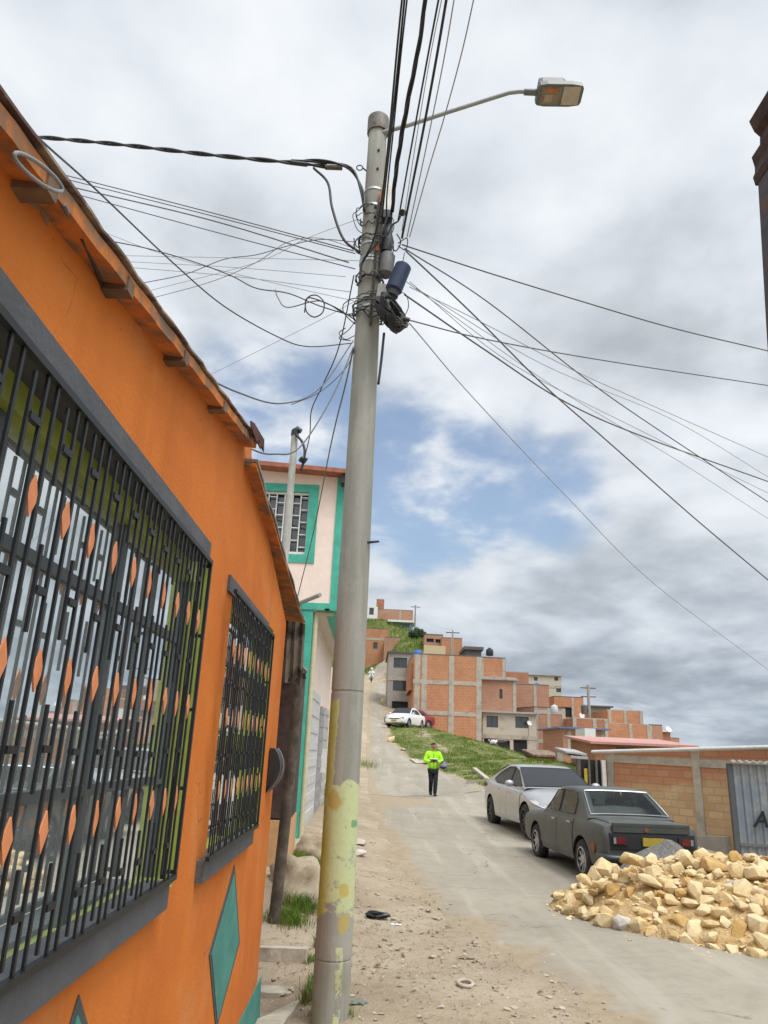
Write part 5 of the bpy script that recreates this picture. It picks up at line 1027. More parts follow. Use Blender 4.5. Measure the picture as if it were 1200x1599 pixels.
class Car:
    def __init__(s, S, G):
        """S: stations (x, half width, bottom, shoulder, centre top); G: cabin (x0 cowl, x1 roof front, x2 roof rear, x3 rear foot, z roof, roof half width, belt half width)"""
        s.S = np.array(S, float); s.G = G
    def st(s, x): return [catm(s.S[:, 0], s.S[:, k], x) for k in range(1, 5)]
    def sect(s, x):
        w, zb, zs, zt = s.st(x); h = zs-zb
        return [(0, zb), (w*0.80, zb), (w*0.965, zb+0.05), (w*0.99, zb+h*0.22), (w, zb+h*0.5), (w*0.995, zb+h*0.74), (w*0.975, zs-h*0.10), (w*0.94, zs-0.012), (w*0.86, zs+(zt-zs)*0.45), (w*0.62, zs+(zt-zs)*0.85), (w*0.3, zt), (0, zt)]
    def cab_top(s, x):
        x0, x1, x2, x3, zr = s.G[:5]; zc = s.st(x0)[3]; zk = s.st(x3)[3]
        if x > x1: t = (x0-x)/(x0-x1); return zc+(zr-0.03-zc)*(t*1.10-0.10*t*t)
        if x < x2: t = (x-x3)/(x2-x3); return zk+(zr-0.03-zk)*(t*1.16-0.16*t*t)
        m = (x-x2)/(x1-x2); return zr-0.03+0.03*math.sin(math.pi*m)
    def yb(s, x, z):
        """half width of the cabin side at height z"""
        zr = s.G[4]; wr, wb = s.G[5:7]; zs = s.st(x)[2]; t = (z-zs)/(zr-zs); w = s.st(x)[0]; return (wb+(wr-wb)*t)*min(1.0, w/s.wmax)
    def build(s, root, paint, wheels, rw, tw=0.2, well=0.055, n=60, sides=None, screens=None):
        s.wmax = s.S[:, 1].max(); xs = np.linspace(s.S[0, 0], s.S[-1, 0], n); b = MB(); rings = []
        V = []; 
        for x in xs:
            p = s.sect(x); ring = [(x, y, z) for y, z in p]+[(x, -y, z) for y, z in p[-2:0:-1]]; V += ring
        m = len(ring); F = []
        for i in range(n-1):
            for j in range(m): F.append((i*m+j, (i+1)*m+j, (i+1)*m+(j+1) % m, i*m+(j+1) % m))
        F.append(tuple(range(m))); F.append(tuple(range((n-1)*m, n*m))[::-1])
        b.mesh(V, F); body = b.build('body', [paint, BLACKTRIM], root, smooth=32, local=True)
        bm = bmesh.new(); bm.from_mesh(body.data); bmesh.ops.recalc_face_normals(bm, faces=bm.faces[:]); bm.to_mesh(body.data); bm.free()
        # wheel arches cut out of the body
        cut = MB()
        for (wx, wz) in wheels:
            for sd in (1, -1):
                pr = [(wx+(rw+well)*math.cos(t), sd*(s.wmax-0.26), wz+(rw+well)*math.sin(t)) for t in np.linspace(0, 2*math.pi, 33)[:-1]]; cut.prism(pr, (0, sd*0.5, 0))
        co = cut.build('cutter', BLACKTRIM, None, local=True); bm = bmesh.new(); bm.from_mesh(co.data); bmesh.ops.remove_doubles(bm, verts=bm.verts[:], dist=1e-5); bmesh.ops.recalc_face_normals(bm, faces=bm.faces[:]); bm.to_mesh(co.data); bm.free()
        md = body.modifiers.new('arches', 'BOOLEAN'); md.object = co; md.operation = 'DIFFERENCE'; md.solver = 'EXACT'; md.material_mode = 'TRANSFER'
        pr_ = body.parent; mw = Vector(body.location); root_l, root_r = root.location.copy(), root.rotation_euler.copy(); root.location = (0, 0, 0); root.rotation_euler = (0, 0, 0)
        bake(body); root.location = root_l; root.rotation_euler = root_r; bpy.data.objects.remove(co)
        body.data.polygons.foreach_set('use_smooth', [True]*len(body.data.polygons)); body.data.set_sharp_from_angle(angle=R(32))
        # cabin
        x0, x1, x2, x3, zr, wr, wb = s.G; b = MB(); xs = np.concatenate([np.linspace(x3, x2, 10), np.linspace(x2, x1, 12)[1:], np.linspace(x1, x0, 10)[1:]]); V = []
        for x in xs:
            zt = s.cab_top(x); zs = s.st(x)[2]-0.03; h = max(0.004, zt-zs); y = lambda q: s.yb(x, zs+h*q)
            e = min(0.07, h*0.4); yt = s.yb(x, zt-e); P = [(y(0), zs), (y(0.33), zs+h*0.33), (s.yb(x, zt-e), zt-e), (yt-0.02, zt-e*0.45), (yt-0.07, zt-e*0.12), (yt*0.55, zt), (0, zt+0.006)]
            V += [(x, a, c) for a, c in P]+[(x, -a, c) for a, c in P[-2::-1]]
        m = 13; F = []
        for i in range(len(xs)-1):
            for j in range(m-1): F.append((i*m+j, (i+1)*m+j, (i+1)*m+j+1, i*m+j+1))
        b.mesh(V, F); cab = b.build('cabin', paint, root, smooth=38, local=True)
        bm = bmesh.new(); bm.from_mesh(cab.data); bmesh.ops.recalc_face_normals(bm, faces=bm.faces[:])
        if sides:   # open the cabin behind clear panes
            def inside(c):
                if any(pt_in(q, np.array([c.x]), np.array([c.z]))[0] for q in sides) and abs(c.y) > s.yb(c.x, c.z)-0.05: return True
                return any(min(a, e) < c.x < max(a, e) and abs(c.y) < s.yb(c.x, c.z)*0.86 and abs(c.z-s.cab_top(c.x)) < 0.05 for a, e in screens)
            bmesh.ops.subdivide_edges(bm, edges=bm.edges[:], cuts=2, use_grid_fill=True)
            bmesh.ops.delete(bm, geom=[f for f in bm.faces if inside(f.calc_center_median())], context='FACES')
        bm.to_mesh(cab.data); bm.free(); s.cab = cab; s.body = body; s.root = root; return body
    def side_pane(s, poly, sd, mat, name, parent, off=0.006, frame=None):
        """poly: (x, z) outline on the cabin side"""
        def P(x, z, o): return Vector((x, sd*(s.yb(x, z)+o), z))
        b = MB(); pts = [P(x, z, off) for x, z in poly]; b.face(pts if sd > 0 else pts[::-1]) if False else b.prism(pts, (0, -sd*0.012, 0)); o = b.build(name, mat, parent, local=True)
        if frame:
            b = MB(); b.tube([P(x, z, off+0.002) for x, z in poly]+[P(*poly[0], off+0.002)], 0.009, 5, False); b.build('window_surround', frame, o, local=True)
        return o
    def screen(s, xa, xb, frac, mat, name, frame=BLACKTRIM, off=0.010):
        b = MB(); nu, nv = 9, 8; V = []
        for i in range(nv):
            x = xa+(xb-xa)*i/(nv-1); zt = s.cab_top(x); e = min(0.07, (zt-s.st(x)[2]+0.03)*0.4); ym = s.yb(x, zt-e)*frac
            for j in range(nu): u = -1+2*j/(nu-1); V.append((x, u*ym, zt+0.006-0.012*abs(u)**3+off))
        F = [(i*nu+j, i*nu+j+1, (i+1)*nu+j+1, (i+1)*nu+j) for i in range(nv-1) for j in range(nu-1)]
        if xb > xa: F = [f[::-1] for f in F]
        b.mesh(V, F); o = b.build(name, mat, s.root, smooth=180, local=True)
        rim = [V[j] for j in range(nu)]+[V[i*nu+nu-1] for i in range(1, nv)]+[V[(nv-1)*nu+j] for j in range(nu-2, -1, -1)]+[V[i*nu] for i in range(nv-2, 0, -1)]
        b = MB(); b.tube([Vector(p) for p in rim]+[Vector(rim[0])], 0.013, 5, False); b.build('screen_seal', frame, o, local=True); return o
    def door(s, xa, xb, sd, mat, handle_x, hm):
        def patch(xa, xb, k0, k1, o):
            V = []; xs = np.linspace(xa, xb, 9)
            for x in xs:
                p = s.sect(x)[k0:k1+1]; V += [(x, sd*(y+o), z) for y, z in p]
            m = k1-k0+1; return V, [(i*m+j, i*m+j+1, (i+1)*m+j+1, (i+1)*m+j) if sd < 0 else (i*m+j, (i+1)*m+j, (i+1)*m+j+1, i*m+j+1) for i in range(8) for j in range(m-1)]
        b = MB(); b.mesh(*patch(xa+0.007, xb-0.007, 3, 7, 0.007)); d = b.build('door', mat, s.root, smooth=40, local=True)
        b = MB(); b.mesh(*patch(xa-0.004, xb+0.004, 3, 7, 0.0035)); b.build('seam', BLACKTRIM, d, smooth=40, local=True)
        p = s.sect(handle_x)[6]; b = MB(); y = sd*(p[0]+0.02); b.box((handle_x-0.085, min(y-sd*0.018, y+sd*0.012), p[1]-0.012), (handle_x+0.085, max(y-sd*0.018, y+sd*0.012), p[1]+0.012)); b.build('handle', hm, d, local=True)
def wheel(root, x, y, z, r, w, sd, rim_mat, spokes=5, rim_r=0.66, dark=BLACKTRIM, yaw=0.0):
    M_ = Matrix.Translation((x, y, z))@Matrix.Rotation(yaw, 4, 'Z')@Matrix.Rotation(-sd*math.pi/2, 4, 'X')   # local z points outwards
    e = thing('wheel', None, None, (0, 0, 0)); e.parent = root
    rr_ = r*rim_r; b = MB(); b.lathe([(rr_, w*0.5), (rr_+0.03, w*0.5+0.008), (r-0.04, w*0.5+0.006), (r-0.012, w*0.5-0.02), (r, w*0.3), (r, -w*0.3), (r-0.012, -w*0.5+0.02), (rr_, -w*0.5)], 32, M_, True); b.build('tyre', TYRE, e, smooth=40, local=True)
    b = MB(); b.lathe([(rr_+0.003, w*0.5+0.002), (rr_-0.022, w*0.5+0.006), (rr_-0.03, w*0.5-0.03), (rr_-0.05, w*0.1), (rr_*0.6, w*0.06), (0, w*0.06)], 32, M_); b.build('rim_barrel', dark, e, smooth=40, local=True)
    b = MB()
    for k in range(spokes):
        t = 2*math.pi*k/spokes; ca, sa = math.cos(t), math.sin(t); Mr = M_@Matrix(((ca, -sa, 0, 0), (sa, ca, 0, 0), (0, 0, 1, 0), (0, 0, 0, 1))); hw = rr_*(0.19 if spokes <= 6 else 0.10)
        P = [Mr@Vector(p) for p in ((0.03, -hw*1.1, w*0.5-0.025), (rr_-0.02, -hw, w*0.5-0.006), (rr_-0.02, hw, w*0.5-0.006), (0.03, hw*1.1, w*0.5-0.025))]; b.prism(P, M_.to_3x3()@Vector((0, 0, -0.03)))
    b.lathe([(rr_+0.004, w*0.5+0.004), (rr_-0.018, w*0.5+0.009), (rr_-0.024, w*0.5-0.015)], 32, M_); b.lathe([(0.075, w*0.5-0.02), (0.06, w*0.5-0.004), (0, w*0.5)], 16, M_); b.build('rim', rim_mat, e, smooth=40, local=True); return e
def lamp_box(root, name, mat, pts, off, sub=None):
    b = MB(); b.prism(pts, off); return b.build(name, mat, root, local=True)

# old dark saloon, seen from behind
DPAINT = M('matt_grey_green_paint', (0.058, 0.063, 0.058), 0.42, var=0.15, vscale=3, c2=(0.075, 0.077, 0.068), lo=0.45, hi=0.7, scale=2.5, spec=0.45, c3=(0.20, 0.075, 0.03), lo3=0.70, hi3=0.72, scale3=2.3)
pr = at_z(911, 1341, 0.29); pf = at_z(845.5, 1314, 0.30); u = (pf-pr); u.z = 0; uh = u.normalized(); ang = math.atan2(uh.y, uh.x)
WB = 2.28; Wd = 0.785   # the whole car is scaled a touch narrower and lower below
side = Vector((-uh.y, uh.x, 0))   # to its left
mid = (pr+pf)/2; mid.z = 0; org = mid-side*(Wd*0.93-0.07)
dc = thing('car', 'old matt dark grey saloon with rust spots seen from behind, next to the rubble', 'car', (org.x, org.y, ground(org.x, org.y)+0.012), ang)
C1 = Car([(-1.98, 0.70, 0.36, 0.70, 0.71), (-1.93, 0.745, 0.33, 0.84, 0.86), (-1.80, 0.765, 0.28, 0.865, 0.90), (-1.3, 0.785, 0.22, 0.875, 0.915), (-0.6, 0.79, 0.20, 0.86, 0.92), (0.2, 0.79, 0.20, 0.845, 0.90), (0.75, 0.785, 0.20, 0.83, 0.895), (1.2, 0.78, 0.21, 0.80, 0.86), (1.75, 0.765, 0.25, 0.76, 0.81), (1.90, 0.745, 0.30, 0.73, 0.77), (1.96, 0.70, 0.36, 0.66, 0.68)], (0.78, 0.20, -0.72, -1.32, 1.335, 0.56, 0.735))
SIDE1 = ((0.60, 0.915), (0.285, 1.245), (0.03, 1.262), (-0.02, 0.915)); SIDE2 = ((-0.08, 0.915), (-0.04, 1.262), (-0.60, 1.245), (-0.74, 1.10), (-0.76, 0.92))
C1.build(dc, DPAINT, ((-WB/2, 0.29), (WB/2, 0.30)), 0.295, 0.19, sides=(SIDE1, SIDE2), screens=((0.73, 0.25), (-0.77, -1.27)))
SEAT = M('dark_seat_cloth', (0.05, 0.05, 0.048), 0.9, var=0.2)
for (x, y, w, h) in ((0.0, 0.33, 0.24, 1.12), (0.0, -0.33, 0.24, 1.12), (-0.72, 0.0, 0.58, 1.0)):
    b = MB(); b.tube([(x-0.02, y, 0.80), (x-0.06, y, 0.95), (x-0.12, y, h)], 0.09, 8); M_s = Matrix.Translation((0, y, 0))@Matrix.Diagonal((1, w/0.09, 1, 1))@Matrix.Translation((0, -y, 0)); b.v = [M_s@v for v in b.v]; b.build('seat', SEAT, dc, smooth=60, local=True)
b = MB(); b.tube([(0.52, 0.33+0.17*math.cos(t), 0.90+0.16*math.sin(t)) for t in np.linspace(0, 6.28, 16)], 0.014, 6, False); b.build('steering_wheel', BLACKTRIM, dc, local=True)
for sd in (1, -1):
    wheel(dc, -WB/2, sd*0.685, 0.29, 0.295, 0.185, sd, SILVERRIM, 8, 0.62); wheel(dc, WB/2, sd*0.685, 0.295, 0.295, 0.185, sd, SILVERRIM, 8, 0.62)
    C1.door(-0.06, 0.82, sd, DPAINT, 0.08, CHROME); C1.door(-0.80, -0.06, sd, DPAINT, -0.66, CHROME)
    for poly, nm in ((SIDE1, 'side_window'), (SIDE2, 'side_window')): C1.side_pane(poly, sd, CLEAR, nm, dc, frame=BLACKTRIM)
GLASSREAR = glass_mat('rear_screen_glass', (0.045, 0.075, 0.06), 0.10, 0.03)
C1.screen(0.73, 0.25, 0.90, CLEAR, 'windscreen', CHROME); C1.screen(-0.77, -1.27, 0.90, CLEAR, 'rear_window', CHROME)
# tail: dark panel, lamps, plate, bumper, boot lid with lip
b = MB(); b.box((-2.0, -0.66, 0.55), (-1.955, 0.66, 0.76)); b.build('tail_panel', BLACKTRIM, dc, local=True)
for sd in (1, -1):
    b = MB(); y0, y1 = sorted((sd*0.40, sd*0.63)); b.box((-2.022, y0, 0.605), (-1.99, y1, 0.725)); L_ = b.build('tail_lamp', BLACKPLASTIC, dc, local=True)
    y0, y1 = sorted((sd*0.44, sd*0.57)); b = MB(); b.box((-2.032, y0, 0.625), (-2.021, y1, 0.705)); b.build('red_lens', REDLENS, L_, local=True)
    y0, y1 = sorted((sd*0.58, sd*0.62)); b = MB(); b.box((-2.030, y0, 0.625), (-2.021, y1, 0.705)); b.build('white_lens', CLEARLENS, L_, local=True)
b = MB(); b.box((-2.03, -0.165, 0.60), (-2.0, 0.165, 0.71)); b.build('number_plate', YPLATE, dc, local=True)
b = MB(); b.tube(spline([(-1.80, 0.755, 0.43), (-1.95, 0.745, 0.43), (-2.03, 0.65, 0.43), (-2.05, 0.3, 0.43), (-2.05, -0.3, 0.43), (-2.03, -0.65, 0.43), (-1.95, -0.745, 0.43), (-1.80, -0.755, 0.43)], 4), 0.05, 8); b.build('bumper', M('dark_bumper', (0.035, 0.045, 0.045), 0.4, var=0.15), dc, smooth=60, local=True)
b = MB(); V = []; nx_, ny2 = 6, 9
for i in range(nx_):
    x = -1.35-0.6*i/(nx_-1)
    for j in range(ny2):
        y = -0.60+1.2*j/(ny2-1); w, zb_, zs_, zt_ = C1.st(x); p = C1.sect(x); ys_ = [q[0] for q in p[7:]][::-1]; zs2 = [q[1] for q in p[7:]][::-1]; V.append((x, y, np.interp(abs(y), ys_, zs2)+0.010))
b.mesh(V, [(i*ny2+j, i*ny2+j+1, (i+1)*ny2+j+1, (i+1)*ny2+j) for i in range(nx_-1) for j in range(ny2-1)]); b.box((-1.99, -0.60, 0.86), (-1.93, 0.60, 0.90)); b.box((-1.985, -0.60, 0.775), (-1.965, 0.60, 0.86)); b.build('boot_lid', DPAINT, dc, smooth=30, local=True)
b = MB(); b.tube([(-1.99, 0.09, 0.815), (-2.005, 0.09, 0.815)], 0.03, 8); b.build('lid_badge_rust', M('rust_patch', (0.24, 0.08, 0.03), 0.9, var=0.3), dc, local=True)
for sd in (1, -1):
    b = MB(); b.box((1.95, sd*0.38-0.0 if sd > 0 else -0.62, 0.52), (2.0, 0.62 if sd > 0 else -0.38, 0.68)); b.build('headlight', CLEARLENS, dc, local=True)
dc.scale = (1.0, 0.93, 0.955)
b = MB(); b.tube([(-1.85, -0.81, 0.62) if False else (-1.62, 0.775, 0.52), (-1.62, 0.789, 0.52)], 0.075, 10); b.build('primer_patch', M('rust_primer', (0.26, 0.095, 0.04), 0.9, var=0.3, vscale=20), dc, local=True)

# silver saloon, nose towards us
SPAINT = M('silver_paint', (0.40, 0.40, 0.405), 0.30, var=0.03, vscale=2, metal=0.35, coat=0.6, c2=(0.33, 0.31, 0.29), lo=0.55, hi=0.8, scale=1.2)
pf = at_z(828, 1286, 0.39); pr = at_z(768, 1262, 0.47); u = pf-pr; u.z = 0; uh = u.normalized(); ang = math.atan2(uh.y, uh.x); WB = 2.70; Wd = 0.895
side = Vector((-uh.y, uh.x, 0)); mid = (pf+pr)/2; mid.z = 0; org = mid+side*(Wd-0.08)
gz = (ground(pf.x, pf.y)+ground(pr.x, pr.y))/2
sc_ = thing('car', 'silver saloon with black alloy wheels and tinted windows parked nose towards us', 'car', (org.x, org.y, gz+0.02), ang)
C2 = Car([(-2.22, 0.66, 0.42, 0.74, 0.76), (-2.16, 0.78, 0.34, 0.95, 1.00), (-2.0, 0.85, 0.28, 0.99, 1.05), (-1.4, 0.895, 0.22, 0.98, 1.07), (-0.6, 0.90, 0.19, 0.94, 1.04), (0.3, 0.90, 0.19, 0.90, 1.0), (0.9, 0.895, 0.19, 0.87, 0.98), (1.4, 0.89, 0.20, 0.82, 0.91), (1.9, 0.86, 0.22, 0.72, 0.79), (2.18, 0.76, 0.26, 0.60, 0.66), (2.30, 0.60, 0.32, 0.52, 0.54)], (1.08, 0.20, -0.70, -1.88, 1.43, 0.60, 0.815))
C2.build(sc_, SPAINT, ((-WB/2, 0.325), (WB/2, 0.325)), 0.328, 0.22)
for sd in (1, -1):
    for x in (-WB/2, WB/2): wheel(sc_, x, sd*0.785, 0.325, 0.328, 0.215, sd, BLACKTRIM, 10, 0.70, M('wheel_shadow_black', (0.012, 0.012, 0.012), 0.6))
    C2.door(0.06, 1.02, sd, SPAINT, 0.24, SPAINT); C2.door(-0.86, 0.06, sd, SPAINT, -0.64, SPAINT)
    C2.side_pane(((0.86, 0.985), (0.62, 1.13), (0.30, 1.30), (0.03, 1.365), (0.04, 0.97)), sd, CARGLASS, 'side_window', sc_, frame=BLACKTRIM)
    C2.side_pane(((0.0, 0.97), (-0.01, 1.37), (-0.45, 1.365), (-0.98, 1.22), (-1.28, 1.06), (-1.0, 0.99)), sd, CARGLASS, 'side_window', sc_, frame=BLACKTRIM)
    b = MB(); b.ico((0.66, sd*1.00, 1.03), 0.1, 2, (0.75, 1.05, 0.72)); mr = b.build('mirror', SPAINT, sc_, smooth=60, local=True); b = MB(); b.bar((0.70, sd*0.84, 0.97), (0.68, sd*0.95, 1.0), 0.05, 0.03); b.build('mirror_arm', BLACKTRIM, mr, local=True)
    P = [(2.235, sd*0.50, 0.60), (2.12, sd*0.74, 0.615), (1.88, sd*0.862, 0.685), (1.72, sd*0.885, 0.735), (1.86, sd*0.80, 0.735), (2.10, sd*0.60, 0.68)]; b = MB(); b.prism([Vector(p)+Vector((0.02, sd*0.012, 0.012)) for p in P], (-0.03, -sd*0.02, -0.01)); b.build('headlight', M('headlight_glass', (0.50, 0.51, 0.52), 0.15, spec=0.8), sc_, local=True)
    b = MB(); b.prism([(-2.14, sd*0.80, 0.95), (-1.85, sd*0.87, 0.97), (-1.85, sd*0.875, 0.87), (-2.14, sd*0.805, 0.85)], (0.0, sd*0.022, 0)); b.build('tail_lamp', REDLENS, sc_, local=True)
C2.screen(1.03, 0.29, 0.95, CARGLASS, 'windscreen'); C2.screen(-0.80, -1.78, 0.92, CARGLASS, 'rear_window')
b = MB(); b.box((2.22, -0.42, 0.42), (2.315, 0.42, 0.60)); b.build('grille', BLACKTRIM, sc_, local=True)
b = MB(); b.box((2.2, -0.6, 0.25), (2.285, 0.6, 0.34)); b.build('lower_intake', BLACKTRIM, sc_, local=True); b = MB(); b.box((2.31, -0.16, 0.40), (2.33, 0.16, 0.49)); b.build('number_plate', YPLATE, sc_, local=True)

# white saloon and red hatchback far up the road
def far_car(px, py, Y, ang, mat, label, S, G, scale=1.0):
    p = at_y(px, py, Y); z = ground(p.x, Y); t = thing('car', label, 'car', (p.x, Y, z+0.03), ang); c = Car(S, G); c.build(t, mat, ((-1.28, 0.30), (1.28, 0.30)), 0.30, n=40)
    for sd in (1, -1):
        for x in (-1.28, 1.28): wheel(t, x, sd*0.72, 0.30, 0.30, 0.19, sd, SILVERRIM, 5)
        c.side_pane(((0.72, 0.95), (0.28, 1.26), (-0.02, 1.28), (-0.02, 0.94)), sd, CARGLASS, 'side_window', t); c.side_pane(((-0.08, 0.94), (-0.08, 1.28), (-0.62, 1.26), (-0.95, 1.08), (-0.98, 0.95)), sd, CARGLASS, 'side_window', t)
        b = MB(); b.box((1.98, min(sd*0.42, sd*0.68), 0.55), (2.1, max(sd*0.42, sd*0.68), 0.68)); b.build('headlight', CLEARLENS, t, local=True)
        b = MB(); b.ico((0.72, sd*0.88, 0.98), 0.09, 1, (0.7, 1.1, 0.7)); b.build('mirror', mat, t, local=True)
    c.screen(0.88, 0.24, 0.93, CARGLASS, 'windscreen'); c.screen(-0.74, -1.3, 0.92, CARGLASS, 'rear_window')
    b = MB(); b.box((2.06, -0.4, 0.52), (2.13, 0.4, 0.60)); b.build('grille', BLACKTRIM, t, local=True); b = MB(); b.box((2.10, -0.18, 0.38), (2.16, 0.18, 0.49)); b.build('number_plate', YPLATE, t, local=True); return t
SS = [(-2.12, 0.62, 0.40, 0.74, 0.75), (-2.05, 0.76, 0.32, 0.90, 0.93), (-1.7, 0.81, 0.25, 0.93, 0.97), (-0.6, 0.835, 0.19, 0.92, 0.98), (0.4, 0.835, 0.19, 0.89, 0.96), (0.95, 0.83, 0.19, 0.86, 0.93), (1.5, 0.81, 0.21, 0.80, 0.86), (1.98, 0.74, 0.25, 0.68, 0.73), (2.13, 0.60, 0.32, 0.58, 0.60)]
far_car(633, 1131, 54.5, R(246), M('white_car_paint', (0.78, 0.78, 0.77), 0.3, var=0.03, coat=0.5), 'white saloon parked at the bend of the road up the hill', SS, (0.95, 0.22, -0.68, -1.4, 1.40, 0.57, 0.76))
far_car(640, 1122, 58.9, R(222), M('dark_red_paint', (0.23, 0.025, 0.03), 0.3, var=0.06, coat=0.5), 'dark red car half hidden behind the parked white car', SS, (0.95, 0.22, -0.68, -1.4, 1.40, 0.57, 0.76))

# ------------------------------------------------------------------ people
def skin(name, joints, edges, mat, parent, root=0, sub=2, smooth=True):
    """one continuous surface grown over a jointed skeleton; joints = (x, y, z, rx, ry)"""
    me = bpy.data.meshes.new(name); me.from_pydata([j[:3] for j in joints], edges, []); me.materials.append(mat)
    o = bpy.data.objects.new(name, me); col.objects.link(o)
    o.modifiers.new('skin', 'SKIN'); 
    if not me.skin_vertices: me.skin_vertices.new()
    sv = me.skin_vertices[0].data
    for i, j in enumerate(joints): sv[i].radius = (j[3], j[4] if len(j) > 4 else j[3]); sv[i].use_root = (i == root)
    o.modifiers[0].use_smooth_shade = True; m = o.modifiers.new('sub', 'SUBSURF'); m.levels = m.render_levels = sub
    bake(o); o.data.materials.clear() if False else None
    if not o.data.materials: o.data.materials.append(mat)
    o.data.polygons.foreach_set('use_smooth', [True]*len(o.data.polygons)); o.parent = parent; return o
SKIN = M('skin', (0.36, 0.19, 0.125), 0.6, var=0.05); NEON = M('neon_jacket', (0.42, 0.90, 0.015), 0.7, var=0.08, vscale=5, bump=0.3, bscale=14, bdist=0.02); NAVY = M('dark_trousers', (0.012, 0.013, 0.02), 0.85, var=0.3, bump=0.3, bscale=18, bdist=0.02)
HAIR = M('black_hair', (0.012, 0.01, 0.009), 0.8); SHOE = M('black_shoe', (0.015, 0.015, 0.015), 0.6); GLOVE = M('black_glove', (0.014, 0.014, 0.015), 0.8); REFLECT = M('grey_reflective_band', (0.42, 0.52, 0.36), 0.4)
fp = hit(676, 1243); PYY = 26.6; p0 = at_y(676, 1243, PYY); p0.z = ground(p0.x, PYY)+0.02
pn = thing('person', 'person in a neon green jacket and black trousers walking down the road with a helmet', 'person', p0, R(4))
# figure faces -y (towards the camera); its left is +x.  Walking: left leg ahead
J = [(0, 0, 0.92, .14, .10),            # 0 pelvis
     (0, 0.01, 1.08, .135, .095), (0, 0.02, 1.25, .155, .105), (0, 0.015, 1.39, .14, .09), (0, 0.0, 1.47, .058, .058), (0, -0.015, 1.535, .058, .062), (0, -0.03, 1.60, .078, .092), (0, -0.025, 1.68, .072, .085), (0, -0.02, 1.72, .04, .05),   # 1..8 spine, neck, head
     (0.085, 0, 0.90, .088, .09), (0.075, -0.10, 0.50, .058, .060), (0.06, -0.05, 0.10, .040, .042), (0.065, -0.17, 0.045, .036, .03),      # 9..12 left leg
     (-0.085, 0, 0.90, .088, .09), (-0.07, -0.02, 0.50, .058, .060), (-0.045, 0.22, 0.16, .040, .042), (-0.05, 0.14, 0.05, .034, .03),       # 13..16 right leg
     (0.19, 0.015, 1.385, .062, .06), (0.27, -0.01, 1.12, .045, .045), (0.10, -0.24, 1.12, .033, .033), (0.055, -0.29, 1.135, .036, .022),   # 17..20 left arm
     (-0.19, 0.015, 1.385, .062, .06), (-0.27, -0.01, 1.13, .045, .045), (-0.13, -0.23, 1.12, .033, .033), (-0.085, -0.28, 1.135, .036, .022)] # 21..24 right arm
E_ = [(0, 1), (1, 2), (2, 3), (3, 4), (4, 5), (5, 6), (6, 7), (7, 8), (0, 9), (9, 10), (10, 11), (11, 12), (0, 13), (13, 14), (14, 15), (15, 16), (3, 17), (17, 18), (18, 19), (19, 20), (3, 21), (21, 22), (22, 23), (23, 24)]
base_n = len(J); base_e = len(E_)
for sd, wr_ in ((1, 20), (-1, 24)):
    w = Vector(J[wr_][:3])
    for k, (oz, L_) in enumerate(((0.026, 0.066), (0.009, 0.075), (-0.009, 0.07), (-0.026, 0.056))):
        a = (w.x-sd*0.035, w.y-0.02, w.z+oz, .0095, .0095); c = (w.x-sd*(0.035+L_*0.55), w.y-0.035, w.z+oz, .009, .009); e = (w.x-sd*(0.035+L_*0.8), w.y-0.010, w.z+oz-0.004, .008, .008)
        i = len(J); J += [a, c, e]; E_ += [(wr_, i), (i, i+1), (i+1, i+2)]
    i = len(J); J += [(w.x-sd*0.012, w.y+0.012, w.z+0.038, .011, .011), (w.x-sd*0.045, w.y+0.016, w.z+0.052, .009, .009)]; E_ += [(wr_, i), (i, i+1)]
J = [tuple(j) for j in J]
skin('body', J, E_, SKIN, pn)
JJ = [(0, 0.0, 0.84, .185, .135), (0, 0.005, 0.98, .18, .13), (0, 0.015, 1.2, .188, .135), (0, 0.015, 1.36, .172, .12), (0, 0.0, 1.455, .088, .085), (0, -0.012, 1.505, .075, .075), (0.20, 0.015, 1.375, .098, .09), (0.295, -0.01, 1.12, .088, .085), (0.125, -0.225, 1.118, .066, .066), (-0.20, 0.015, 1.375, .098, .09), (-0.295, -0.01, 1.13, .088, .085), (-0.15, -0.215, 1.12, .066, .066)]
jk = skin('jacket', JJ, [(0, 1), (1, 2), (2, 3), (3, 4), (4, 5), (3, 6), (6, 7), (7, 8), (3, 9), (9, 10), (10, 11)], NEON, pn)
b = MB(); b.tube([(-0.17, -0.05, 1.205), (-0.12, -0.115, 1.20), (0, -0.135, 1.20), (0.12, -0.115, 1.20), (0.17, -0.05, 1.205)], 0.026, 6); b.build('reflective_band', REFLECT, jk, local=True)
b = MB(); b.tube([(0, -0.117, 1.40), (0, -0.137, 1.2), (0, -0.137, 0.9)], 0.008, 5); b.build('zip', SLAB, jk, local=True)
skin('trousers', [(0, 0, 0.90, .16, .12), (0.09, 0, 0.82, .105, .105), (0.075, -0.10, 0.50, .082, .082), (0.06, -0.05, 0.06, .066, .068), (-0.09, 0, 0.82, .105, .105), (-0.07, -0.02, 0.50, .082, .082), (-0.045, 0.225, 0.12, .066, .068)], [(0, 1), (1, 2), (2, 3), (0, 4), (4, 5), (5, 6)], NAVY, pn)
for nm, P in (('shoe', [(0.06, -0.03, 0.075, .066, .066), (0.063, -0.12, 0.055, .062, .056), (0.067, -0.23, 0.045, .048, .042)]), ('shoe', [(-0.045, 0.235, 0.15, .066, .066), (-0.047, 0.17, 0.085, .062, .056), (-0.05, 0.08, 0.05, .048, .042)])): skin(nm, P, [(0, 1), (1, 2)], SHOE, pn)
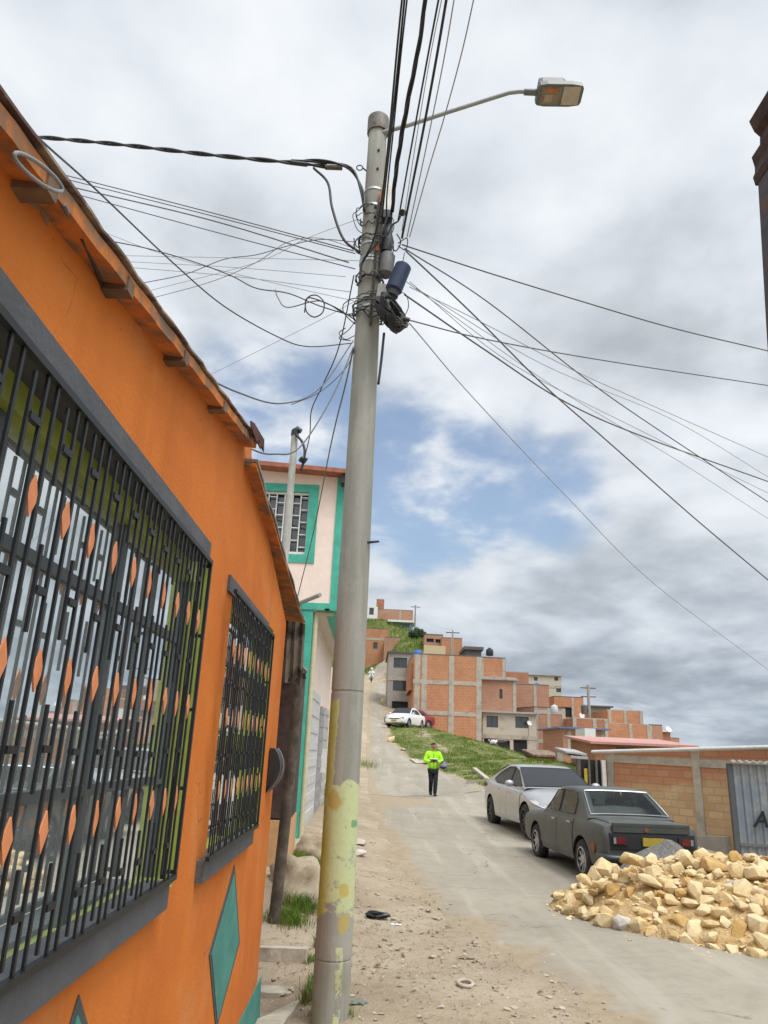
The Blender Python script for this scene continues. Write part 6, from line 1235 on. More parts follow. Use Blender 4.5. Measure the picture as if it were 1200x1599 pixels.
for sd, wi in ((1, 20), (-1, 24)):
    w = J[wi]; GJ = [(w[0]+sd*0.03, w[1]+0.035, w[2]-0.003, .046, .040), (w[0]-sd*0.012, w[1]-0.008, w[2], .050, .036)]; GE = [(0, 1)]
    for a, c in E_[base_e:]:
        pass
    first = base_n if sd == 1 else base_n+14
    for k in range(4):
        i = len(GJ); GJ += [tuple(J[first+3*k+m][:3])+(.014, .014) for m in range(3)]; GE += [(1, i), (i, i+1), (i+1, i+2)]
    i = len(GJ); GJ += [tuple(J[first+12+m][:3])+(.014, .014) for m in range(2)]; GE += [(1, i), (i, i+1)]
    skin('glove', GJ, GE, GLOVE, pn)
b = MB(); b.ico((0, -0.018, 1.665), 0.1, 3, (0.86, 1.02, 0.78), 0.15, 2); V2 = [v for v in b.v]; hr = MB()
hr.v = [Vector((v.x, v.y+ (0.012 if v.z > 1.66 else 0.03), max(v.z, 1.655+ (0.0 if v.y > 0.02 else 0.028)))) for v in b.v]; hr.f = b.f; hr.uv = b.uv; hr.mi = b.mi; hr.build('hair', HAIR, pn, smooth=180, local=True)
for sd in (1, -1):
    b = MB(); b.ico((sd*0.028, -0.112, 1.617), 0.011, 1); b.build('eye', M('dark_eye', (0.02, 0.015, 0.012), 0.4), pn, local=True)
    b = MB(); b.ico((sd*0.079, -0.015, 1.605), 0.028, 1, (0.4, 0.7, 1.1)); b.build('ear', SKIN, pn, local=True)
b = MB(); b.ico((0, -0.125, 1.592), 0.017, 1, (0.8, 1.1, 1.3)); b.build('nose', SKIN, pn, smooth=180, local=True); b = MB(); b.ico((0, -0.112, 1.562), 0.022, 1, (1.1, 0.5, 0.3)); b.build('mouth', M('lips', (0.26, 0.10, 0.08), 0.6), pn, local=True)
hm = thing('helmet', 'dark blue motorcycle helmet hanging on the left arm of the walking person', 'helmet', p0+Vector((0.33, -0.06, 0.93)))
HC = p0+Vector((0.34, -0.10, 1.02)); b = MB(); b.ico(HC, 0.155, 3, (0.90, 1.05, 0.98)); b.build('shell', M('navy_gloss', (0.015, 0.02, 0.055), 0.25, coat=0.5), hm, smooth=180)
b = MB(); V = []; nu, nv = 10, 5
for i in range(nv):
    for j in range(nu):
        t = R(-60)+R(120)*j/(nu-1); e = R(-18)+R(38)*i/(nv-1); V.append(HC+Vector((math.sin(t)*math.cos(e)*0.9, -math.cos(t)*math.cos(e)*1.05, math.sin(e)*0.98))*0.158)
b.mesh(V, [(i*nu+j, i*nu+j+1, (i+1)*nu+j+1, (i+1)*nu+j) for i in range(nv-1) for j in range(nu-1)]); b.build('visor', M('pale_visor', (0.25, 0.28, 0.34), 0.15), hm, smooth=180)

# rider on a motorcycle far up the road
def bike(px, py, Y, label, ang=R(-90)):
    p = at_y(px, py, Y); z = ground(p.x, Y)+0.03; t = thing('motorcycle', label, 'motorcycle', (p.x, Y, z), ang)
    for x in (-0.62, 0.62):
        Mx = Matrix.Translation((x, 0, 0.3))@Matrix.Rotation(math.pi/2, 4, 'X'); b = MB(); b.lathe([(0.20, 0.045), (0.27, 0.05), (0.30, 0.0), (0.27, -0.05), (0.20, -0.045)], 20, Mx, True); wq_ = b.build('wheel', TYRE, t, smooth=50, local=True); b = MB()
        for k in range(5): a = k*1.2566; b.bar((x, 0, 0.3), (x+0.21*math.cos(a), 0, 0.3+0.21*math.sin(a)), 0.03, 0.03, (0, 1, 0))
        b.build('rim', SILVERRIM, wq_, local=True)
    b = MB(); b.tube([(0.62, 0, 0.3), (0.42, 0, 0.85), (0.36, 0, 1.0)], 0.035, 8); b.build('fork', STEEL, t, local=True)
    b = MB(); b.tube([(0.34, -0.34, 1.02), (0.38, -0.15, 1.05), (0.38, 0.15, 1.05), (0.34, 0.34, 1.02)], 0.018, 6); b.build('handlebar', BLACKTRIM, t, local=True)
    b = MB(); b.tube(spline([(0.45, 0, 0.78), (0.2, 0, 0.84), (-0.1, 0, 0.74)], 4), [0.10]*2+[0.14]*5+[0.12]*2, 10); b.build('tank', M('white_fairing', (0.7, 0.7, 0.7), 0.3), t, smooth=60, local=True)
    b = MB(); b.tube([(0, 0, 0.76), (-0.35, 0, 0.77), (-0.72, 0, 0.84)], [0.13, 0.13, 0.08], 8); b.build('saddle', BLACKTRIM, t, smooth=60, local=True)
    b = MB(); b.box((-0.18, -0.13, 0.26), (0.26, 0.13, 0.62)); b.bar((-0.1, 0, 0.4), (-0.62, 0, 0.32), 0.06, 0.06); b.build('engine', M('engine_grey', (0.12, 0.12, 0.12), 0.5), t, local=True)
    b = MB(); b.ico((0.55, 0, 0.90), 0.10, 2); b.build('headlight', CLEARLENS, t, smooth=180, local=True); return t, Vector((p.x, Y, z))
b1, q = bike(580, 1065, 88, 'motorcycle coming over the crest of the road, far away')
rd = thing('person', 'rider in white on the motorcycle at the crest of the road', 'person', q, 0)
SJ = [(0, 0.25, 0.86, .15, .12), (0, 0.20, 1.1, .15, .12), (0, 0.12, 1.35, .16, .11), (0, 0.09, 1.46, .06, .06), (0, 0.05, 1.58, .08, .095), (0, 0.05, 1.66, .07, .08), (0.2, 0.12, 1.33, .07, .07), (0.3, -0.05, 1.15, .055, .055), (0.30, -0.32, 1.06, .045, .045), (-0.2, 0.12, 1.33, .07, .07), (-0.3, -0.05, 1.15, .055, .055), (-0.30, -0.32, 1.06, .045, .045), (0.16, 0.1, 0.82, .1, .1), (0.22, -0.2, 0.72, .07, .07), (0.2, 0.02, 0.32, .05, .05), (-0.16, 0.1, 0.82, .1, .1), (-0.22, -0.2, 0.72, .07, .07), (-0.2, 0.02, 0.32, .05, .05)]
skin('body', SJ, [(0, 1), (1, 2), (2, 3), (3, 4), (4, 5), (2, 6), (6, 7), (7, 8), (2, 9), (9, 10), (10, 11), (0, 12), (12, 13), (13, 14), (0, 15), (15, 16), (16, 17)], M('white_clothes', (0.72, 0.73, 0.75), 0.8), rd, sub=1)
b = MB(); b.ico((0, 0.05, 1.62), 0.15, 2, (0.9, 1.0, 1.0)); b.build('helmet', WHITEP, rd, smooth=180, local=True)
b2_, q2 = bike(776, 1181, 56, 'parked motorcycle with a white windshield before the grey-fronted house', R(160))
# ------------------------------------------------------------------ rubble heap of yellow sandstone
heap_c = [(3.05, 9.80), (3.75, 9.35), (4.6, 8.85), (5.6, 8.4), (7.2, 8.1)]
heap_h = [0.46, 0.78, 0.86, 0.76, 0.6]; heap_w = [0.80, 1.25, 1.45, 1.5, 1.4]
def heap_z(x, y):
    best = 0.0
    for t in np.linspace(0, 1, 34):
        s = t*(len(heap_c)-1); cx = np.interp(s, range(5), [c[0] for c in heap_c]); cy = np.interp(s, range(5), [c[1] for c in heap_c]); h = np.interp(s, range(5), heap_h); w = np.interp(s, range(5), heap_w)
        d = math.hypot(x-cx, y-cy)/w
        if d < 1: best = max(best, h*(1-d**1.35))
    return best
SAND = M('crushed_sandstone', (0.46, 0.30, 0.125), 0.95, c2=(0.56, 0.40, 0.20), lo=0.42, hi=0.6, scale=9, var=0.2, vscale=22, bump=0.9, bscale=35, bdist=0.04, c3=(0.38, 0.23, 0.085), lo3=0.55, hi3=0.7, scale3=3)
xs = np.arange(1.9, 9.8, 0.09); ys = np.arange(6.8, 11.2, 0.09); HX, HY = np.meshgrid(xs, ys); G0 = ground_np(np.c_[HX.ravel(), HY.ravel()]).reshape(HX.shape)
HZ = np.array([heap_z(x, y) for x, y in zip(HX.ravel(), HY.ravel())]).reshape(HX.shape)
nb = np.array([mnoise.fractal(Vector((x*2.6, y*2.6, 7)), 1.0, 2.0, 5) for x, y in zip(HX.ravel(), HY.ravel())]).reshape(HX.shape)
tag(sheet('rubble_base', HX, HY, G0+HZ*0.76+nb*0.055*np.clip(HZ*6, 0, 1)+np.where(HZ > 0.004, 0.03, -0.10)+0.02*np.clip(HZ*20, 0, 1), SAND, smooth=False), 'crushed yellow sandstone bedding the heap of rocks', 'rubble', kind='stuff')
ROCKS = [M('yellow_sandstone', (0.60, 0.435, 0.215), 0.92, c2=(0.67, 0.54, 0.33), lo=0.45, hi=0.62, scale=4, var=0.12, vscale=20, bump=0.6, bscale=45, bdist=0.012, c3=(0.44, 0.26, 0.085), lo3=0.58, hi3=0.7, scale3=2.5),
         M('pale_sandstone', (0.64, 0.50, 0.29), 0.92, c2=(0.56, 0.40, 0.19), lo=0.5, hi=0.7, scale=4, var=0.12, vscale=20, bump=0.6, bscale=45, bdist=0.012),
         M('ochre_sandstone', (0.46, 0.28, 0.095), 0.92, c2=(0.56, 0.38, 0.17), lo=0.5, hi=0.65, scale=4, var=0.15, vscale=20, bump=0.6, bscale=45, bdist=0.012),
         M('grey_stone', (0.50, 0.46, 0.40), 0.92, c2=(0.58, 0.50, 0.36), lo=0.5, hi=0.7, scale=3, var=0.12, bump=0.6, bscale=45, bdist=0.012)]
protos = []
for k in range(14):
    V, F = rock_verts(40+k, random.choice((13, 16, 19, 24)), random.choice((0.62, 0.75, 0.9)), 0.045)
    V = [v*(1+0.07*mnoise.noise(v*2.3+Vector((k, 0, 0)))) for v in V]
    for mi, m in enumerate(ROCKS):
        me = bpy.data.meshes.new('rock'); me.from_pydata([tuple(v) for v in V], [], F); me.materials.append(m); me.polygons.foreach_set('use_smooth', [True]*len(me.polygons)); me.set_sharp_from_angle(angle=R(28)); me.update(); protos.append((mi, me))
by_mat = {i: [m for j, m in protos if j == i] for i in range(4)}
placed = []
def rock(x, y, z, s, mi, label=None, rot=None):
    o = bpy.data.objects.new('rock', random.choice(by_mat[mi])); col.objects.link(o); o.location = (x, y, z); o.scale = (s*random.uniform(0.85, 1.25), s*random.uniform(0.8, 1.1), s*random.uniform(0.75, 1.0))
    o.rotation_euler = rot or (random.uniform(-0.5, 0.5), random.uniform(-0.5, 0.5), random.uniform(0, 6.28))
    if label: tag(o, label, 'rock')
    else: tag(o, 'yellow or pale sandstone rock among many in the roadside rubble heap', 'rock', 'sandstone rocks of the rubble heap')
    placed.append((x, y, s)); return o
def top_rock(px, py, spx, mi, label=None, lift=0.5, dy=9.2):
    """a rock seen at a photo pixel, resting on the heap's surface there"""
    d = ray(px, py); y = 6.5
    while y < 11:
        p = CAM+d*(y/d[1]); 
        if p[2] <= ground(p[0], y)+heap_z(p[0], y)*0.9+0.05: break
        y += 0.03
    if y >= 11: p = CAM+d*(dy/d[1])
    s = spx*float(np.linalg.norm(p-CAM))/FPX*0.5
    rock(p[0], p[1]+s*0.3, p[2]-s*0.15, s, mi, label)
for a in ((990, 1341, 44, 0, 'broad pale yellow rock topping the left crest of the heap'), (1015, 1345, 34, 1, None), (960, 1358, 30, 1, None), (945, 1352, 36, 0, None), (1058, 1352, 34, 0, None), (1075, 1342, 30, 1, None),
          (1118, 1350, 48, 2, 'big ochre rock with a broad flat brown face on top of the heap'), (1155, 1360, 30, 0, None), (1185, 1360, 48, 1, 'large pale cream rock at the right end of the crest'), (1170, 1388, 44, 1, 'large cream rock with a flat side, under the cream rock on the crest'),
          (1040, 1375, 26, 0, None), (972, 1372, 26, 0, None), (934, 1378, 30, 0, None), (915, 1372, 26, 0, None), (900, 1385, 22, 0, None), (895, 1405, 24, 0, None), (912, 1395, 30, 1, None), (930, 1362, 26, 1, None), (958, 1390, 30, 2, None), (988, 1392, 24, 2, None), (1090, 1390, 36, 1, None),
          (1060, 1437, 42, 2, 'angular ochre slab lying halfway down the front of the heap'), (975, 1440, 40, 3, 'white-grey stone low on the front of the heap'), (1000, 1444, 30, 0, None), (1025, 1455, 28, 0, None), (1010, 1425, 26, 0, None), (1088, 1452, 34, 1, None), (1115, 1445, 30, 0, None), (1160, 1450, 32, 2, None), (1190, 1445, 40, 1, None), (1165, 1415, 30, 1, None), (1130, 1425, 30, 0, None),
          (1075, 1468, 26, 1, None), (1115, 1478, 24, 0, None), (1145, 1483, 26, 1, None), (1185, 1490, 32, 0, None), (1195, 1470, 34, 1, None), (960, 1410, 26, 0, None), (935, 1425, 30, 0, None), (915, 1425, 26, 1, None), (890, 1420, 28, 0, None), (1105, 1405, 28, 0, None), (1130, 1400, 30, 0, None), (1050, 1405, 24, 0, None), (1030, 1410, 22, 0, None)): top_rock(a[0], a[1], a[2], a[3], a[4])
tries = 0
while len(placed) < 296 and tries < 9000:
    tries += 1
    t = random.random(); s_ = t*3.4; cx = np.interp(s_, range(5), [c[0] for c in heap_c]); cy = np.interp(s_, range(5), [c[1] for c in heap_c]); w = np.interp(s_, range(5), heap_w)
    a = random.uniform(0, 6.28); r = w*math.sqrt(random.random())*1.02; x, y = cx+r*math.cos(a), cy+r*math.sin(a)*1.0
    if x > 4.85+0.0*y or y > cy+0.35: continue
    h = heap_z(x, y); s = min(0.24, max(0.042, 0.080*math.exp(random.gauss(0.22, 0.48))))
    if any(math.hypot(x-q[0], y-q[1]) < (s+q[2])*0.50 for q in placed): continue
    if y > 10.7: continue
    rock(x, y, ground(x, y)+h*0.80+s*0.40+0.01, s, random.choices((0, 1, 2, 3), (0.46, 0.42, 0.10, 0.02))[0])
# crumbs round the heap
b = MB()
for k in range(2600):
    s_ = random.random()*3.4; cx = np.interp(s_, range(5), [c[0] for c in heap_c]); cy = np.interp(s_, range(5), [c[1] for c in heap_c]); w = np.interp(s_, range(5), heap_w)
    a = random.uniform(0, 6.28); r = w*(random.uniform(0.2, 1.0) if random.random() < 0.75 else random.uniform(0.92, 1.0+abs(random.gauss(0, 0.22)))); x, y = cx+r*math.cos(a), cy+r*math.sin(a)
    if y > 10.9: continue
    s = min(0.04, 0.009*math.exp(random.gauss(0.3, 0.5))); V, F = random.choice(lib); z = ground(x, y)+heap_z(x, y)*0.87+0.03; b.mesh([(x+v.x*s, y+v.y*s, z+v.z*s) for v in V], F)
tag(b.build('rubble_crumbs', ROCKS[0]), 'small crumbs of yellow stone strewn over and around the rubble heap', 'rubble', kind='stuff')
# grey gravel heap behind it
gh = MB(); gc = at_z(1040, 1330, 0.45); gc = Vector((3.95, 10.50, ground(3.95, 10.50))); n_, m_ = 28, 12; V = [gc+Vector((0, 0, 0.76))]
for i in range(1, m_+1):
    for j in range(n_):
        t = 2*math.pi*j/n_; r = 0.98*i/m_; z = 0.76*(1-(i/m_)**1.4); q = Vector((r*math.cos(t)*1.05, r*math.sin(t)*0.62, 0)); V.append(gc+q+Vector((0, 0, z-0.02+0.05*mnoise.fractal(q*3.0, 1.0, 2.0, 4))))
F = [(0, 1+j, 1+(j+1) % n_) for j in range(n_)]+[(1+(i-1)*n_+j, 1+i*n_+j, 1+i*n_+(j+1) % n_, 1+(i-1)*n_+(j+1) % n_) for i in range(1, m_) for j in range(n_)]
gh.mesh(V, F); tag(gh.build('gravel_heap', M('grey_gravel', (0.17, 0.16, 0.15), 0.95, c2=(0.24, 0.23, 0.21), lo=0.45, hi=0.6, scale=25, var=0.3, vscale=50, bump=1.0, bscale=70, bdist=0.03), smooth=180), 'small heap of grey gravel between the dark car and the yellow rubble', 'gravel heap')

# ------------------------------------------------------------------ foot of the houses: slabs, stones, kerbs, tufts, litter
def poly_slab(name, px, dz, th, mat, label, cat, parent=None, zz=None):
    P = [hit(*p) for p in px]; z = (sum(p.z for p in P)/len(P) if zz is None else zz)+dz
    b = MB(); Q = [Vector((p.x, p.y, z+random.uniform(-.006, .006))) for p in P]; b.prism(Q, (0, 0, -th)); o = b.build(name, mat)
    return tag(o, label, cat)
SLABM = M('worn_concrete_slab', (0.46, 0.41, 0.33), 0.93, c2=(0.34, 0.29, 0.22), lo=0.45, hi=0.65, scale=4, var=0.15, bump=0.5, bscale=40)
def step(px_front_l, px_front_r, Yback, ztop, label, name='concrete_step', cat='step', th=0.3, skew=0.0):
    a = at_z(*px_front_l, ztop); c = at_z(*px_front_r, ztop); b = MB()
    P = [a, c, Vector((c.x+skew, Yback, ztop+0.015)), Vector((a.x-0.1, Yback, ztop+0.015))]; n = []
    for i in range(4):
        for k in range(5): n.append(P[i].lerp(P[(i+1) % 4], k/5)+Vector((random.uniform(-.012, .012), random.uniform(-.012, .012), 0)))
    b.prism(n, (0, 0, -th)); return tag(b.build(name, SLABM), label, cat)
step((405, 1476), (483, 1478), 7.0, 0.085, 'worn concrete step beside the corner of the orange house', th=0.26)
step((408, 1507), (470, 1505), 6.40, -0.075, 'brown lower concrete step under the worn top step at the orange corner', th=0.25)
step((412, 1385), (492, 1390), 9.3, 0.20, 'pale concrete slab behind the leaning timber post', th=0.3)
step((405, 1590), (470, 1560), 5.55, -0.06, 'broken pale slab at the foot of the orange wall in front of the step', th=0.2, skew=-0.1)
def stone(px, py, w, label, mi=1, h=0.7, base=None):
    p = hit(px, py); s = w*float((p-Vector(CAM.tolist())).length)/FPX*0.5; o = bpy.data.objects.new('stone', random.choice(by_mat[mi])); col.objects.link(o); o.location = (p.x, p.y+s*0.5, p.z+s*h*0.5); o.scale = (s, s, s*h*1.2); o.rotation_euler = (0, 0, random.uniform(0, 6)); tag(o, label, 'stone'); return o
DUSTY = M('dusty_stone', (0.40, 0.33, 0.23), 0.95, c2=(0.30, 0.24, 0.16), lo=0.45, hi=0.65, scale=6, var=0.15, bump=0.6)
for a in ((466, 1412, 84, 'big rounded dusty boulder between the leaning post and the pole', 1, 0.9), (448, 1385, 52, 'dusty stone behind the big boulder by the leaning post', 1, 0.8), (490, 1345, 60, 'pale broken block of concrete at the pink house corner', 3, 0.8), (562, 1320, 22, 'small pale rock just right of the painted pole, behind the other', 3, 0.6), (560, 1337, 26, 'pale rock right of the painted pole', 3, 0.6), (612, 1158, 16, 'pale boulder at the road edge below the white car', 1, 0.8), (600, 1098, 14, 'pale boulder beside the grey rendered house', 1, 0.8), (630, 1172, 12, 'white stone lying in the bank grass', 3, 0.6), (645, 1131, 16, 'yellowish rock in front of the parked white car', 1, 0.7)):
    o = stone(*a)
    if a[0] < 500:   # rounded boulders, each its own shape
        b = MB(); b.ico((0, 0, 0), 1.0, 3, (1, 0.85, 0.85), 0.4, a[0]); nb_ = b.build('stone', DUSTY, smooth=180, local=True); o.data = nb_.data; bpy.data.objects.remove(nb_)
def kerb(pxs, label, w=0.16, h=0.14):
    P = [hit(*p) for p in pxs]; b = MB()
    for p, q in zip(P[:-1], P[1:]): b.bar(p+Vector((0, 0, h*0.4)), q+Vector((0, 0, h*0.4)), w, h)
    tag(b.build('kerb', SLABM), label, 'kerb')
kerb([(741, 1203), (762, 1221)], 'broken concrete kerb slanting down the bank beside the silver car'); kerb([(730, 1224), (764, 1222)], 'short concrete kerb along the foot of the bank beside the silver car')
P = [hit(*p) for p in ((640, 1186), (665, 1187), (668, 1192), (650, 1193))]; b = MB(); b.prism([p+Vector((0, 0, 0.05)) for p in P], (0, 0, -0.03)); tag(b.build('cement_patch', SLABM), 'whitish spill of cement on the road edge behind the walking person', 'cement patch')

tufts = []
def tuft_px(px, py, r, n, h0=0.05, h1=0.16):
    p = hit(px, py)
    for _ in range(int(n*2.2)):
        x, y = p.x+random.gauss(0, r*0.55), p.y+random.gauss(0, r*0.6); tufts.append((x, y, ground(x, y), h0, h1))
for a in ((470, 1422, 0.15, 260, 0.06, 0.20), (455, 1440, 0.18, 200, 0.05, 0.13), (440, 1436, 0.12, 140), (492, 1545, 0.06, 90, .05, .15), (486, 1565, 0.08, 160, 0.05, 0.15), (500, 1585, 0.06, 120, 0.04, 0.10), (535, 1590, 0.07, 110, 0.03, 0.07), (470, 1345, 0.35, 300, 0.05, 0.14), (450, 1340, 0.3, 200, 0.05, 0.14), (496, 1345, 0.25, 160, 0.08, 0.2), (500, 1480, 0.05, 60), (569, 1196, 0.7, 160, 0.15, 0.4), (505, 1250, 0.5, 120, 0.2, 0.5), (1095, 1308, 0.6, 260, 0.1, 0.3), (1080, 1300, 0.5, 200, 0.1, 0.3), (484, 1500, 0.05, 50, .03, .09)): tuft_px(*a)
V = []; F = []
for x, y, z, h0, h1 in tufts:
    a = random.uniform(0, 6.28); h = random.uniform(h0, h1); w = 0.0018+0.008*h; dx, dy = math.cos(a)*w, math.sin(a)*w; c = random.uniform(0, 6.28); l = h*random.uniform(0.1, 0.9); b0 = len(V); mx, my = math.cos(c)*l*0.35, math.sin(c)*l*0.35
    V += [(x-dx, y-dy, z-0.02), (x+dx, y+dy, z-0.02), (x+mx+dx*0.7, y+my+dy*0.7, z+h*0.6), (x+mx-dx*0.7, y+my-dy*0.7, z+h*0.6), (x+math.cos(c)*l, y+math.sin(c)*l, z+h)]; F += [(b0, b0+1, b0+2, b0+3), (b0+3, b0+2, b0+4)]
me = bpy.data.meshes.new('grass_tufts'); me.from_pydata(V, [], F); me.materials.append(GRASS); o = bpy.data.objects.new('grass_tufts', me); col.objects.link(o); tag(o, 'green grass tufts round the pole, the steps and the house feet', 'grass', kind='stuff')
# litter
def crumple(px, py, w, mat, label, name, cat, sc=(1, 0.6, 0.35), seed=1):
    p = hit(px, py); s = w*float((p-Vector(CAM.tolist())).length)/FPX*0.5; b = MB(); b.ico((p.x, p.y, p.z+s*sc[2]*0.7), s, 3, sc, 0.8, seed); return tag(b.build(name, mat, smooth=40), label, cat)
crumple(588, 1434, 28, M('black_bag', (0.015, 0.016, 0.018), 0.4), 'crumpled black plastic bag on the earth right of the pole', 'plastic_bag', 'plastic bag', seed=3)
crumple(485, 1412, 16, M('blue_grey_bag', (0.06, 0.075, 0.10), 0.5), 'blue-grey rag of plastic standing behind the pole', 'plastic_rag', 'plastic rag', (0.5, 0.5, 1.3), 5)
crumple(618, 1444, 14, WHITEP, 'scrap of white paper beside the black plastic bag', 'paper_scrap', 'paper scrap', (1, .6, .12), 7); crumple(880, 1484, 16, WHITEP, 'scrap of white paper on the asphalt before the rubble', 'paper_scrap', 'paper scrap', (1, .6, .10), 8)
crumple(1025, 1487, 20, M('cream_splash', (0.62, 0.54, 0.38), 0.9), 'flat cream chip of stone on the asphalt before the rubble', 'stone_chip', 'stone chip', (1, .6, .12), 9)
crumple(560, 1567, 24, M('green_grey_shard', (0.16, 0.19, 0.155), 0.8), 'flat green-grey shard at the right of the pole foot', 'shard', 'shard', (1, .7, .15), 10)
crumple(740, 1397, 20, SLAB, 'pair of dark twigs lying on the road', 'twig', 'twig', (1, .2, .1), 12); crumple(730, 1498, 22, WOOD, 'short brown stick on the earth verge', 'stick', 'stick', (1, .12, .1), 13)
p = hit(727, 1540); b = MB(); pts = [p+Vector((0.055*math.cos(t), 0.085*math.sin(t), 0.02)) for t in np.linspace(0, 6.28, 18)]; b.tube(pts, 0.014, 6, False); tag(b.build('foam_ring', M('dirty_foam', (0.42, 0.37, 0.29), 0.9), smooth=180), 'pale foam ring lying on the earth in the foreground', 'foam ring')

# ------------------------------------------------------------------ overhead cables
def cable(pts, ya, yb, r, mat, label, group=None, ext0=0.0, ext1=0.0, twist=0, name='cable', drop0=0.0, drop1=0.0, sides=5):
    px = np.array(pts, float); s = np.r_[0, np.cumsum(np.hypot(*np.diff(px, axis=0).T))]; s /= s[-1]
    P = [at_y(a, c, ya+(yb-ya)*t) for (a, c), t in zip(px, s)]; Q = spline(P, 8)
    if ext0:
        d = (Q[0]-Q[2]).normalized(); Q = [Q[0]+d*ext0*k+Vector((0, 0, -drop0*k*k)) for k in (1.0, 0.75, 0.5, 0.25)]+Q
    if ext1:
        d = (Q[-1]-Q[-3]).normalized(); Q = Q+[Q[-1]+d*ext1*k+Vector((0, 0, -drop1*k*k)) for k in (0.25, 0.5, 0.75, 1.0)]
    b = MB()
    if twist:
        # resample evenly, wind the strands round one another
        L = np.r_[0, np.cumsum([(q-p).length for p, q in zip(Q[:-1], Q[1:])])]; n = int(min(600, L[-1]/0.05)); A = np.array([tuple(q) for q in Q]); t = np.linspace(0, L[-1], n); Z = np.c_[np.interp(t, L, A[:, 0]), np.interp(t, L, A[:, 1]), np.interp(t, L, A[:, 2])]
        for k in range(twist):
            pts3 = []
            for i in range(n):
                d = Vector((Z[min(i+1, n-1)]-Z[max(i-1, 0)]).tolist()).normalized(); u = d.cross(Vector((0.3, 0.2, 1))).normalized(); v = d.cross(u); a = t[i]*9+2*math.pi*k/twist; pts3.append(Vector(Z[i].tolist())+(u*math.cos(a)+v*math.sin(a))*r*0.95)
            b.tube(pts3, r, sides)
    else: b.tube(Q, r, sides)
    return tag(b.build(name, mat, smooth=180), label, 'cable', group)
YP = 5.7
cable([(60, 214), (180, 225), (330, 242), (455, 254), (510, 260)], 6.3, 5.72, 0.0125, CABLE, 'thick twisted black cable leaving the pole to the left, highest on that side', ext0=5, twist=2)
cable([(455, 252), (490, 251), (530, 256), (552, 268), (566, 300), (569, 330)], 5.72, 5.66, 0.011, CABLE, 'black cable bending down the pole beside the eye bolt', twist=2)
cable([(490, 262), (512, 285), (519, 325), (536, 372), (562, 394)], 5.72, 5.66, 0.013, CABLE, 'black cable sagging from the twisted cable to the middle of the pole')
b = MB(); b.tube([at_y(455, 254, 5.70), at_y(480, 257, 5.70)], 0.022, 8); tag(b.build('splice_sleeve', BLACKPLASTIC, smooth=60), 'black splice sleeve on the thick twisted cable', 'splice sleeve')
b = MB(); b.tube([at_y(508, 261, 5.71), at_y(535, 262, 5.71)], 0.024, 8); tag(b.build('cable_clamp', M('brown_clamp', (0.10, 0.085, 0.06), 0.6), smooth=60), 'brown cable clamp on the twisted cable next to the eye bolt', 'cable clamp')
LG = 'thin wires fanning left from the pole'
for k, (pts, r, m) in enumerate((([(100, 273), (330, 332), (553, 392)], 0.0055, WIRE), ([(104, 280), (335, 338), (555, 396)], 0.005, WIRE), ([(112, 292), (330, 344), (545, 410)], 0.0065, WIRE), ([(118, 303), (350, 366), (555, 420)], 0.005, WIRE))):
    cable(pts, 6.2, YP, r, m, ('uppermost grey wire of the straight bundle left of the pole', 'grey wire just under the uppermost of the straight left bundle', 'thickest grey wire of the straight left bundle', 'lowest grey wire of the straight left bundle')[k], ext0=6)
for pts, r, m in (([(150, 358), (270, 402), (420, 440), (553, 470)], 0.003, THINWIRE), ([(185, 399), (380, 403), (560, 407)], 0.0028, THINWIRE), ([(190, 408), (370, 418), (540, 432)], 0.0028, THINWIRE), ([(195, 417), (370, 432), (548, 456)], 0.0032, THINWIRE), ([(230, 455), (400, 410), (480, 372), (560, 342)], 0.0025, THINWIRE), ([(440, 530), (500, 500), (555, 470)], 0.0025, THINWIRE)):
    cable(pts, 6.6, YP, r, m, 'hair-thin pale wire among the fan of wires left of the pole', LG, ext0=6)
cable([(165, 375), (230, 388), (300, 408), (360, 430), (400, 450), (450, 458), (500, 478), (553, 494)], 6.2, 5.62, 0.0055, CABLE, 'wavy dark cable crossing the fan left of the pole to the lower bands', ext0=5)
cable([(218, 443), (290, 428), (350, 405), (400, 398), (450, 384), (500, 374), (556, 378)], 6.2, 5.65, 0.004, WIRE, 'thin grey wire rising to the pole across the other left wires', ext0=5)
cable([(240, 465), (330, 440), (400, 410), (450, 378), (500, 372), (560, 390)], 6.4, 5.65, 0.003, WIRE, 'thin pale wire rising to the pole just under the other rising wire', ext0=5)
cable([(430, 452), (435, 466), (450, 480), (500, 470), (540, 490), (560, 485)], 5.75, 5.62, 0.005, WIRE, 'loose dark wire drooping at the lower bands of the pole')
cable([(476, 488), (480, 466), (494, 461), (506, 472), (504, 488), (490, 495), (478, 484), (482, 465), (520, 478), (553, 498)], 5.7, 5.62, 0.006, CABLE, 'curled loop of dark cable hanging left of the pole')
cable([(16, 160), (60, 215), (150, 296), (270, 410), (350, 478), (430, 524), (480, 541), (550, 536)], 1.5, 5.6, 0.0045, CABLE, 'long black wire hanging from the near roof corner to the pole', ext0=1.0)
cable([(100, 322), (128, 372), (170, 440), (182, 470), (238, 545), (300, 625), (350, 672), (395, 702), (430, 709), (470, 697), (520, 618), (552, 542)], 1.12, 5.6, 0.0055, WIRE, 'grey wire running along the orange wall, then up to the pole', drop0=0)
cable([(128, 372), (150, 420), (166, 463)], 1.28, 1.55, 0.004, CABLE, 'short stiff black wire end sticking down from the rusty eave')
cable([(180, 462), (215, 512), (250, 540), (300, 576), (370, 612), (440, 630), (500, 606), (552, 532)], 1.66, 5.6, 0.0052, WIRE, 'pale grey wire swinging from under the eave to the pole')
cable([(553, 430), (530, 540), (505, 600), (487, 640), (484, 680), (474, 722)], 5.62, 7.9, 0.006, CABLE, 'black drop cable from the pole to the service mast')
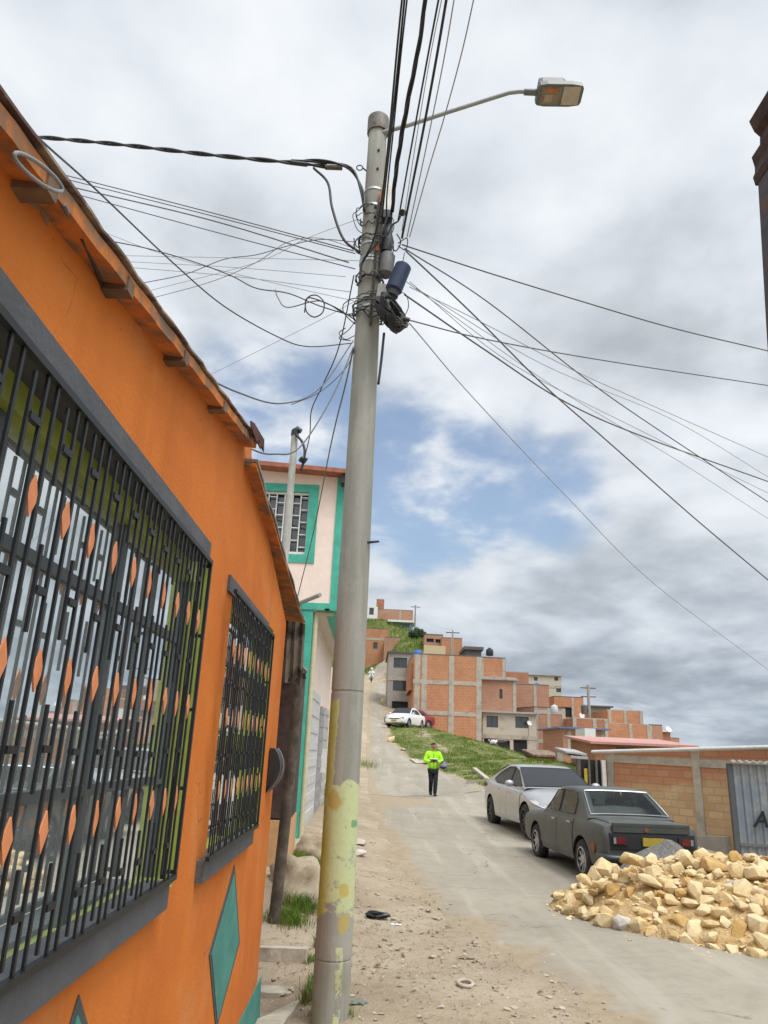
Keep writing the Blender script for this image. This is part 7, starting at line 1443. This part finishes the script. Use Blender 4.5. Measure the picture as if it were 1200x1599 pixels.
cable([(462, 678), (472, 690), (476, 705), (474, 722), (470, 735)], 7.95, 7.9, 0.016, CABLE, 'short thick black cable tail at the service mast')
b = MB(); b.ico(at_y(474, 718, 7.9), 0.05, 2, (1, 1, 0.8), 0.5, 2); tag(b.build('cable_joint', BLACKPLASTIC), 'small black taped joint on the cable at the service mast', 'cable joint')
cable([(552, 545), (540, 600), (518, 690), (490, 830), (464, 936)], 5.65, 12.3, 0.008, WIRE, 'thin dark wire dropping from the pole to the pink house')
cable([(556, 540), (540, 575), (500, 612), (455, 632)], 5.65, 6.0, 0.0035, WIRE, 'thin short wire sagging left from below the bands')
RL = ('upper right-hand cable, sagging most gently toward the right edge', 'right-hand cable running steeply down across the sky', 'steepest right-hand cable, leaving the frame lowest', 'right-hand wire between the steep cables', 'right-hand wire passing under the steep cables', 'nearly level right-hand cable from the small black clamp')
for k, (pts, r, m, ye) in enumerate((([(628, 382), (760, 425), (900, 468), (1050, 512), (1200, 548)], 0.007, WIRE, 7.5), ([(632, 388), (760, 470), (900, 580), (1000, 652), (1200, 784)], 0.0065, WIRE, 9), ([(634, 392), (740, 492), (850, 602), (950, 690), (1080, 805), (1200, 906)], 0.0085, WIRE, 9.5),
        ([(640, 448), (750, 502), (900, 580), (1000, 625), (1200, 714)], 0.0042, THINWIRE, 9.5), ([(632, 460), (760, 548), (880, 626), (1000, 680), (1200, 752)], 0.0085, WIRE, 10), ([(632, 498), (760, 530), (950, 564), (1200, 602)], 0.0065, WIRE, 8.5))):
    cable(pts, 5.62, ye, r, m, RL[k], ext1=8)
cable([(640, 505), (740, 622), (880, 770), (1020, 910), (1195, 1042)], 5.6, 16, 0.006, THINWIRE, 'very thin wire reaching far down to the right above the roofs', ext1=14)
for pts, ye in (([(640, 440), (800, 568), (1000, 672), (1200, 770)], 9.6), ([(650, 450), (850, 570), (1050, 655), (1200, 745)], 10), ([(635, 440), (860, 600), (1060, 720), (1200, 810)], 10.5)): cable(pts, 5.62, ye, 0.0038, THINWIRE, 'faint thin wire among the cables running right', 'thin wires running right', ext1=8)
b = MB(); b.tube([at_y(630, 497, 5.5), at_y(640, 500, 5.5)], 0.02, 7); tag(b.build('cable_clamp', BLACKPLASTIC), 'small black clamp right of the cable coil', 'cable clamp')
# the span overhead, towards the pole behind the viewer
def over(pts, zend, r, mat, label, twist=0, y0=5.62, group=None):
    px = np.array(pts, float); e = at_z(*pts[0], zend); s = np.r_[0, np.cumsum(np.hypot(*np.diff(px, axis=0).T))]; s /= s[-1]
    tpar = 1-s; inv = (1/e.y)*(tpar)+(1/y0)*(1-tpar)      # depth runs evenly along the wire
    P = [at_y(a, c, 1/q) for (a, c), q in zip(px, inv)]; Q = spline(P, 8); d = (Q[0]-Q[2]).normalized(); Q = [Q[0]+d*k for k in (16, 8, 4, 2, 1)]+Q
    b = MB()
    if twist:
        L = np.r_[0, np.cumsum([(q-p).length for p, q in zip(Q[:-1], Q[1:])])]; n = 420; A = np.array([tuple(q) for q in Q]); t = np.linspace(0, L[-1], n); Z = np.c_[np.interp(t, L, A[:, 0]), np.interp(t, L, A[:, 1]), np.interp(t, L, A[:, 2])]
        for k in range(twist):
            T = []
            for i in range(n):
                d = Vector((Z[min(i+1, n-1)]-Z[max(i-1, 0)]).tolist()).normalized(); u = d.cross(Vector((0.9, 0.2, 0.1))).normalized(); v = d.cross(u); a = t[i]*7+2*math.pi*k/twist; T.append(Vector(Z[i].tolist())+(u*math.cos(a)+v*math.sin(a))*r*(0.9+0.25*math.sin(t[i]*2.3)))
            b.tube(T, r, 5)
    else: b.tube(Q, r, 5)
    return tag(b.build('cable', mat, smooth=180), label, 'cable', group)
over([(629, -10), (620, 80), (609, 200), (598, 300), (585, 370), (566, 410)], 6.9, 0.0085, CABLE, 'leftmost black cable of the overhead span, curling down onto the pole')
over([(633, -10), (624, 80), (612, 200), (602, 290), (597, 340)], 6.9, 0.0085, CABLE, 'second black cable from the left in the overhead span')
over([(637, -10), (627, 80), (615, 200), (605, 300), (604, 340)], 6.9, 0.007, CABLE, 'third black cable from the left in the overhead span')
over([(666, -10), (655, 70), (641, 140), (628, 210), (618, 275), (613, 330)], 6.8, 0.0105, CABLE, 'thick twisted black cable in the middle of the overhead span', 3)
over([(687, -10), (668, 90), (648, 200), (630, 300), (622, 345)], 6.6, 0.0075, CABLE, 'black cable just right of the twisted one overhead')
over([(699, -10), (682, 90), (660, 210), (640, 310), (628, 372)], 6.6, 0.0105, CABLE, 'heavy black cable on the right of the overhead span')
over([(692, -10), (672, 90), (650, 220), (628, 360)], 6.5, 0.0035, THINWIRE, 'pale thin wire between the two right-hand black overhead cables')
over([(711, -10), (694, 90), (668, 220), (636, 370)], 6.5, 0.0048, THINWIRE, 'grey wire right of the heavy black overhead cable')
over([(742, -10), (722, 80), (695, 180), (668, 270), (640, 370)], 6.5, 0.0048, THINWIRE, 'rightmost thin grey wire of the overhead span')
# loops and tails of wire bound to the pole
LW = 'loops of loose wire bound round the pole'
for k in range(26):
    z = random.choice((pz(345), pz(380), pz(430), pz(440), pz(470), pz(487), pz(495), pz(380), pz(480))); r0 = prad(z)+0.012; cx = PB.x; pts = []; a0 = random.uniform(0, 6.28); sw = random.uniform(2.5, 6.5); sg = random.uniform(-0.12, 0.12); blow = random.uniform(0.0, 0.13) if k % 2 else random.uniform(0, 0.03)
    for i in range(15):
        t = i/14; a = a0+sw*t; q = r0+blow*math.sin(math.pi*t)+0.012*random.random(); pts.append((cx+q*math.cos(a), PB.y+q*math.sin(a), z+sg*t-0.10*math.sin(math.pi*t)*random.uniform(0.2, 1)*(1 if k % 3 else -0.6)))
    b = MB(); b.tube(spline(pts, 4), random.choice((0.004, 0.005, 0.007)), 5); tag(b.build('wire_loop', CABLE if k % 3 else WIRE, smooth=180), 'loose dark wire wound round the upper part of the pole', 'wire', LW)
for k, (pts, r) in enumerate((([(628, 332), (622, 345), (612, 352), (606, 365)], 0.008), ([(620, 365), (626, 378), (618, 392), (610, 380)], 0.006), ([(632, 395), (628, 415), (622, 440)], 0.004), ([(622, 380), (636, 372), (634, 390), (622, 384)], 0.005), ([(604, 340), (598, 360), (588, 380), (566, 410), (563, 440)], 0.011), ([(618, 455), (634, 460), (638, 480), (628, 500)], 0.004), ([(600, 520), (596, 560), (591, 600)], 0.012), ([(540, 512), (530, 520), (540, 530), (554, 524)], 0.004), ([(556, 500), (545, 515), (530, 528), (548, 532)], 0.004), ([(553, 372), (556, 392), (566, 398)], 0.006))):
    cable(pts, 5.60, 5.62, r, CABLE, 'short black jumper wire hanging at the equipment on the pole', 'short jumper wires on the pole', name='jumper_wire')
b = MB(); b.ico(at_y(629, 332, 5.6), 0.035, 2, (1, 1, .8), 0.4, 4); tag(b.build('insulator', BLACKPLASTIC), 'small black insulator knob where the overhead cables end', 'insulator')
# thin wires between the far poles
b = MB(); b.tube(spline([fp2, fp2.lerp(fp3, 0.5)-Vector((0, 0, 1.2)), fp3], 8), 0.012, 4); tag(b.build('cable', THINWIRE), 'far sagging wire between the hilltop poles', 'cable')
for k in range(3):
    b = MB(); e = at_y(1130, 1105+k*14, 130); b.tube([fp1-Vector((0, 0, 0.3+k*0.5)), fp1.lerp(e, 0.5)-Vector((0, 0, 1.5)), e], 0.014, 4); tag(b.build('cable', THINWIRE), 'far thin wire running right from the transformer pole', 'cable', 'far wires of the transformer pole')
